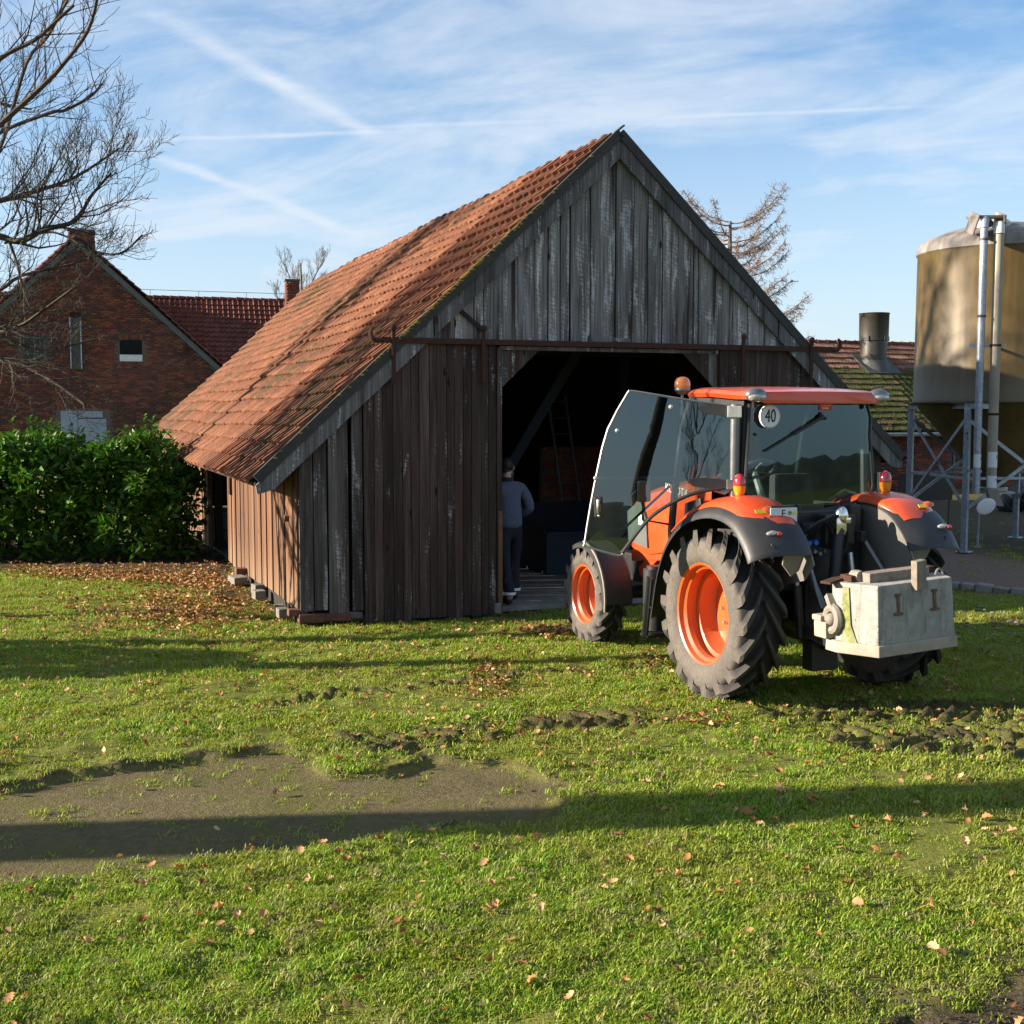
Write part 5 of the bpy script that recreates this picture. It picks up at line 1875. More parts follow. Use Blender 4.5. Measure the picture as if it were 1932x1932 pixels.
# ------------------------------------------------------------------ feed silo
SC = Vector((8.71, 21.96, 0))
silo = thing('feed_silo', 'brown fibreglass feed silo with pale dome on galvanised legs', 'silo', SC)
mb = MB()
mb.lathe([(1.40, 2.56), (1.43, 2.58), (1.43, 2.64), (1.415, 2.66), (1.40, 5.18), (1.41, 5.22)], 64)
mb.build('tank', M['silo_shell'], silo, True)
mb = MB()
mb.lathe([(1.41, 5.215), (1.425, 5.23), (1.42, 5.30), (1.36, 5.42), (1.22, 5.50), (0.9, 5.62), (0.5, 5.72), (0.3, 5.75), (0.0, 5.76)], 64)
mb.build('dome', M['silo_dome'], silo, True)
mb = MB()
mb.lathe([(1.36, 2.60), (1.30, 2.46), (0.22, 1.18), (0.20, 1.05), (0.0, 1.05)], 48)
mb.build('cone', M['silo_shell'], silo, True)
mb = MB()
mb.lathe([(0.27, 5.80), (0.29, 5.90), (0.24, 5.95), (0.0, 5.97)], 24, 0, 'Z', (-0.42, -0.75, -0.26))
mb.build('dome_hatch', M['pipe_white'], silo, True)
mb = MB()
mb.lathe([(0.24, 1.07), (0.26, 1.05), (0.26, 1.0), (0.0, 1.0)], 20)
mb.box((0.0, -0.1, 0.98), (0.5, 0.6, 0.03))
mb.build('outlet_slide', M['zinc'], silo, True)
lang = [math.radians(-128 + 90 * k) for k in range(4)]
LP = [Vector((1.525 * math.cos(a), 1.525 * math.sin(a), 0)) for a in lang]
for p in LP:
    mb = MB()
    mb.box((p.x, p.y, 1.26), (0.10, 0.10, 2.46), rot=(0, 0, lang[0]))
    mb.box((p.x, p.y, 0.02), (0.24, 0.24, 0.02), rot=(0, 0, lang[0]))
    mb.build('leg', M['galvanised'], silo, bev=0.012)
for i in range(4):
    a, b = LP[i], LP[(i + 1) % 4]
    up = Vector((0, 0, 1))
    for z0, z1, off in ((0.75, 2.30, 0.02), (2.30, 0.75, -0.02)):
        mb = MB()
        n_ = (a + b).normalized() * (off + 0.01)
        mb.bar(a + up * z0 + n_, b + up * z1 + n_, 0.022, 0.06)
        mb.build('brace', M['galvanised'], silo)
    mb = MB()
    mb.bar(a + up * 1.28, b + up * 1.28, 0.03, 0.045)
    mb.build('cross_bar', M['galvanised'], silo)
    mb = MB()
    mb.bar(a * 1.0 + up * 2.52, b * 1.0 + up * 2.52, 0.12, 0.10)
    mb.build('ring_beam', M['zinc'], silo)
    mb = MB()
    m_ = (a + b) * 0.5
    mb.bar(a + up * 2.575, b + up * 2.575, 0.30, 0.02)
    mb.build('ring_flange', M['lead'], silo)
# filling and vent pipes down the front
fa = math.atan2(20.35 - SC.y, 7.79 - SC.x)
for nm, x, y, r, mt, ztop, zbot, lab in (('vent_pipe', 7.80 - SC.x, 20.36 - SC.y, 0.062, 'galvanised', 5.60, 1.05, None), ('filling_pipe', 8.05 - SC.x, 20.36 - SC.y, 0.082, 'pipe_beige', 5.50, 1.12, None)):
    mb = MB()
    d = Vector((-x, -y, 0)).normalized()
    top = [Vector((x, y, ztop - 0.16)), Vector((x, y, ztop - 0.08)) + d * 0.015, Vector((x, y, ztop - 0.02)) + d * 0.06, Vector((x, y, ztop)) + d * 0.14, Vector((x, y, ztop - 0.02)) + d * 0.5]
    mb.tube([(x, y, zbot), (x, y, ztop - 0.16)], r, 20)
    p_ = mb.build(nm, M[mt], silo, True)
    mb = MB()
    mb.tube(top, r * 1.08, 16)
    mb.build('elbow', M['pipe_white' if 'fill' in nm else 'galvanised'], p_, True)
    mb = MB()
    for z in ((ztop - 0.34, 4.0) if 'vent' in nm else (3.52, 2.38)):
        mb.lathe([(r, z - 0.02), (r + 0.012, z - 0.015), (r + 0.012, z + 0.015), (r, z + 0.02)], 18, 0, 'Z', (x, y, 0))
    mb.build('pipe_band', M['rust' if 'fill' in nm else 'lead'], p_, True)
    for (z, hh) in (((1.62, 0.13), (1.25, 0.10)) if 'fill' in nm else ((1.60, 0.11),)):
        mb = MB()
        mb.lathe([(r + 0.003, z - hh), (r + 0.003, z + hh)], 10, 0, 'Z', (x, y, 0), a0=math.radians(200), a1=math.radians(330))
        st_ = mb.build('sticker', M['sticker_white'], p_, True, fix=False)
        mb = MB()
        mb.lathe([(r + 0.005, z + hh * 0.1), (r + 0.005, z + hh * 0.6)], 4, 0, 'Z', (x, y, 0), a0=math.radians(300), a1=math.radians(315))
        mb.build('sticker_mark', M['sticker_mark'], st_, fix=False)
mb = MB()
for z in (3.52,):
    mb.bar((7.60 - SC.x, 20.38 - SC.y, z), (8.22 - SC.x, 20.38 - SC.y, z), 0.03, 0.04)
    mb.bar((7.90 - SC.x, 20.38 - SC.y, z), (8.1 - SC.x, 20.62 - SC.y, z), 0.03, 0.04)
mb.bar((LP[0].x, LP[0].y, 1.42), (7.86 - SC.x, 20.34 - SC.y, 1.42), 0.04, 0.04)
mb.build('pipe_bracket', M['galvanised'], silo)
mb = MB()
mb.prism([(8.05 - SC.x - 0.085, 20.28 - SC.y, 1.12), (8.05 - SC.x + 0.085, 20.28 - SC.y, 1.12), (8.05 - SC.x + 0.19, 20.28 - SC.y, 0.84), (8.05 - SC.x - 0.02, 20.28 - SC.y, 0.86)], (0, 0.13, 0))
mb.build('pipe_skirt', M['dusty_panel'], silo)
mb = MB()
mb.sphere((7.98 - SC.x - 0.05, 20.24 - SC.y, 0.84), 0.17, 18, 8, 0, (1.0, 0.12, 0.78), Euler((0.1, -0.45, 0)).to_matrix())
cap_ = mb.build('pipe_cap', M['sticker_white'], silo, True)
mb = MB()
mb.tube([(7.70 - SC.x, 20.30 - SC.y, 0.80), (8.1 - SC.x, 20.30 - SC.y, 1.06)], 0.012, 6)
mb.build('cap_chain', M['lead'], silo, True)
mb = MB()
a0 = math.atan2(20.5 - SC.y, 7.95 - SC.x)
mb.box((7.92 - SC.x, 20.68 - SC.y, 5.67), (0.44, 0.50, 0.05), rot=(0.12, 0, 0.0))
mb.box((7.70 - SC.x, 20.62 - SC.y, 5.56), (0.03, 0.45, 0.34), rot=(0.3, 0.2, 0))
mb.box((8.16 - SC.x, 20.62 - SC.y, 5.56), (0.03, 0.45, 0.34), rot=(0.3, -0.1, 0))
mb.build('pipe_hood', M['silo_dome'], silo, bev=0.012)
mb = MB()
mb.box((LP[0].x - 0.0, LP[0].y - 0.058, 2.02), (0.022, 0.004, 0.15), rot=(0, 0.12, 0))
mb.box((LP[0].x - 0.018, LP[0].y - 0.058, 2.06), (0.022, 0.004, 0.06), rot=(0, 0.8, 0))
mb.build('leg_number', M['print_black'], silo)

# ------------------------------------------------------------------ long red-roofed brick farmhouse on the left, far off
HD = 48.3
HY = math.radians(16)
H0 = Vector((-16.93, 48.0, 0))
house = thing('brick_farmhouse', 'old dark red brick farmhouse gable with two chimneys and red tiled roofs', 'house', H0, HY)
HWm = Matrix.Translation(H0) @ Matrix.Rotation(HY, 4, 'Z')
HA, HK = 9.15, 0.925


def hz(x):
    return HA - HK * abs(x)


mb = MB()
mb.prism([(-6.2, 0, 0), (6.2, 0, 0), (6.2, 0, hz(6.2)), (0, 0, HA), (-6.2, 0, hz(-6.2))], (0, 0.3, 0))
gable = mb.build('gable_wall', M['mortar'], house)
OPEN = [(1.45, 2.32, 3.35 + 1.10, 4.20 + 1.02), (-2.10, -1.28, 4.35, 5.32), (-0.85, 0.95, 0.0, 2.52)]   # x0,x1,z0,z1 : hayloft hole, dark window, door
bm_ = MB()
bm_.add([(0, -0.02, 0), (0.238, -0.02, 0), (0.238, -0.02, 0.066), (0, -0.02, 0.066), (0, 0, 0), (0.238, 0, 0), (0.238, 0, 0.066), (0, 0, 0.066)],
        [(0, 1, 2, 3), (1, 0, 4, 5), (2, 1, 5, 6), (3, 2, 6, 7), (0, 3, 7, 4)])
hb_me = bm_.mesh('brick', M['house_brick'], fix=False)
bl = []
j = 0
z = 0.04
while z < HA - 0.35:
    x = -6.1 + (0.125 if j % 2 else 0)
    half = hz(0) - z
    lim = half / HK - 0.3
    while x < 6.0:
        if -lim < x and x + 0.24 < lim and not any(x + 0.24 > a - 0.03 and x < b + 0.03 and z + 0.066 > c_ - 0.02 and z < d_ + 0.26 for a, b, c_, d_ in OPEN):
            bl.append((x, z))
        x += 0.25
    z += 0.0795
    j += 1
vis = [(abs(x - 1.9) + 1.4 * abs(z - 4.0), x, z) for x, z in bl]
vis.sort()
far_m = []
for q, (d_, x, z) in enumerate(vis):
    y = rng.uniform(-.006, .004)
    if q < 300:
        o = link(bpy.data.objects.new('brick', hb_me), gable)
        o.location = (x, y, z)
    else:
        far_m.append(basis((x, y, z), (1, 0, 0), (0, 1, 0), (0, 0, 1)))
stamp(hb_me, far_m, 'bricks', M['house_brick'], gable)
# soldier arches over the openings
for (a, b, c_, d_) in OPEN:
    n_ = int((b - a + 0.3) / 0.078)
    for i in range(n_):
        f = (i + 0.5) / n_
        x = a - 0.15 + (b - a + 0.3) * f
        o = link(bpy.data.objects.new('brick', hb_me), gable)
        o.scale = (0.92, 1, 1)
        ang = -(f - 0.5) * 0.5
        o.rotation_euler = (0, -math.pi / 2 - ang, 0)
        o.location = (x + 0.035, -0.004, d_ + 0.02 + 0.05 * (1 - (2 * f - 1) ** 2))
mb = MB()
mb.box(((OPEN[0][0] + OPEN[0][1]) / 2, -0.012, (OPEN[0][2] + OPEN[0][3]) / 2 + 0.18), (0.84, 0.02, 0.66))
hole = mb.build('loft_hatch', M['hole_black'], house)
mb = MB()
mb.box((1.885, -0.035, OPEN[0][2] + 0.12), (0.86, 0.06, 0.26))
mb.build('sill', M['white_paint'], hole)
mb = MB()
mb.box((-1.69, -0.008, 4.84), (0.80, 0.012, 0.96))
win = mb.build('window', M['window_dark'], house)
mb = MB()
for x in (-2.07, -1.69, -1.31):
    mb.box((x, -0.025, 4.84), (0.035, 0.03, 0.96))
for z in (4.38, 4.70, 5.0, 5.30):
    mb.box((-1.69, -0.024, z), (0.80, 0.028, 0.035))
mb.build('frame', M['frame_green'], win)
mb = MB()
mb.box((-0.50, -0.015, 1.26), (0.62, 0.05, 2.44))
mb.box((0.36, -0.03, 1.10), (1.06, 0.05, 2.12))
mb.box((0.30, -0.02, 2.34), (0.92, 0.05, 0.26))
dr = mb.build('barn_door', M['grey_door'], house, bev=0.01)
# weathered cement verge boards
for sg in (-1, 1):
    mb = MB()
    mb.bar((0, -0.06, HA - 0.12), (sg * 6.35, -0.06, hz(6.35) - 0.12), 0.14, 0.19, up=(0, 0, 1))
    mb.build('verge_board', M['render_grey'], house)
ht = tile_mesh('roof_tile', 0.24, 0.38, M['house_tile'])
c2 = 1 / math.sqrt(1 + HK * HK)
# wing roof (edge on) with its tile ends
mb = MB()
for sg in (-1, 1):
    mb.prism([(0, -0.12, HA + 0.08), (sg * 6.6, -0.12, hz(6.6) + 0.08), (sg * 6.6, -0.12, hz(6.6) - 0.02), (0, -0.12, HA - 0.02)], (0, 9.0, 0))
wr = mb.build('wing_roof', M['dark_sheet'], house)
tile_roof(wr, (6.6, -0.2, hz(6.6) + 0.09), (0, 1, 0), (-c2, 0, HK * c2), 34, 27, 0.24, 0.33, ht, M['house_tile'], HWm, parts=False, seed=11, wave=0.012)
tile_roof(wr, (-6.6, 7.9, hz(6.6) + 0.09), (0, -1, 0), (c2, 0, HK * c2), 34, 27, 0.24, 0.33, ht, M['house_tile'], HWm, parts=False, seed=12, wave=0.012)
# main range: ridge runs across behind the gable
RY, RZ = 9.0, 7.75
mb = MB()
mb.prism([(-14, RY, RZ), (14.0, RY, RZ), (14.0, RY - 6.2, RZ - 6.2 * HK), (-14, RY - 6.2, RZ - 6.2 * HK)], (0, 0.0, -0.08))
mb.prism([(-14, RY, RZ), (14.0, RY, RZ), (14.0, RY + 6.2, RZ - 6.2 * HK), (-14, RY + 6.2, RZ - 6.2 * HK)], (0, 0.0, -0.08))
mr = mb.build('main_roof', M['dark_sheet'], house)


def hskip(i, j):
    x = -14 + i * 0.24
    y = RY - 6.2 + j * 0.33 * c2
    zz = RZ - HK * (RY - y)
    return abs(x) < 6.6 and zz < hz(x) - 0.05


def hkey(p):
    q = p - H0
    x = q.x * math.cos(HY) + q.y * math.sin(HY)
    return abs(x - 7.4) * 1.0 + max(0, 5.2 - p.z) * 1.5 + (50 if x < 2.0 or x > 11 else 0)


tile_roof(mr, (-14, RY - 6.2, RZ - 6.2 * HK + 0.01), (1, 0, 0), (0, c2, HK * c2), 116, 25, 0.24, 0.33, ht, M['house_tile'], HWm, cam_key=hkey, seed=13, wave=0.014, skip=hskip)
mb = MB()
mb.lathe([(0.11, 0.0), (0.135, 0.02), (0.12, 0.07), (0.10, 0.40)], 8, 0, 'X', a0=-0.1 * math.pi, a1=1.1 * math.pi)
rtm = mb.mesh('ridge_tile', M['house_tile'], True)
for k in range(74):
    o = link(bpy.data.objects.new('ridge_tile', rtm), mr)
    o.location = (-14 + k * 0.38, RY, RZ + 0.02 + rng.uniform(-.01, .01))
mb = MB()
mb.box((0, 3.0, 4.3), (11.8, 5.6, 0.2))
mb.box((0, 9.0, 1.3), (27.6, 11.2, 2.6))
mb.build('rear_wall', M['render_grey'], house)
for nm, x, y, z0, z1, wx, mt in (('chimney', 0.10, 0.9, 8.2, 9.55, 0.95, 'house_brick'), ('chimney', 9.05, 7.9, 6.0, 8.60, 0.62, 'house_brick')):
    mb = MB()
    mb.box((x, y, (z0 + z1) / 2), (wx - 0.03, 0.62, z1 - z0))
    ch = mb.build(nm, M['mortar'], house)
    ms = []
    nc = int((z1 - z0) / 0.079)
    for j in range(nc):
        for i in range(-1, int(wx / 0.25) + 1):
            xx = x - wx / 2 + i * 0.25 + (0.125 if j % 2 else 0)
            x0_, x1_ = max(xx, x - wx / 2), min(xx + 0.238, x + wx / 2)
            if x1_ - x0_ < 0.05:
                continue
            ms.append(basis((x0_, y - 0.31, z0 + 0.006 + j * 0.079), ((x1_ - x0_) / 0.238, 0, 0), (0, 1, 0), (0, 0, 1)))
        for sg in (-1, 1):
            for i in range(3):
                yy = y - 0.31 + i * 0.25 - (0.125 if j % 2 else 0)
                y0_, y1_ = max(yy, y - 0.31), min(yy + 0.238, y + 0.31)
                if y1_ - y0_ < 0.05:
                    continue
                ms.append(basis((x + sg * (wx / 2 - 0.012), y0_ if sg > 0 else y1_, z0 + 0.006 + j * 0.079), (0, sg * (y1_ - y0_) / 0.238, 0), (-sg, 0, 0), (0, 0, 1)))
    stamp(hb_me, ms, 'bricks', M['house_brick'], ch)
    mb = MB()
    mb.box((x, y, z1 + 0.03), (wx + 0.08, 0.72, 0.08))
    mb.build('chimney_cap', M['render_grey'], ch)
mb = MB()
mb.box((8.70, 7.55, 6.9), (0.16, 0.5, 0.03), rot=(0.7, 0, 0))
mb.bar((8.72, 7.2, 6.35), (8.72, 8.3, 7.3), 0.16, 0.03)
mb.build('flashing', M['zinc'], mr)
# dovecote-like glazed duct on the gable and an iron wall tie
mb = MB()
for x in (-0.36, 0.03):
    mb.box((x, -0.10, 5.12), (0.05, 0.16, 2.0))
mb.lathe([(0.22, -0.18), (0.22, -0.02)], 10, 0, 'Y', (-0.165, 0, 6.12), a0=-math.pi / 2, a1=math.pi / 2)
duct = mb.build('wall_duct', M['zinc'], house)
mb = MB()
mb.box((-0.165, -0.06, 5.1), (0.34, 0.06, 2.0))
mb.build('duct_panel', M['lead'], duct)
mb = MB()
mb.box((3.98, -0.05, 5.15), (0.06, 0.05, 0.75))
mb.build('wall_tie', M['rust'], house)
mb = MB()
for k in range(9):
    mb.tube([(-4 + k * 2.2, RY, RZ + 0.1), (-4 + k * 2.2, RY, RZ + 0.38)], 0.012, 5)
mb.tube([(-8, RY, RZ + 0.36), (0, RY, RZ + 0.40), (9.0, RY, RZ + 0.36)], 0.012, 5)
mb.build('lightning_wire', M['lead'], mr)

# ------------------------------------------------------------------ low stable on the right
ST0 = Vector((11.2, 37.0, 0))
stable = thing('brick_stable', 'low brick stable with a mossy tiled roof behind the feed silo', 'stable', ST0, YAW)
SWm = Matrix.Translation(ST0) @ Matrix.Rotation(YAW, 4, 'Z')
mb = MB()
mb.box((4.0, 0.30, 0.88), (20.0, 0.24, 1.76))
sw = mb.build('front_wall', M['mortar'], stable)
ms = []
z = 0.03
j = 0
while z < 1.70:
    x = -5.9 + (0.125 if j % 2 else 0)
    while x < 13.7:
        if not (2.9 < x + 0.24 and x < 4.35 and 0.66 < z + 0.06 and z < 1.42):
            ms.append((x, z))
        x += 0.25
    z += 0.0795
    j += 1
ms.sort(key=lambda p: abs(p[0] - 3.4) + 0.5 * abs(p[1] - 0.5))
fm = []
for q, (x, z) in enumerate(ms):
    if q < 300:
        o = link(bpy.data.objects.new('brick', hb_me), sw)
        o.location = (x, 0.175, z)
    else:
        fm.append(basis((x, 0.175, z), (1, 0, 0), (0, 1, 0), (0, 0, 1)))
stamp(hb_me, fm, 'bricks', M['house_brick'], sw)
mb = MB()
mb.box((3.62, 0.165, 1.04), (1.40, 0.02, 0.74))
wn = mb.build('window', M['window_dark'], stable)
mb = MB()
for x in (2.95, 3.62, 4.29):
    mb.box((x, 0.145, 1.04), (0.07, 0.03, 0.78))
for z in (0.68, 1.40):
    mb.box((3.62, 0.144, z), (1.40, 0.028, 0.07))
mb.build('frame', M['frame_green'], wn)
mb = MB()
EZ, RZ2, RUN = 1.80, 4.72, 4.2
mb.prism([(-6, -0.2, EZ), (14, -0.2, EZ), (14, RUN, RZ2), (-6, RUN, RZ2)], (0, 0, -0.08))
mb.prism([(-6, RUN + 4.4, EZ), (14, RUN + 4.4, EZ), (14, RUN, RZ2), (-6, RUN, RZ2)], (0, 0, -0.08))
sr = mb.build('roof', M['dark_sheet'], stable)
sl = Vector((0, RUN + 0.2, RZ2 - EZ)).normalized()
slen = math.hypot(RUN + 0.2, RZ2 - EZ)
stt = tile_mesh('roof_tile', 0.24, 0.38, M['shed_tile'], 'double')
smt = tile_mesh('mossy_tile', 0.24, 0.38, M['mossy_tile'], 'double')
NR = int(slen / 0.325)
tile_roof(sr, (-6, -0.2 + sl.y * (NR - 5) * 0.325, EZ + sl.z * (NR - 5) * 0.325 + 0.02), (1, 0, 0), sl, 83, 5, 0.24, 0.325, stt, M['shed_tile'], SWm, cam_key=lambda p: abs(p.x - 11.0), limit=150, seed=21, wave=0.006)
tile_roof(sr, (-6, -0.2, EZ + 0.02), (1, 0, 0), sl, 83, NR - 5, 0.24, 0.325, smt, M['mossy_tile'], SWm, cam_key=lambda p: abs(p.x - 10.9), part_name='mossy_tile', limit=150, seed=22, wave=0.012)
for k in range(51):
    o = link(bpy.data.objects.new('ridge_tile', rtm), sr)
    o.location = (-6 + k * 0.385, RUN, RZ2 + 0.02)
# moss cushions on the lower courses
mb = MB()
for k in range(2600):
    f = rng.random() ** 1.1 * 0.70
    x = rng.uniform(-3.5, 9)
    p = Vector((x, -0.2 + sl.y * slen * f, EZ + sl.z * slen * f + 0.055))
    r_ = rng.uniform(0.03, 0.11)
    mb.sphere(p, r_, 5, 4, 0, (1.5, 1.1, 0.6))
mb.build('moss_cushions', M['mossy_tile'], sr, True, kind='stuff')
mb = MB()
mb.lathe([(0.07, -6.0), (0.07, 14.0)], 8, 0, 'X', (0, -0.30, EZ - 0.06), a0=math.pi, a1=2 * math.pi)
mb.bar((-6, -0.235, EZ - 0.02), (14, -0.235, EZ - 0.02), 0.03, 0.05)
mb.build('gutter', M['zinc'], stable)
# big round plastic vent through the roof
mb = MB()
vx, vy = 2.05, 3.1
vz = EZ + sl.z * (vy + 0.2) / sl.y
mb.lathe([(0.44, vz - 0.35), (0.44, vz + 0.78), (0.475, vz + 0.79), (0.485, vz + 1.66), (0.50, vz + 1.68), (0.50, vz + 1.70), (0.46, vz + 1.70), (0.45, vz + 1.0)], 40, 0, 'Z', (vx, vy, 0))
vent = mb.build('roof_vent', M['vent_plastic'], stable, True)
mb = MB()
mb.box((vx, vy - 0.15, vz + 0.02), (1.30, 1.2, 0.05), rot=(math.atan2(sl.z, sl.y), 0, 0))
mb.lathe([(0.62, vz - 0.28), (0.46, vz + 0.14)], 32, 0, 'Z', (vx, vy, 0))
mb.build('vent_collar', M['lead'], vent, True)
mb = MB()
for a_ in (-1.45, -0.35, -2.6):
    mb.box((vx + 0.49 * math.cos(a_), vy + 0.49 * math.sin(a_), vz + 0.86), (0.05, 0.05, 0.16), rot=(0, 0, a_))
mb.build('vent_clip', M['black_plastic'], vent)
# odds and ends beside the wall
t_ = thing('sheet_panel', 'grey metal sheet leaning below the silo cone', 'panel', (8.35, 24.2, 0), 0.3)
mb = MB()
mb.box((-0.1, 0, 0.93), (1.25, 0.02, 0.55))
mb.build('sheet', M['vent_plastic'], t_)
mb = MB()
mb.tube([(-0.65, 0.03, 0), (-0.65, 0.03, 1.2)], 0.02, 6)
mb.tube([(0.48, 0.03, 0), (0.48, 0.03, 1.2)], 0.02, 6)
mb.build('stake', M['lead'], t_)
t_ = thing('plastic_barrel', 'dark tilted barrel lying by the stable wall behind the silo', 'barrel', (12.3, 29.5, 0.30), 0.6)
mb = MB()
mb.lathe([(0.0, -0.42), (0.27, -0.42), (0.30, -0.38), (0.31, -0.15), (0.29, -0.13), (0.31, -0.1), (0.31, 0.2), (0.29, 0.22), (0.31, 0.25), (0.30, 0.38), (0.27, 0.42), (0.0, 0.42)], 24)
o = mb.build('barrel_body', M['black_plastic'], t_, True)
o.rotation_euler = (0.9, 0.2, 0)
mb = MB()
mb.lathe([(0.0, 0.425), (0.05, 0.425), (0.055, 0.445), (0.0, 0.445)], 12)
o2 = mb.build('bung', M['vent_plastic'], o, True)
t_ = thing('thin_stake', 'thin grey stake standing in the grass right of the silo leg', 'stake', (8.33, 21.6, 0))
mb = MB()
mb.tube([(0, 0, 0), (0.01, 0, 0.9)], 0.018, 6)
mb.build('rod', M['galvanised'], t_, True)
mb = MB()
mb.box((0.0, 0, 0.01), (0.10, 0.10, 0.02))
mb.build('foot', M['galvanised'], t_)
# edging stones along the yard
prev = None
for i in range(15):
    x, y = 6.05 + 0.175 * i, 16.55 - 0.125 * i - 0.01 * i
    mb = MB()
    mb.box((0, 0, 0), (rng.uniform(.15, .21), rng.uniform(.13, .18), rng.uniform(.12, .16)))
    o = mb.build('edging_stone', M[rng.choice(['pale_block', 'red_block', 'concrete_floor', 'concrete_floor'])], ground, bev=0.02)
    o.location = (x, y, ground_z(x, y) + 0.03 + rng.uniform(-.02, .02))
    o.rotation_euler = (rng.uniform(-.1, .1), rng.uniform(-.1, .1), -0.62 + rng.uniform(-.15, .15))

# ------------------------------------------------------------------ inside the barn
bin_ = thing('metal_trough', 'dark blue steel trough on the barn floor beside the ladder', 'trough', BARN0, YAW)
mb = MB()
mb.prism([(4.15, 2.62, 0.03), (6.3, 2.62, 0.03), (6.3, 2.62, 0.62), (4.15, 2.62, 0.62)], (0, 0.03, 0))
mb.prism([(4.15, 2.65, 0.03), (4.15, 4.6, 0.03), (4.15, 4.6, 0.95), (4.15, 2.65, 0.62)], (0.03, 0, 0))
mb.prism([(6.3, 2.65, 0.03), (6.3, 4.6, 0.03), (6.3, 4.6, 0.95), (6.3, 2.65, 0.62)], (-0.03, 0, 0))
mb.box((5.2, 4.6, 0.48), (2.1, 0.03, 0.92))
mb.box((5.2, 3.6, 0.06), (2.1, 1.9, 0.03))
mb.build('trough_body', M['bin_blue'], bin_)
mb = MB()
mb.bar((4.14, 2.61, 0.63), (6.31, 2.61, 0.63), 0.05, 0.04)
mb.bar((4.14, 2.64, 0.64), (4.14, 4.6, 0.97), 0.05, 0.04)
mb.build('rim_bar', M['bin_blue'], bin_)
lad = thing('ladder', 'slim metal ladder leaning against the brick wall inside the barn', 'ladder', BARN0, YAW)
base, top = Vector((5.45, 4.62, 0.03)), Vector((5.47, 5.12, 2.72))
for sg in (-1, 1):
    mb = MB()
    mb.bar(base + Vector((sg * 0.16 + 0.1, 0, 0)), top + Vector((sg * 0.16 - 0.12, 0, 0)), 0.022, 0.05, up=(0, 1, 0))
    mb.build('rail', M['ladder_metal'], lad)
for k in range(10):
    f = 0.05 + k * 0.1
    c = base + (top - base) * f + Vector((0.1 - 0.22 * f, 0, 0))
    mb = MB()
    mb.tube([c + Vector((-0.155, 0, 0)), c + Vector((0.155, 0, 0))], 0.013, 6)
    mb.build('rung', M['ladder_metal'], lad)

# ------------------------------------------------------------------ man walking into the barn
PL = Vector((2.74, 0.46, 0.02))
PW = BARN0 + E1 * PL.x + E2 * PL.y + Vector((0, 0, PL.z))
man = thing('person', 'man in a grey blue sweater and dark trousers stepping into the dark barn', 'person', PW, YAW + 0.05)


def skin_obj(name, joints, bones, mat, parent, sub=2, root=0):
    me = bpy.data.meshes.new(name)
    me.from_pydata([j[:3] for j in joints], bones, [])
    o = bpy.data.objects.new(name, me)
    link(o, parent)
    md = o.modifiers.new('skin', 'SKIN')
    md.use_smooth_shade = True
    md.branch_smoothing = 0.4
    for v, j in zip(me.skin_vertices[0].data, joints):
        v.radius = (j[3], j[4] if len(j) > 4 else j[3])
        v.use_root = False
    me.skin_vertices[0].data[root].use_root = True
    sd_ = o.modifiers.new('sub', 'SUBSURF')
    sd_.levels = sub
    sd_.render_levels = sub
    me.materials.append(mat)
    return o


# body: one continuous figure, pelvis first
J = [(0, 0, 0.97, .125, .10), (0, .01, 1.13, .12, .09), (0, .03, 1.32, .14, .10), (0, .045, 1.45, .10, .085), (0, .075, 1.54, .052), (0.01, .12, 1.64, .07, .085), (0.015, .135, 1.72, .072, .088), (0.015, .13, 1.78, .045, .055),
     (-.19, .03, 1.44, .055), (-.25, -.02, 1.17, .042), (-.20, .16, 1.02, .034), (.19, .03, 1.44, .055), (.275, -.03, 1.17, .042), (.19, .19, 1.07, .032),
     (-.095, 0, .90, .095), (-.10, -.09, .50, .062), (-.11, -.28, .10, .045), (-.11, -.17, .045, .04), (.095, 0, .90, .095), (.11, .12, .50, .062), (.11, .09, .10, .045), (.12, .22, .04, .04)]
Bn = [(0, 1), (1, 2), (2, 3), (3, 4), (4, 5), (5, 6), (6, 7), (3, 8), (8, 9), (9, 10), (3, 11), (11, 12), (12, 13), (0, 14), (14, 15), (15, 16), (16, 17), (0, 18), (18, 19), (19, 20), (20, 21)]
skin_obj('body', J, Bn, M['skin'], man)
# sweater
T = [(0, .01, 0.915, .182, .138), (0, .01, 0.99, .190, .14), (0, .0, 1.14, .185, .13), (0, .01, 1.28, .185, .125), (0, .03, 1.42, .165, .115), (0, .06, 1.515, .075, .07),
     (-.175, .03, 1.445, .085), (-.245, -.01, 1.30, .070), (-.265, -.02, 1.165, .062), (-.225, .14, 1.04, .046), (.175, .03, 1.445, .085), (.25, -.01, 1.30, .070), (.285, -.03, 1.165, .062), (.21, .15, 1.08, .046)]
skin_obj('sweater', T, [(0, 1), (1, 2), (2, 3), (3, 4), (4, 5), (4, 6), (6, 7), (7, 8), (8, 9), (4, 10), (10, 11), (11, 12), (12, 13)], M['sweater_blue'], man)
mb = MB()
mb.lathe([(0.082, 1.49), (0.078, 1.53), (0.068, 1.575)], 18, 0, 'Z', (0.0, 0.062, 0.0))
mb.build('collar', M['collar_dark'], man, True)
Tr = [(0, .005, 1.09, .160, .112), (0, .005, .975, .17, .125), (-.09, .0, .86, .115), (-.105, -.05, .68, .098), (-.105, -.10, .50, .083), (-.11, -.20, .28, .072), (-.112, -.28, .10, .074), (.09, .01, .86, .115), (.11, .08, .68, .098), (.115, .12, .50, .083), (.112, .11, .28, .073), (.11, .09, .09, .078)]
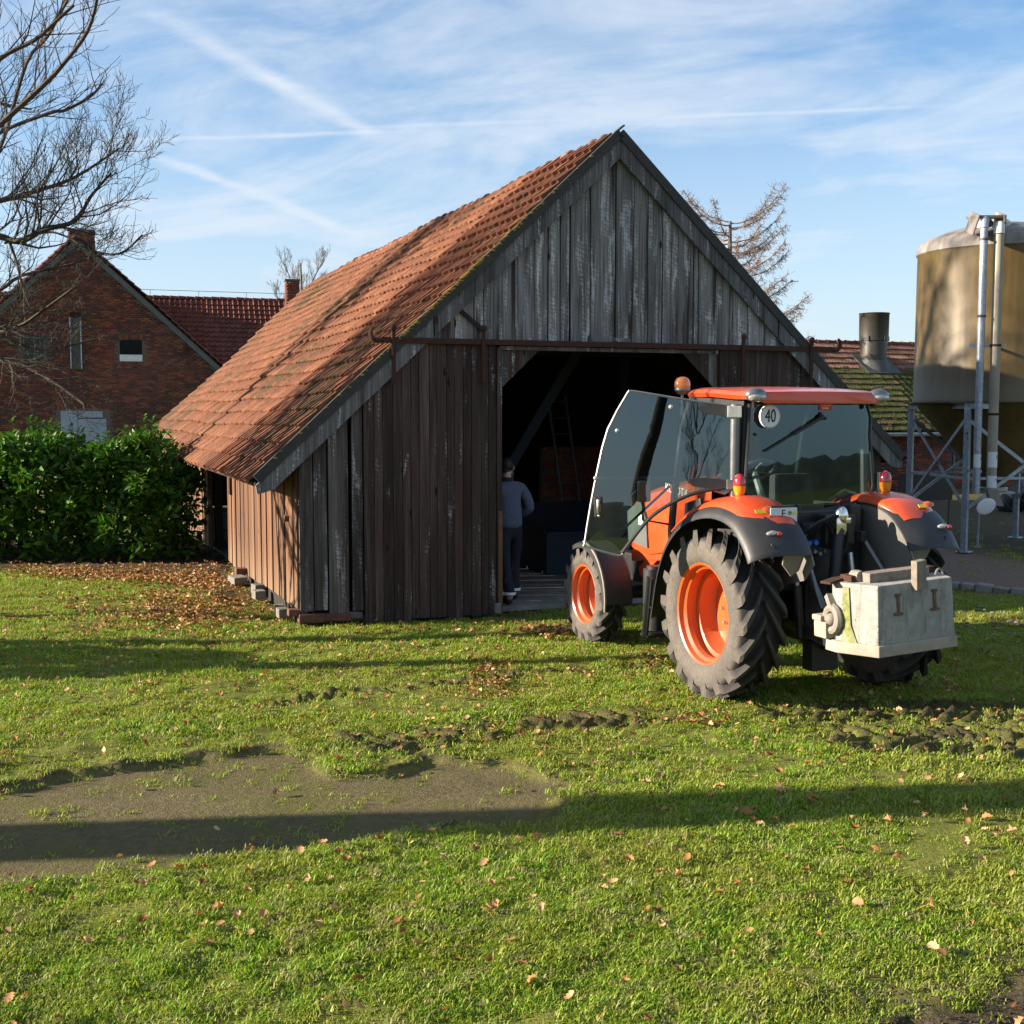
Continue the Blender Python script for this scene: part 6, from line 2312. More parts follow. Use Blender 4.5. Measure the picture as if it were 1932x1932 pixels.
skin_obj('trousers', Tr, [(0, 1), (1, 2), (2, 3), (3, 4), (4, 5), (5, 6), (1, 7), (7, 8), (8, 9), (9, 10), (10, 11)], M['trousers_dark'], man)
for x, y, z, rr_ in ((-.112, -.262, .15, .080), (.11, .094, .145, .082)):
    mb = MB()
    mb.lathe([(rr_ - .004, z - .018), (rr_, z - .014), (rr_, z + .014), (rr_ - .004, z + .018)], 20, 0, 'Z', (x, y, 0))
    mb.build('reflective_band', M['reflective'], man, True)
for x, y, sg in ((-.112, -.20, -1), (.115, .16, 1)):
    o = skin_obj('shoe', [(x, y - .10, .055, .05, .05), (x, y - .02, .06, .052, .055), (x + .01 * sg, y + .08, .045, .048, .04), (x + .015 * sg, y + .15, .035, .036, .03)], [(0, 1), (1, 2), (2, 3)], M['shoe_dark'], man, 2)
# hair cap, ears, nose
mb = MB()
R_ = Euler((-0.25, 0, 0)).to_matrix()
vs_n = len(mb.v)
mb.sphere((0.012, .116, 1.722), 0.098, 22, 14, 0, (0.88, 1.04, 1.0), R_)
mb.sphere((0.0, .078, 1.66), 0.058, 16, 10, 0, (1.05, 0.7, 0.9))
mb.build('hair', M['hair_dark'], man, True)
mb = MB()
for sg in (-1, 1):
    mb.sphere((0.02 + sg * 0.094, .125, 1.685), 0.03, 10, 8, 0, (0.35, 0.75, 1.15))
mb.sphere((0.07, .222, 1.672), 0.022, 8, 6, 0, (0.8, 1.1, 1.3))
mb.sphere((0.038, .155, 1.655), 0.079, 14, 10, 0, (0.92, 0.9, 1.15))
mb.tube([(0.0, .07, 1.53), (0.012, .095, 1.64)], [0.056, 0.054], 14)
mb.build('face', M['skin'], man, True)
# hands holding a broom handle in front
for sg, wr_, hold in ((1, Vector((.20, .18, 1.065)), Vector((.13, .27, 1.03))), (-1, Vector((-.215, .16, 1.03)), Vector((-.10, .27, .98)))):
    JJ = [(*wr_, .030, .022), (*(wr_ * 0.5 + hold * 0.5), .040, .020), (*(hold * 0.85 + wr_ * 0.15), .038, .018)]
    BB_ = [(0, 1), (1, 2)]
    for k in range(4):
        b0 = hold + Vector((0, 0, 0.03 - 0.02 * k))
        i0 = len(JJ)
        ln = (0.036, 0.042, 0.039, 0.030)[k]
        JJ += [(*b0, .0095), (*(b0 + Vector((-sg * ln * 0.8, 0.012, -0.004))), .0085), (*(b0 + Vector((-sg * ln * 1.1, -0.016, -0.008))), .0075)]
        BB_ += [(2, i0), (i0, i0 + 1), (i0 + 1, i0 + 2)]
    i0 = len(JJ)
    JJ += [(*(wr_ * 0.55 + hold * 0.45 + Vector((-sg * .02, 0, .03))), .011), (*(hold + Vector((-sg * .04, -.01, .035))), .009)]
    BB_ += [(1, i0), (i0, i0 + 1)]
    skin_obj('hand', JJ, BB_, M['skin'], man, 1)
brm = thing('broom', 'wooden handled broom held upright by the man in the sweater', 'broom', PW, YAW + 0.05)
mb = MB()
mb.tube([(.21, .36, 1.62), (.125, .285, 1.03), (.04, .25, .42)], 0.013, 8)
mb.build('handle', M['post_wood'], brm, True)
mb = MB()
mb.box((.0, .23, .14), (.28, .07, .05))
mb.box((.0, .23, .075), (.27, .06, .10))
mb.build('brush', M['weight_wood'], brm)
mb = MB()
mb.tube([(.04, .25, .42), (.005, .235, .16)], 0.013, 8)
mb.build('socket', M['post_wood'], brm, True)
# ------------------------------------------------------------------ laurel hedge
hedge = thing('laurel_hedge', 'dense glossy green laurel hedge between the brick farmhouse and barn', 'hedge', (-8.3, 20.6, 0))
mb = MB()
for k in range(60):
    x, y = rng.uniform(-5.2, 2.6), rng.uniform(-0.8, 0.8)
    pts = [(x, y + 0.35, 0)]
    for q in range(4):
        pts.append((pts[-1][0] + rng.uniform(-.2, .2), pts[-1][1] + rng.uniform(-.2, .2), pts[-1][2] + rng.uniform(.3, .5)))
    mb.tube(pts, [0.03, 0.025, 0.02, 0.014, 0.008], 5)
mb.build('stems', M['hedge_wood'], hedge)
mb = MB()
mb.add([(0, 0, 0), (0.028, 0.045, 0.006), (0.0, 0.05, -0.002), (-0.028, 0.045, 0.006), (0.022, 0.10, 0.0), (0, 0.10, -0.008), (-0.022, 0.10, 0.0), (0, 0.145, -0.02)],
       [(0, 1, 2), (0, 2, 3), (1, 4, 5, 2), (2, 5, 6, 3), (4, 7, 5), (5, 7, 6)])
leaf_me = mb.mesh('leaf', M['hedge_leaf'], 'all', fix=False)


def hedge_top(x):
    return 1.74 + 0.17 * math.sin(x * 1.9 + 0.4) + 0.12 * math.sin(x * 4.3) + 0.07 * math.sin(x * 9.1) + 0.42 * math.exp(-((x - 2.25) / 0.40) ** 2)


lm = []
LEAN = Vector((-0.4, -0.55, 0.75)).normalized()
for k in range(24000):
    x = rng.uniform(-5.6, 2.95)
    # rounded right-hand end, front and top shells carry most leaves
    u = rng.random()
    top = hedge_top(x)
    end = 1.0 if x < 2.2 else math.sqrt(max(0.0, 1 - ((x - 2.2) / 0.78) ** 2))
    top *= 0.55 + 0.45 * end
    dep = 1.15 * (0.4 + 0.6 * end)
    if u < 0.56:
        z = top * rng.random() ** 0.75
        y = -dep * (0.72 + 0.28 * math.sin(math.pi * min(1, z / top) ** 0.8) if z < 0.9 * top else 0.75) + rng.uniform(-.16, .22) + 0.26 * math.sin(x * 3.1 + z * 2.0) * math.cos(z * 3.7 + x) + 0.12 * math.sin(x * 7.3 - z * 5.0)
    elif u < 0.74:
        y = rng.uniform(-dep, dep)
        z = top * (1 - 0.16 * (y / dep) ** 2) + rng.uniform(-.2, .08)
    else:
        y = rng.uniform(-dep, dep)
        z = top * rng.random()
    if x > 2.0:
        y *= 1.0
    d = Vector((rng.gauss(0, 0.6), -0.5 + rng.gauss(0, 0.55), 0.45 + rng.gauss(0, 0.5)))
    if d.length < 0.2:
        continue
    d.normalize()
    n_ = Vector((rng.gauss(0, .6), -0.5 + rng.gauss(0, .5), 0.8 + rng.gauss(0, .4)))
    xx = d.cross(n_)
    if xx.length < 0.1:
        continue
    xx.normalize()
    nn = xx.cross(d)
    s_ = rng.uniform(0.9, 1.5)
    lm.append(basis((x, y, max(z, 0.05)), xx * s_, d * s_, nn * s_))
# upright young shoots above the top
for k in range(210):
    x = rng.uniform(-5.4, 2.7)
    y = rng.uniform(-1.0, 0.6)
    z0 = hedge_top(x) - 0.1
    hgt = rng.uniform(0.12, 0.5)
    for q in range(int(6 + hgt * 14)):
        f = q / (6 + hgt * 14)
        a = q * 2.4
        d = Vector((math.cos(a) * 0.75, math.sin(a) * 0.75, 0.55)).normalized()
        n_ = Vector((-math.cos(a) * 0.5, -math.sin(a) * 0.5, 0.8))
        xx = d.cross(n_).normalized()
        s_ = rng.uniform(0.6, 1.0)
        lm.append(basis((x, y, z0 + hgt * f), xx * s_, d * s_, xx.cross(d) * s_))
order = sorted(range(len(lm)), key=lambda q: lm[q][1, 3] + 0.25 * abs(lm[q][2, 3] - 1.6) + 0.06 * abs(lm[q][0, 3] - 1.0))
for q in order[:300]:
    o = link(bpy.data.objects.new('leaf', leaf_me), hedge)
    o.matrix_local = Matrix(lm[q].tolist())
stamp(leaf_me, [lm[q] for q in order[300:]], 'foliage', M['hedge_leaf'], hedge)

# round evergreen bush just left of the view
bush = thing('round_bush', 'low round evergreen bush at the lawn edge', 'bush', (-7.0, 11.25, 0))
bl_ = []
for k in range(3600):
    v = Vector((rng.gauss(0, 1), rng.gauss(0, 1), rng.gauss(0, 1)))
    v.normalize()
    r_ = rng.uniform(0.75, 1.0)
    p = Vector((v.x * 0.85 * r_, v.y * 0.72 * r_, 0.66 + v.z * 0.66 * r_))
    d = (v + Vector((rng.gauss(0, .5), rng.gauss(0, .5), rng.gauss(0.2, .4)))).normalized()
    xx = d.cross(Vector((rng.gauss(0, 1), rng.gauss(0, 1), 1)))
    if xx.length < 0.1:
        continue
    xx.normalize()
    bl_.append(basis(p, xx, d, xx.cross(d)))
stamp(leaf_me, bl_, 'foliage', M['hedge_leaf'], bush)
mb = MB()
for k in range(7):
    mb.tube([(0, 0, 0), (rng.uniform(-.3, .3), rng.uniform(-.3, .3), 0.5), (rng.uniform(-.6, .6), rng.uniform(-.5, .5), 1.0)], [0.03, 0.02, 0.01], 5)
mb.build('stems', M['hedge_wood'], bush)

# ------------------------------------------------------------------ bare trees


def curve_pts(pts, sub=4):
    return smooth_path([tuple(p) for p in pts], sub)


def twig_tree(mb, p, d, ln, r, lev, R, up=0.25, spread=0.75, minr=0.004, kink=0.18, dens=1.0):
    n = 4 if lev > 0 else 3
    pts = [Vector(p)]
    dd = Vector(d).normalized()
    for i in range(n):
        dd = (dd + Vector((R.gauss(0, kink), R.gauss(0, kink), R.gauss(0, kink) + up * 0.3))).normalized()
        pts.append(pts[-1] + dd * ln / n)
    rad = [max(minr * 0.7, r * (1 - 0.75 * i / n)) for i in range(n + 1)]
    mb.tube(pts, rad, 5 if r > 0.03 else (4 if r > 0.012 else 3), caps=False)
    if lev <= 0:
        return
    k = max(2, int(R.uniform(4, 7) * dens))
    for i in range(k):
        t = 0.18 + 0.82 * (i + R.random()) / k
        t = min(t, 0.99)
        a = t * n
        ia = min(int(a), n - 1)
        q = pts[ia].lerp(pts[ia + 1], a - ia)
        base = (pts[ia + 1] - pts[ia]).normalized()
        s = Vector((R.gauss(0, 1), R.gauss(0, 1), R.gauss(0, 0.8) + up))
        s = s - base * s.dot(base)
        if s.length < 0.05:
            continue
        s.normalize()
        nd = (base * R.uniform(0.65, 1.0) + s * spread * R.uniform(0.6, 1.1)).normalized()
        twig_tree(mb, q, nd, ln * R.uniform(0.38, 0.62) * (1.1 - 0.4 * t), max(minr, r * (1 - 0.7 * t) * 0.62), lev - 1, R, up, spread, minr, kink, dens)


def limb(mbt, mbc, pts, r0, r1, R, lev=2, n=10, ln=1.2, up=0.25, minr=0.0045, dens=1.0, spread=0.8, start=0.15):
    P = [Vector(p) for p in curve_pts(pts, 4)]
    k = len(P)
    rad = [r0 + (r1 - r0) * (i / (k - 1)) ** 0.8 for i in range(k)]
    mbt.tube(P, rad, 8 if r0 > 0.05 else 6, caps=False)
    for i in range(n):
        t = start + (1 - start) * (i + R.random()) / n
        t = min(t, 0.995)
        a = t * (k - 1)
        ia = min(int(a), k - 2)
        q = P[ia].lerp(P[ia + 1], a - ia)
        base = (P[ia + 1] - P[ia]).normalized()
        s = Vector((R.gauss(0, 1), R.gauss(0, 1), R.gauss(0, 0.7) + up))
        s = s - base * s.dot(base)
        s.normalize()
        nd = (base * R.uniform(0.7, 1.1) + s * spread * R.uniform(0.6, 1.1)).normalized()
        rr_ = rad[ia] * 0.45
        twig_tree(mbc, q, nd, ln * R.uniform(0.6, 1.15) * (1.15 - 0.5 * t), max(minr * 1.4, rr_), lev, R, up, spread, minr, 0.17, dens)


def tree(name, label, loc, trunk, tr, limbs, mat, seed, group='bare winter trees', taper=0.72):
    t_ = thing(name, label, 'tree', loc, 0, group)
    R = random.Random(seed)
    a, b = MB(), MB()
    P = curve_pts(trunk, 5)
    k = len(P)
    a.tube(P, [tr * (1.25 if i == 0 else 1) * (1 - taper * i / (k - 1)) for i in range(k)], 12, caps=False)
    for L_ in limbs:
        limb(a, b, L_['p'], L_['r'], L_.get('r1', 0.012), R, L_.get('lev', 2), L_.get('n', 10), L_.get('ln', 1.1), L_.get('up', 0.25), L_.get('minr', 0.0045), L_.get('d', 1.0), L_.get('sp', 0.8), L_.get('st', 0.15))
    a.build('trunk', M[mat], t_, True, fix=False)
    b.build('crown', M[mat], t_, False, fix=False)
    return t_


def rel(pts, o):
    return [(p[0] - o[0], p[1] - o[1], p[2]) for p in pts]


# dark spreading tree left of the house (its lower boughs hang in front of the gable)
oB = (-10.6, 11.9)
LB = [dict(p=[(-10.6, 11.9, 3.4), (-8.2, 15.5, 4.3), (-6.23, 15.0, 4.55), (-5.71, 14.92, 4.47), (-5.35, 14.84, 4.6), (-4.95, 14.76, 4.69), (-4.72, 14.68, 4.97), (-4.45, 14.6, 5.22)], r=0.068, n=30, ln=1.15, up=0.35, d=1.15),
      dict(p=[(-10.6, 11.9, 4.2), (-8.2, 15.8, 4.8), (-6.47, 15.6, 5.02), (-5.76, 15.8, 5.24), (-5.35, 16.0, 5.45), (-4.85, 16.2, 5.85)], r=0.056, n=28, ln=1.2, up=0.4, d=1.15),
      dict(p=[(-5.9, 15.0, 4.46), (-5.32, 14.8, 4.56), (-5.05, 14.75, 4.5), (-4.75, 14.7, 4.34), (-4.39, 14.65, 4.29), (-4.1, 14.6, 4.50)], r=0.014, n=20, ln=0.55, up=0.2, lev=1),
      dict(p=[(-10.6, 11.9, 2.9), (-8.0, 15.0, 3.2), (-6.06, 14.5, 3.31), (-5.51, 14.33, 3.4), (-5.14, 14.17, 3.58), (-4.69, 14.0, 3.84)], r=0.043, n=16, ln=0.9, up=0.25),
      dict(p=[(-10.6, 11.9, 2.7), (-8.0, 15.0, 3.2), (-5.94, 14.2, 3.15), (-5.61, 14.05, 3.01), (-5.22, 13.9, 2.91), (-4.85, 13.75, 2.72), (-4.5, 13.6, 2.5)], r=0.037, n=16, ln=0.8, up=0.0),
      dict(p=[(-10.6, 11.9, 3.6), (-8.2, 16.0, 3.8), (-6.59, 15.8, 3.89), (-6.09, 15.93, 4.17), (-5.51, 16.07, 4.33), (-5.07, 16.2, 4.5)], r=0.037, n=20, ln=1.0, up=0.35, d=1.1),
      dict(p=[(-10.6, 11.9, 3.0), (-8.0, 15.4, 3.7), (-6.27, 15.0, 3.56), (-5.95, 15.17, 3.31), (-5.56, 15.33, 3.19), (-5.01, 15.5, 3.33)], r=0.031, n=18, ln=0.8, up=0.15),
      dict(p=[(-10.6, 11.9, 5.0), (-8.5, 15.6, 6.0), (-6.6, 15.2, 6.2), (-5.6, 15.2, 6.1)], r=0.050, n=18, ln=1.2, up=0.35),
      dict(p=[(-10.6, 11.9, 5.5), (-10.9, 11.6, 8.0), (-11.4, 11.2, 10.0)], r=0.074, n=14, ln=2.0, up=0.35, d=0.8),
      dict(p=[(-10.6, 11.9, 5.0), (-12.2, 12.0, 7.6), (-13.4, 12.0, 9.6)], r=0.074, n=12, ln=2.0, up=0.35, d=0.8)]
for L_ in LB:
    L_['p'] = [(q[0] - 0.28 * min(1, max(0, (q[0] + 9) / 3)), q[1], q[2]) for q in rel(L_['p'], (0, 0))]
    L_['p'] = rel(L_['p'], oB)
    L_['minr'] = 0.0034
tree('beech_tree', 'bare dark tree with drooping boughs in front of the farmhouse gable', (oB[0], oB[1], 0), [(0, 0, -0.05), (0.05, 0, 1.5), (-0.05, 0.05, 3.5), (0.05, -0.1, 5.5), (0.0, 0.0, 7.0)], 0.22, LB, 'bark_dark', 31)
# nearer tree, pinkish twigs reaching up into the top left corner
oC = (-9.0, 10.35)
LC = [dict(p=[(-9.0, 10.35, 2.6), (-6.6, 10.4, 3.4), (-5.0, 10.4, 4.2), (-4.27, 10.34, 4.79), (-3.89, 10.28, 5.08), (-3.70, 10.22, 5.23), (-3.45, 10.16, 5.5), (-3.33, 10.1, 5.8)], r=0.036, n=16, ln=0.75, up=0.4, lev=1, minr=0.003, d=0.9),
      dict(p=[(-6.6, 10.4, 3.4), (-5.4, 10.6, 3.9), (-4.66, 10.6, 4.39), (-4.40, 10.65, 4.67), (-4.17, 10.7, 5.39), (-4.0, 10.75, 5.63), (-3.81, 10.8, 6.0)], r=0.023, n=14, ln=0.7, up=0.4, lev=1, minr=0.003),
      dict(p=[(-6.6, 10.4, 3.4), (-5.6, 10.7, 4.2), (-4.74, 10.8, 4.61), (-4.49, 10.88, 4.85), (-4.07, 10.96, 5.04), (-3.97, 11.04, 5.08), (-3.77, 11.12, 5.22), (-3.69, 11.2, 5.35)], r=0.022, n=14, ln=0.7, up=0.3, lev=1, minr=0.003),
      dict(p=[(-9.0, 10.35, 3.2), (-7.0, 10.2, 4.4), (-5.2, 10.0, 4.8), (-4.37, 10.0, 4.94), (-4.08, 9.93, 5.21), (-3.77, 9.85, 5.33), (-3.59, 9.77, 5.43), (-3.4, 9.7, 5.55)], r=0.029, n=18, ln=0.8, up=0.35, lev=1, minr=0.003),
      dict(p=[(-9.0, 10.35, 3.8), (-7.6, 10.5, 6.0), (-6.2, 10.6, 7.6)], r=0.050, n=12, ln=1.4, up=0.4, d=0.8),
      dict(p=[(-9.0, 10.35, 3.8), (-10.4, 10.2, 6.0), (-11.2, 10.2, 8.0)], r=0.058, n=10, ln=1.5, up=0.4, d=0.7)]
for L_ in LC:
    L_['p'] = rel(L_['p'], oC)
tree('ash_tree', 'bare pinkish twigged tree reaching into the sky left of the barn', (oC[0], oC[1], 0), [(0, 0, -0.05), (0.03, 0.3, 1.2), (0, 0.33, 2.8), (0.05, 0.35, 4.4)], 0.24, LC, 'bark_pink', 37)
# tall tree off to the left whose trunk shades the foreground lawn
LA = [dict(p=[(0, 0, 5.6), (0.9, 1.0, 7.5), (1.6, 1.6, 10)], r=0.18, n=10, ln=2.2, d=0.8), dict(p=[(0, 0, 5.8), (-1.2, 0.5, 8), (-2.2, 0.6, 10.5)], r=0.18, n=10, ln=2.2, d=0.8),
      dict(p=[(0, 0, 6.2), (0.3, -1.2, 8.4), (0.6, -2.2, 10.6)], r=0.18, n=10, ln=2.2, d=0.8), dict(p=[(0.0, 0, 6.5), (0.2, 2.6, 8.5), (0.5, 4.6, 9.6)], r=0.14, n=12, ln=2.0, d=0.9)]
tree('oak_tree', 'tall bare oak with a thick straight trunk', (-13.2, 5.78, 0), [(0, 0, -0.1), (0.03, 0, 2.0), (0.0, 0.05, 5.0), (0.1, 0.1, 8.5), (0.2, 0.2, 12)], 0.38, LA, 'bark_dark', 41, taper=0.4)
# leaning tree behind the viewer, mirrored in the tractor's glass
LD = [dict(p=[(2.0, -0.2, 6.0), (0.8, -0.6, 7.0), (-1.2, -0.8, 7.2), (-3.2, -0.8, 6.6)], r=0.13, n=22, ln=1.7, up=0.0), dict(p=[(2.1, -0.2, 6.3), (3.6, -0.4, 7.0), (5.4, -0.2, 6.6), (6.6, 0.0, 5.6)], r=0.15, n=24, ln=1.7, up=-0.1),
      dict(p=[(2.2, -0.2, 6.6), (3.6, 0.4, 8.2), (5.0, 0.6, 9.2)], r=0.13, n=16, ln=1.9), dict(p=[(2.1, -0.2, 6.4), (0.8, 0.3, 8.4), (-0.6, 0.4, 9.6)], r=0.13, n=16, ln=1.9), dict(p=[(2.3, -0.2, 7.2), (2.6, -0.2, 9.0), (2.5, 0, 10.6)], r=0.13, n=14, ln=1.8)]
tree('leaning_tree', 'bare tree with a bent leaning trunk', (-3.3, -13.5, 0), [(0, 0, -0.1), (-0.15, 0, 1.6), (0.35, 0, 3.0), (1.4, -0.1, 4.6), (2.05, -0.2, 6.2), (2.3, -0.2, 7.4)], 0.52, LD, 'bark_dark', 43, taper=0.5)
LE = [dict(p=[(0, 0, 1.0 + 0.5 * k), (0.9 * math.cos(k * 2.1), 0.9 * math.sin(k * 2.1), 2.4 + 0.5 * k), (1.7 * math.cos(k * 2.1), 1.7 * math.sin(k * 2.1), 3.6 + 0.45 * k)], r=0.05, n=9, ln=1.0, up=0.4) for k in range(8)]
tree('young_tree', 'small bare tree with many rising branches', (0.6, -17.0, 0), [(0, 0, -0.05), (0, 0, 1.5), (0.05, 0, 3.5), (0, 0.05, 6.0)], 0.12, LE, 'bark_dark', 47)
LG = [dict(p=[(0, 0, 1.4), (0.2, 0.3, 2.2), (0.2, 0.5, 2.9), (0.3, 0.7, 3.4)], r=0.07, n=9, ln=0.7, up=0.3), dict(p=[(0, 0, 1.6), (0.1, -0.35, 2.3), (-0.1, -0.6, 2.9), (-0.1, -0.8, 3.4)], r=0.065, n=9, ln=0.7, up=0.3),
      dict(p=[(0, 0, 2.3), (0.1, 0.05, 2.9), (0.0, -0.1, 3.5)], r=0.05, n=8, ln=0.6, up=0.5)]
tree('forked_tree', 'slim bare tree forking low', (-8.8, 13.9, 0), [(0, 0, -0.05), (0.0, 0, 1.0), (0, 0, 1.8), (0, 0, 2.6)], 0.10, LG, 'bark_dark', 61)
LH = [dict(p=[(0, 0, 5 + 0.5 * k), (1.1 * math.cos(k * 2.2), 1.1 * math.sin(k * 2.2), 7.2 + 0.6 * k), (2.3 * math.cos(k * 2.2), 2.3 * math.sin(k * 2.2), 8.8 + 0.5 * k)], r=0.10, n=14, ln=1.9, up=0.4, minr=0.010, d=1.0) for k in range(9)]
tree('lime_tree', 'tall wide crowned bare tree', (-14.4, 20.1, 0), [(0, 0, -0.1), (0, 0, 3), (0.1, 0, 6), (0, 0, 11)], 0.20, LH, 'bark_dark', 67)
# far bare tree above the house roof
LF = [dict(p=[(0, 0, 4 + 0.6 * k), (0.9 * math.cos(k * 2.4), 0.9 * math.sin(k * 2.4), 6.0 + 0.6 * k), (1.5 * math.cos(k * 2.4), 1.5 * math.sin(k * 2.4), 7.6 + 0.52 * k)], r=0.06, r1=0.015, n=14, ln=1.4, up=0.7, lev=2, minr=0.008, sp=0.75) for k in range(9)]
tree('far_tree', 'pale bare tree rising behind the far chimney', (-12.9, 75, 0), [(0, 0, -0.1), (0, 0, 3), (0.1, 0, 7), (0, 0, 11.5)], 0.20, LF, 'bark_grey', 53)

# larch behind the barn: level boughs that turn up at the tips, hung with short twigs
lar = thing('larch_tree', 'bare orange brown larch standing behind the right roof slope', 'tree', (7.45, 42.0, 0), 0, 'bare winter trees')
R = random.Random(59)
a, b = MB(), MB()
a.tube([(0, 0, -0.1), (0.02, 0, 4), (-0.02, 0, 8.9)], [0.22, 0.16, 0.05], 10, caps=False)
for k in range(70):
    f = k / 69
    z = 3.6 + 5.3 * f
    ln = 3.0 * (1 - 0.42 * f) * R.uniform(0.75, 1.05)
    ang = k * 2.399 + R.uniform(-.3, .3)
    if k % 3 == 0:
        ang = R.choice([0.0, math.pi]) + R.uniform(-.5, .5)
    ca, sa = math.cos(ang), math.sin(ang)
    rise = 0.10 + 0.55 * f
    pts = []
    for q in range(9):
        t = q / 8
        pts.append(Vector((ca * ln * t, sa * ln * t, z + ln * (-0.10 * math.sin(t * math.pi * 0.8) * (1 - f) + rise * t ** 2.4) + R.gauss(0, 0.012))))
    a.tube(pts, [0.022 * (1 - 0.8 * q / 8) + 0.005 for q in range(9)], 5, caps=False)
    for q in range(int(46 * ln)):
        t = R.uniform(0.18, 1.0) ** 0.8 * 8
        i = min(int(t), 7)
        p = pts[i].lerp(pts[i + 1], t - i)
        d = Vector((R.gauss(0, .6) + ca * 0.4, R.gauss(0, .6) + sa * 0.4, R.gauss(0.05 - 0.35 * (1 - f), 0.55))).normalized()
        l2 = R.uniform(0.12, 0.36)
        p2 = p + d * l2
        b.tube([p, p + d * l2 * 0.5 + Vector((0, 0, -0.02)), p2], [0.007, 0.005, 0.0035], 3, caps=False)
        for _ in range(2):
            s = p.lerp(p2, R.uniform(0.2, 0.9))
            b.tube([s, s + Vector((R.gauss(0, .06), R.gauss(0, .06), R.gauss(-.03, .07)))], [0.006, 0.004], 3, caps=False)
a.build('trunk', M['bark_larch'], lar, True, fix=False)
b.build('crown', M['bark_larch'], lar, False, fix=False)

# ------------------------------------------------------------------ fallen leaves


def dry_leaf(k):
    R = random.Random(100 + k)
    mb = MB()
    n = 7
    L_ = 1.0
    rows = []
    cu, cv = R.uniform(0.3, 1.1), R.uniform(-0.5, 0.9)
    for i in range(n):
        t = i / (n - 1)
        wd = 0.36 * math.sin(math.pi * (0.08 + 0.86 * t)) ** 0.75 * (1 + (0.30 if i % 2 else -0.22)) * R.uniform(0.85, 1.15)
        z = cv * (t - 0.5) ** 2 * 1.6
        rows.append([(-wd, (t - 0.5) * L_, z + cu * wd), (0, (t - 0.5) * L_ + 0.02, z), (wd, (t - 0.5) * L_, z + cu * wd * R.uniform(0.3, 1.2))])
    mb.grid(rows)
    mb.add([(-0.012, -0.5, rows[0][1][2]), (0.012, -0.5, rows[0][1][2]), (0.0, -0.72, rows[0][1][2] + 0.02)], [(0, 1, 2)])
    return mb.mesh('fallen_leaf', M['dry_leaf'], 'all', fix=False)


LEAF = [dry_leaf(k) for k in range(5)]
spots = []
def scatter(n, f):
    for _ in range(n):
        x, y = f()
        spots.append((x, y))


scatter(1500, lambda: (lambda y: (rng.uniform(-0.47 * y - 0.2, 0.47 * y + 0.2), y))(4.5 + 9.5 * rng.random() ** 0.75))
scatter(750, lambda: (rng.gauss(-3.95, 0.55), rng.gauss(14.4, 0.75)))
scatter(700, lambda: (rng.gauss(-4.3, 0.8), rng.gauss(15.6, 1.0)))
scatter(1300, lambda: (lambda t: (-6.9 + 2.9 * t + rng.gauss(0, .25), 18.0 - 0.7 * t + rng.gauss(0, .35)))(rng.random()))
scatter(900, lambda: (rng.uniform(-10, -4.4), rng.gauss(18.3, 0.5)))
scatter(200, lambda: (rng.gauss(0.45, .22), rng.gauss(13.2, .22)))
scatter(190, lambda: (rng.gauss(-0.22, .12), rng.gauss(10.75, .45)))
scatter(70, lambda: (rng.gauss(-0.45, .4), rng.gauss(9.0, .2)))
scatter(45, lambda: (rng.gauss(1.42, .15), rng.gauss(9.25, .10)))
scatter(45, lambda: (rng.gauss(1.28, .2), rng.gauss(11.5, .25)))
scatter(60, lambda: (rng.uniform(2.6, 3.9), rng.uniform(10.2, 11.2)))
scatter(180, lambda: (rng.uniform(-3.4, 2.2), rng.gauss(11.3, 0.9)))
scatter(160, lambda: (rng.uniform(-2.8, -2.45) + 0, rng.uniform(14, 18)))
ok = []
sl_ = masks(np.array([p[0] for p in spots]), np.array([p[1] for p in spots]))[0]
for (x, y), sv in zip(spots, sl_):
    if sv > 0.3 and rng.random() < 0.86:
        continue
    q = Vector((x, y, 0)) - BARN0
    if q.dot(E1) > -0.02 and q.dot(E1) < 8 and q.dot(E2) > -0.03:
        if not (2.5 < q.dot(E1) < 5.3 and q.dot(E2) < 0.6 and rng.random() < 0.3):
            continue
    ok.append((x, y))
XY = np.array(ok)
ZZ = height(XY[:, 0], XY[:, 1])
items = []
for (x, y), z in zip(ok, ZZ):
    sz = rng.uniform(0.028, 0.056) * (1.1 if y < 8 else (1.25 if y > 12.5 else 1.0))
    e = Euler((rng.gauss(0, .35), rng.gauss(0, .35), rng.uniform(0, 6.28))).to_matrix().to_4x4()
    mtx = Matrix.Translation((x, y, z + 0.026 + rng.uniform(0, .014))) @ e @ Matrix.Diagonal((sz, sz, sz, 1))
    vis_ = abs(x) < 0.43 * y + 0.1
    items.append((sz / y if vis_ else 0, mtx))
items.sort(key=lambda q: -q[0])
for k, (s_, mtx) in enumerate(items[:300]):
    o = link(bpy.data.objects.new('fallen_leaf', LEAF[k % 5]))
    o.matrix_world = mtx
    tag(o, 'dry curled brown leaf lying loose on the open lawn', 'leaf', 'fallen leaves on the lawn')
rest = items[300:]
parts_ = [[] for _ in range(5)]
for k, (s_, mtx) in enumerate(rest):
    parts_[k % 5].append(np.array(mtx))
allv, allf, off = [], [], 0
for me_, ms_ in zip(LEAF, parts_):
    o = stamp(me_, ms_, 'tmp', M['dry_leaf'], None)
    n_ = len(o.data.vertices)
    co = np.empty(n_ * 3, dtype=np.float32)
    o.data.vertices.foreach_get('co', co)
    fc = np.array([tuple(p.vertices) for p in o.data.polygons])
    allv.append(co.reshape(-1, 3))
    allf.append(fc + off)
    off += n_
    bpy.data.objects.remove(o)
o = link(bpy.data.objects.new('fallen_leaves', np_mesh('fallen_leaves', np.concatenate(allv), np.concatenate(allf), M['dry_leaf'])))
tag(o, 'brown autumn leaves littered over the lawn and heaped beside the barn', None, None, 'stuff')

# ------------------------------------------------------------------ lawn: short tufts scattered by density


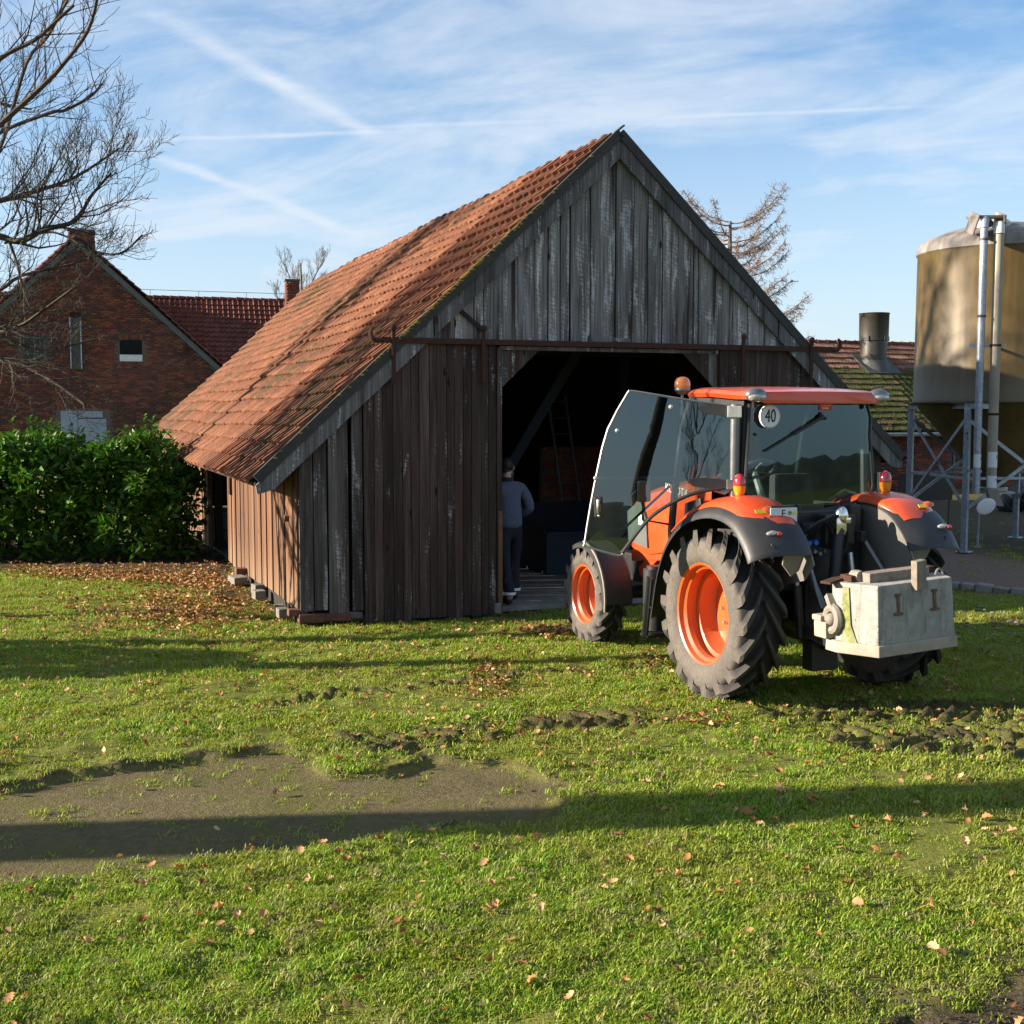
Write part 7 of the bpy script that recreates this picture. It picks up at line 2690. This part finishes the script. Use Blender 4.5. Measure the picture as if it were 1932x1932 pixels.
def tuft(k, n, h, spread):
    R = random.Random(500 + k)
    vs, fs = [], []
    for i in range(n):
        a = R.uniform(0, 6.28)
        r = spread * math.sqrt(R.random())
        x, y = r * math.cos(a), r * math.sin(a)
        a2 = R.uniform(0, 6.28)
        hh = h * R.uniform(0.5, 1.15)
        ln = hh * R.uniform(0.5, 1.7)
        dx, dy = math.cos(a2), math.sin(a2)
        wx, wy = -dy * 0.0024, dx * 0.0024
        wx, wy = wx * R.uniform(0.7, 1.4), wy * R.uniform(0.7, 1.4)
        o = len(vs)
        vs += [(x - wx, y - wy, -0.005), (x + wx, y + wy, -0.005), (x + dx * ln * .4 + wx * .8, y + dy * ln * .4 + wy * .8, hh * .62), (x + dx * ln * .4 - wx * .8, y + dy * ln * .4 - wy * .8, hh * .62), (x + dx * ln, y + dy * ln, hh * R.uniform(0.8, 1.0))]
        fs += [(o, o + 1, o + 2, o + 3), (o + 3, o + 2, o + 4)]
    me = bpy.data.meshes.new('grass_tuft')
    me.from_pydata(vs, [], fs)
    me.materials.append(M['grass_blade'])
    return me


tcol = bpy.data.collections.new('grass_tufts')      # source meshes for the lawn, not in the scene itself
for k in range(7):
    me = tuft(k, 24, (0.010, 0.012, 0.015, 0.010, 0.018, 0.013, 0.027)[k], 0.06)
    tcol.objects.link(bpy.data.objects.new('grass_tuft', me))
NP = 330000
uy = nrg.random(NP)
yy = 3.9 + (28 - 3.9) * uy ** 1.75
xx = (nrg.random(NP) * 2 - 1) * (0.50 * yy + 0.8)
slab, path, dirt, tr, soil, inside, hdg = masks(xx, yy)
pden = (1 - 0.25 * tr) * (1 - 0.97 * slab) * (1 - 0.97 * path) * (1 - np.clip(dirt * 1.05, 0, 0.985)) * (1 - np.clip(tread(xx, yy)[1] * 1.3, 0, 0.97)) * (~inside)
pden *= np.clip(0.62 + 2.6 * (fbm(xx * 1.6 + 9, yy * 1.6, 3) - 0.5), 0.12, 1) * np.clip(0.75 + 2.0 * (fbm(xx * 7 + 9, yy * 7, 3) - 0.5), 0.1, 1)
keep = nrg.random(NP) < pden
# tyres stand on bare ground
lx = (xx - TRAC0.x) * E1.x + (yy - TRAC0.y) * E1.y
ly = (xx - TRAC0.x) * E2.x + (yy - TRAC0.y) * E2.y
for (wx_, wy_, hw, hl) in ((-.83, 0, .2, .22), (.83, 0, .2, .22), (-.775, 2.65, .15, .16), (.775, 2.65, .15, .16)):
    keep &= ~((np.abs(lx - wx_) < hw) & (np.abs(ly - wy_) < hl))
xx, yy = xx[keep], yy[keep]
zz = height(xx, yy)
lipm = masks(xx, yy)
sc_ = (0.75 + 0.6 * nrg.random(len(xx))) * (0.75 + 0.035 * yy) * (0.65 + 0.7 * fbm(xx * 2.2, yy * 2.2 + 40, 3))
lip_ = np.clip(1 - np.abs(lipm[0] - 0.2) * 4, 0, 1)
sc_ = sc_ * (1 + 0.7 * lip_) * (1 + 0.35 * lipm[3])
pm = bpy.data.meshes.new('grass')
pm.vertices.add(len(xx))
pm.vertices.foreach_set('co', np.stack([xx, yy, zz], -1).astype(np.float32).ravel())
a_ = pm.attributes.new('size', 'FLOAT', 'POINT')
a_.data.foreach_set('value', sc_.astype(np.float32))
a_ = pm.attributes.new('turn', 'FLOAT_VECTOR', 'POINT')
tv = np.stack([nrg.normal(0, .12, len(xx)), nrg.normal(0, .12, len(xx)), nrg.random(len(xx)) * 6.28], -1)
a_.data.foreach_set('vector', tv.astype(np.float32).ravel())
a_ = pm.attributes.new('pick', 'INT', 'POINT')
a_.data.foreach_set('value', nrg.integers(0, 7, len(xx)).astype(np.int32))
pm.update()
grass = link(bpy.data.objects.new('grass', pm))
tag(grass, 'short uneven green lawn grass with moss', None, None, 'stuff')
gn = bpy.data.node_groups.new('lawn', 'GeometryNodeTree')
gn.interface.new_socket('Geometry', in_out='INPUT', socket_type='NodeSocketGeometry')
gn.interface.new_socket('Geometry', in_out='OUTPUT', socket_type='NodeSocketGeometry')
gi, go = gn.nodes.new('NodeGroupInput'), gn.nodes.new('NodeGroupOutput')
ci = gn.nodes.new('GeometryNodeCollectionInfo')
ci.inputs['Collection'].default_value = tcol
ci.inputs['Separate Children'].default_value = True
ci.inputs['Reset Children'].default_value = True
ip = gn.nodes.new('GeometryNodeInstanceOnPoints')
ip.inputs['Pick Instance'].default_value = True


def gattr(nm, typ):
    q = gn.nodes.new('GeometryNodeInputNamedAttribute')
    q.data_type = typ
    q.inputs['Name'].default_value = nm
    return q.outputs['Attribute']


gn.links.new(gi.outputs[0], ip.inputs['Points'])
gn.links.new(ci.outputs[0], ip.inputs['Instance'])
gn.links.new(gattr('pick', 'INT'), ip.inputs['Instance Index'])
e2r = gn.nodes.new('FunctionNodeEulerToRotation')
gn.links.new(gattr('turn', 'FLOAT_VECTOR'), e2r.inputs[0])
gn.links.new(e2r.outputs[0], ip.inputs['Rotation'])
gn.links.new(gattr('size', 'FLOAT'), ip.inputs['Scale'])
gn.links.new(ip.outputs[0], go.inputs[0])
md = grass.modifiers.new('lawn', 'NODES')
md.node_group = gn

# soil clods in the tyre tracks and grit on the slab
CX = np.concatenate([nrg.uniform(1.9, 5.0, 1500), nrg.uniform(-1.5, 1.2, 600), nrg.uniform(1.1, 2.6, 900)])
CY = np.concatenate([nrg.uniform(7.2, 9.8, 1500), nrg.uniform(8.5, 9.6, 600), nrg.uniform(4.3, 5.4, 900)])
cm = masks(CX, CY)
cz = height(CX, CY, cm)
cok = np.maximum(tread(CX, CY)[1], cm[4]) > 0.35
mb = MB()
for x, y, z in zip(CX[cok], CY[cok], cz[cok]):
    r_ = rng.uniform(0.004, 0.016) * (1.6 if rng.random() < 0.1 else 1)
    pts_ = [(x + r_ * rng.uniform(-1.3, 1.3), y + r_ * rng.uniform(-1.3, 1.3), z + r_ * rng.uniform(-.4, .9)) for _ in range(6)]
    mb.add(pts_, [(0, 1, 2), (0, 2, 3), (1, 4, 2), (2, 5, 3), (3, 0, 4), (4, 5, 2), (1, 0, 5)])
o = mb.build('soil_clods', simple('clod', (0.060, 0.044, 0.031), 0.95, var=0.4, scale=30), None, False, fix=False)
tag(o, 'crumbled soil clods thrown up in the tyre tracks', None, None, 'stuff')
mb = MB()
for k in range(160):
    x, y = rng.gauss(6.0, .8), rng.gauss(13.8, 1.1)
    r_ = rng.uniform(0.012, 0.03)
    mb.sphere((x, y, ground_z(x, y) + 0.03), r_, 5, 4, 0, (1.2, 1, .6))
o = mb.build('gravel', M['pale_block'], None)
tag(o, 'pale stone chips scattered on the grass by the yard', None, None, 'stuff')
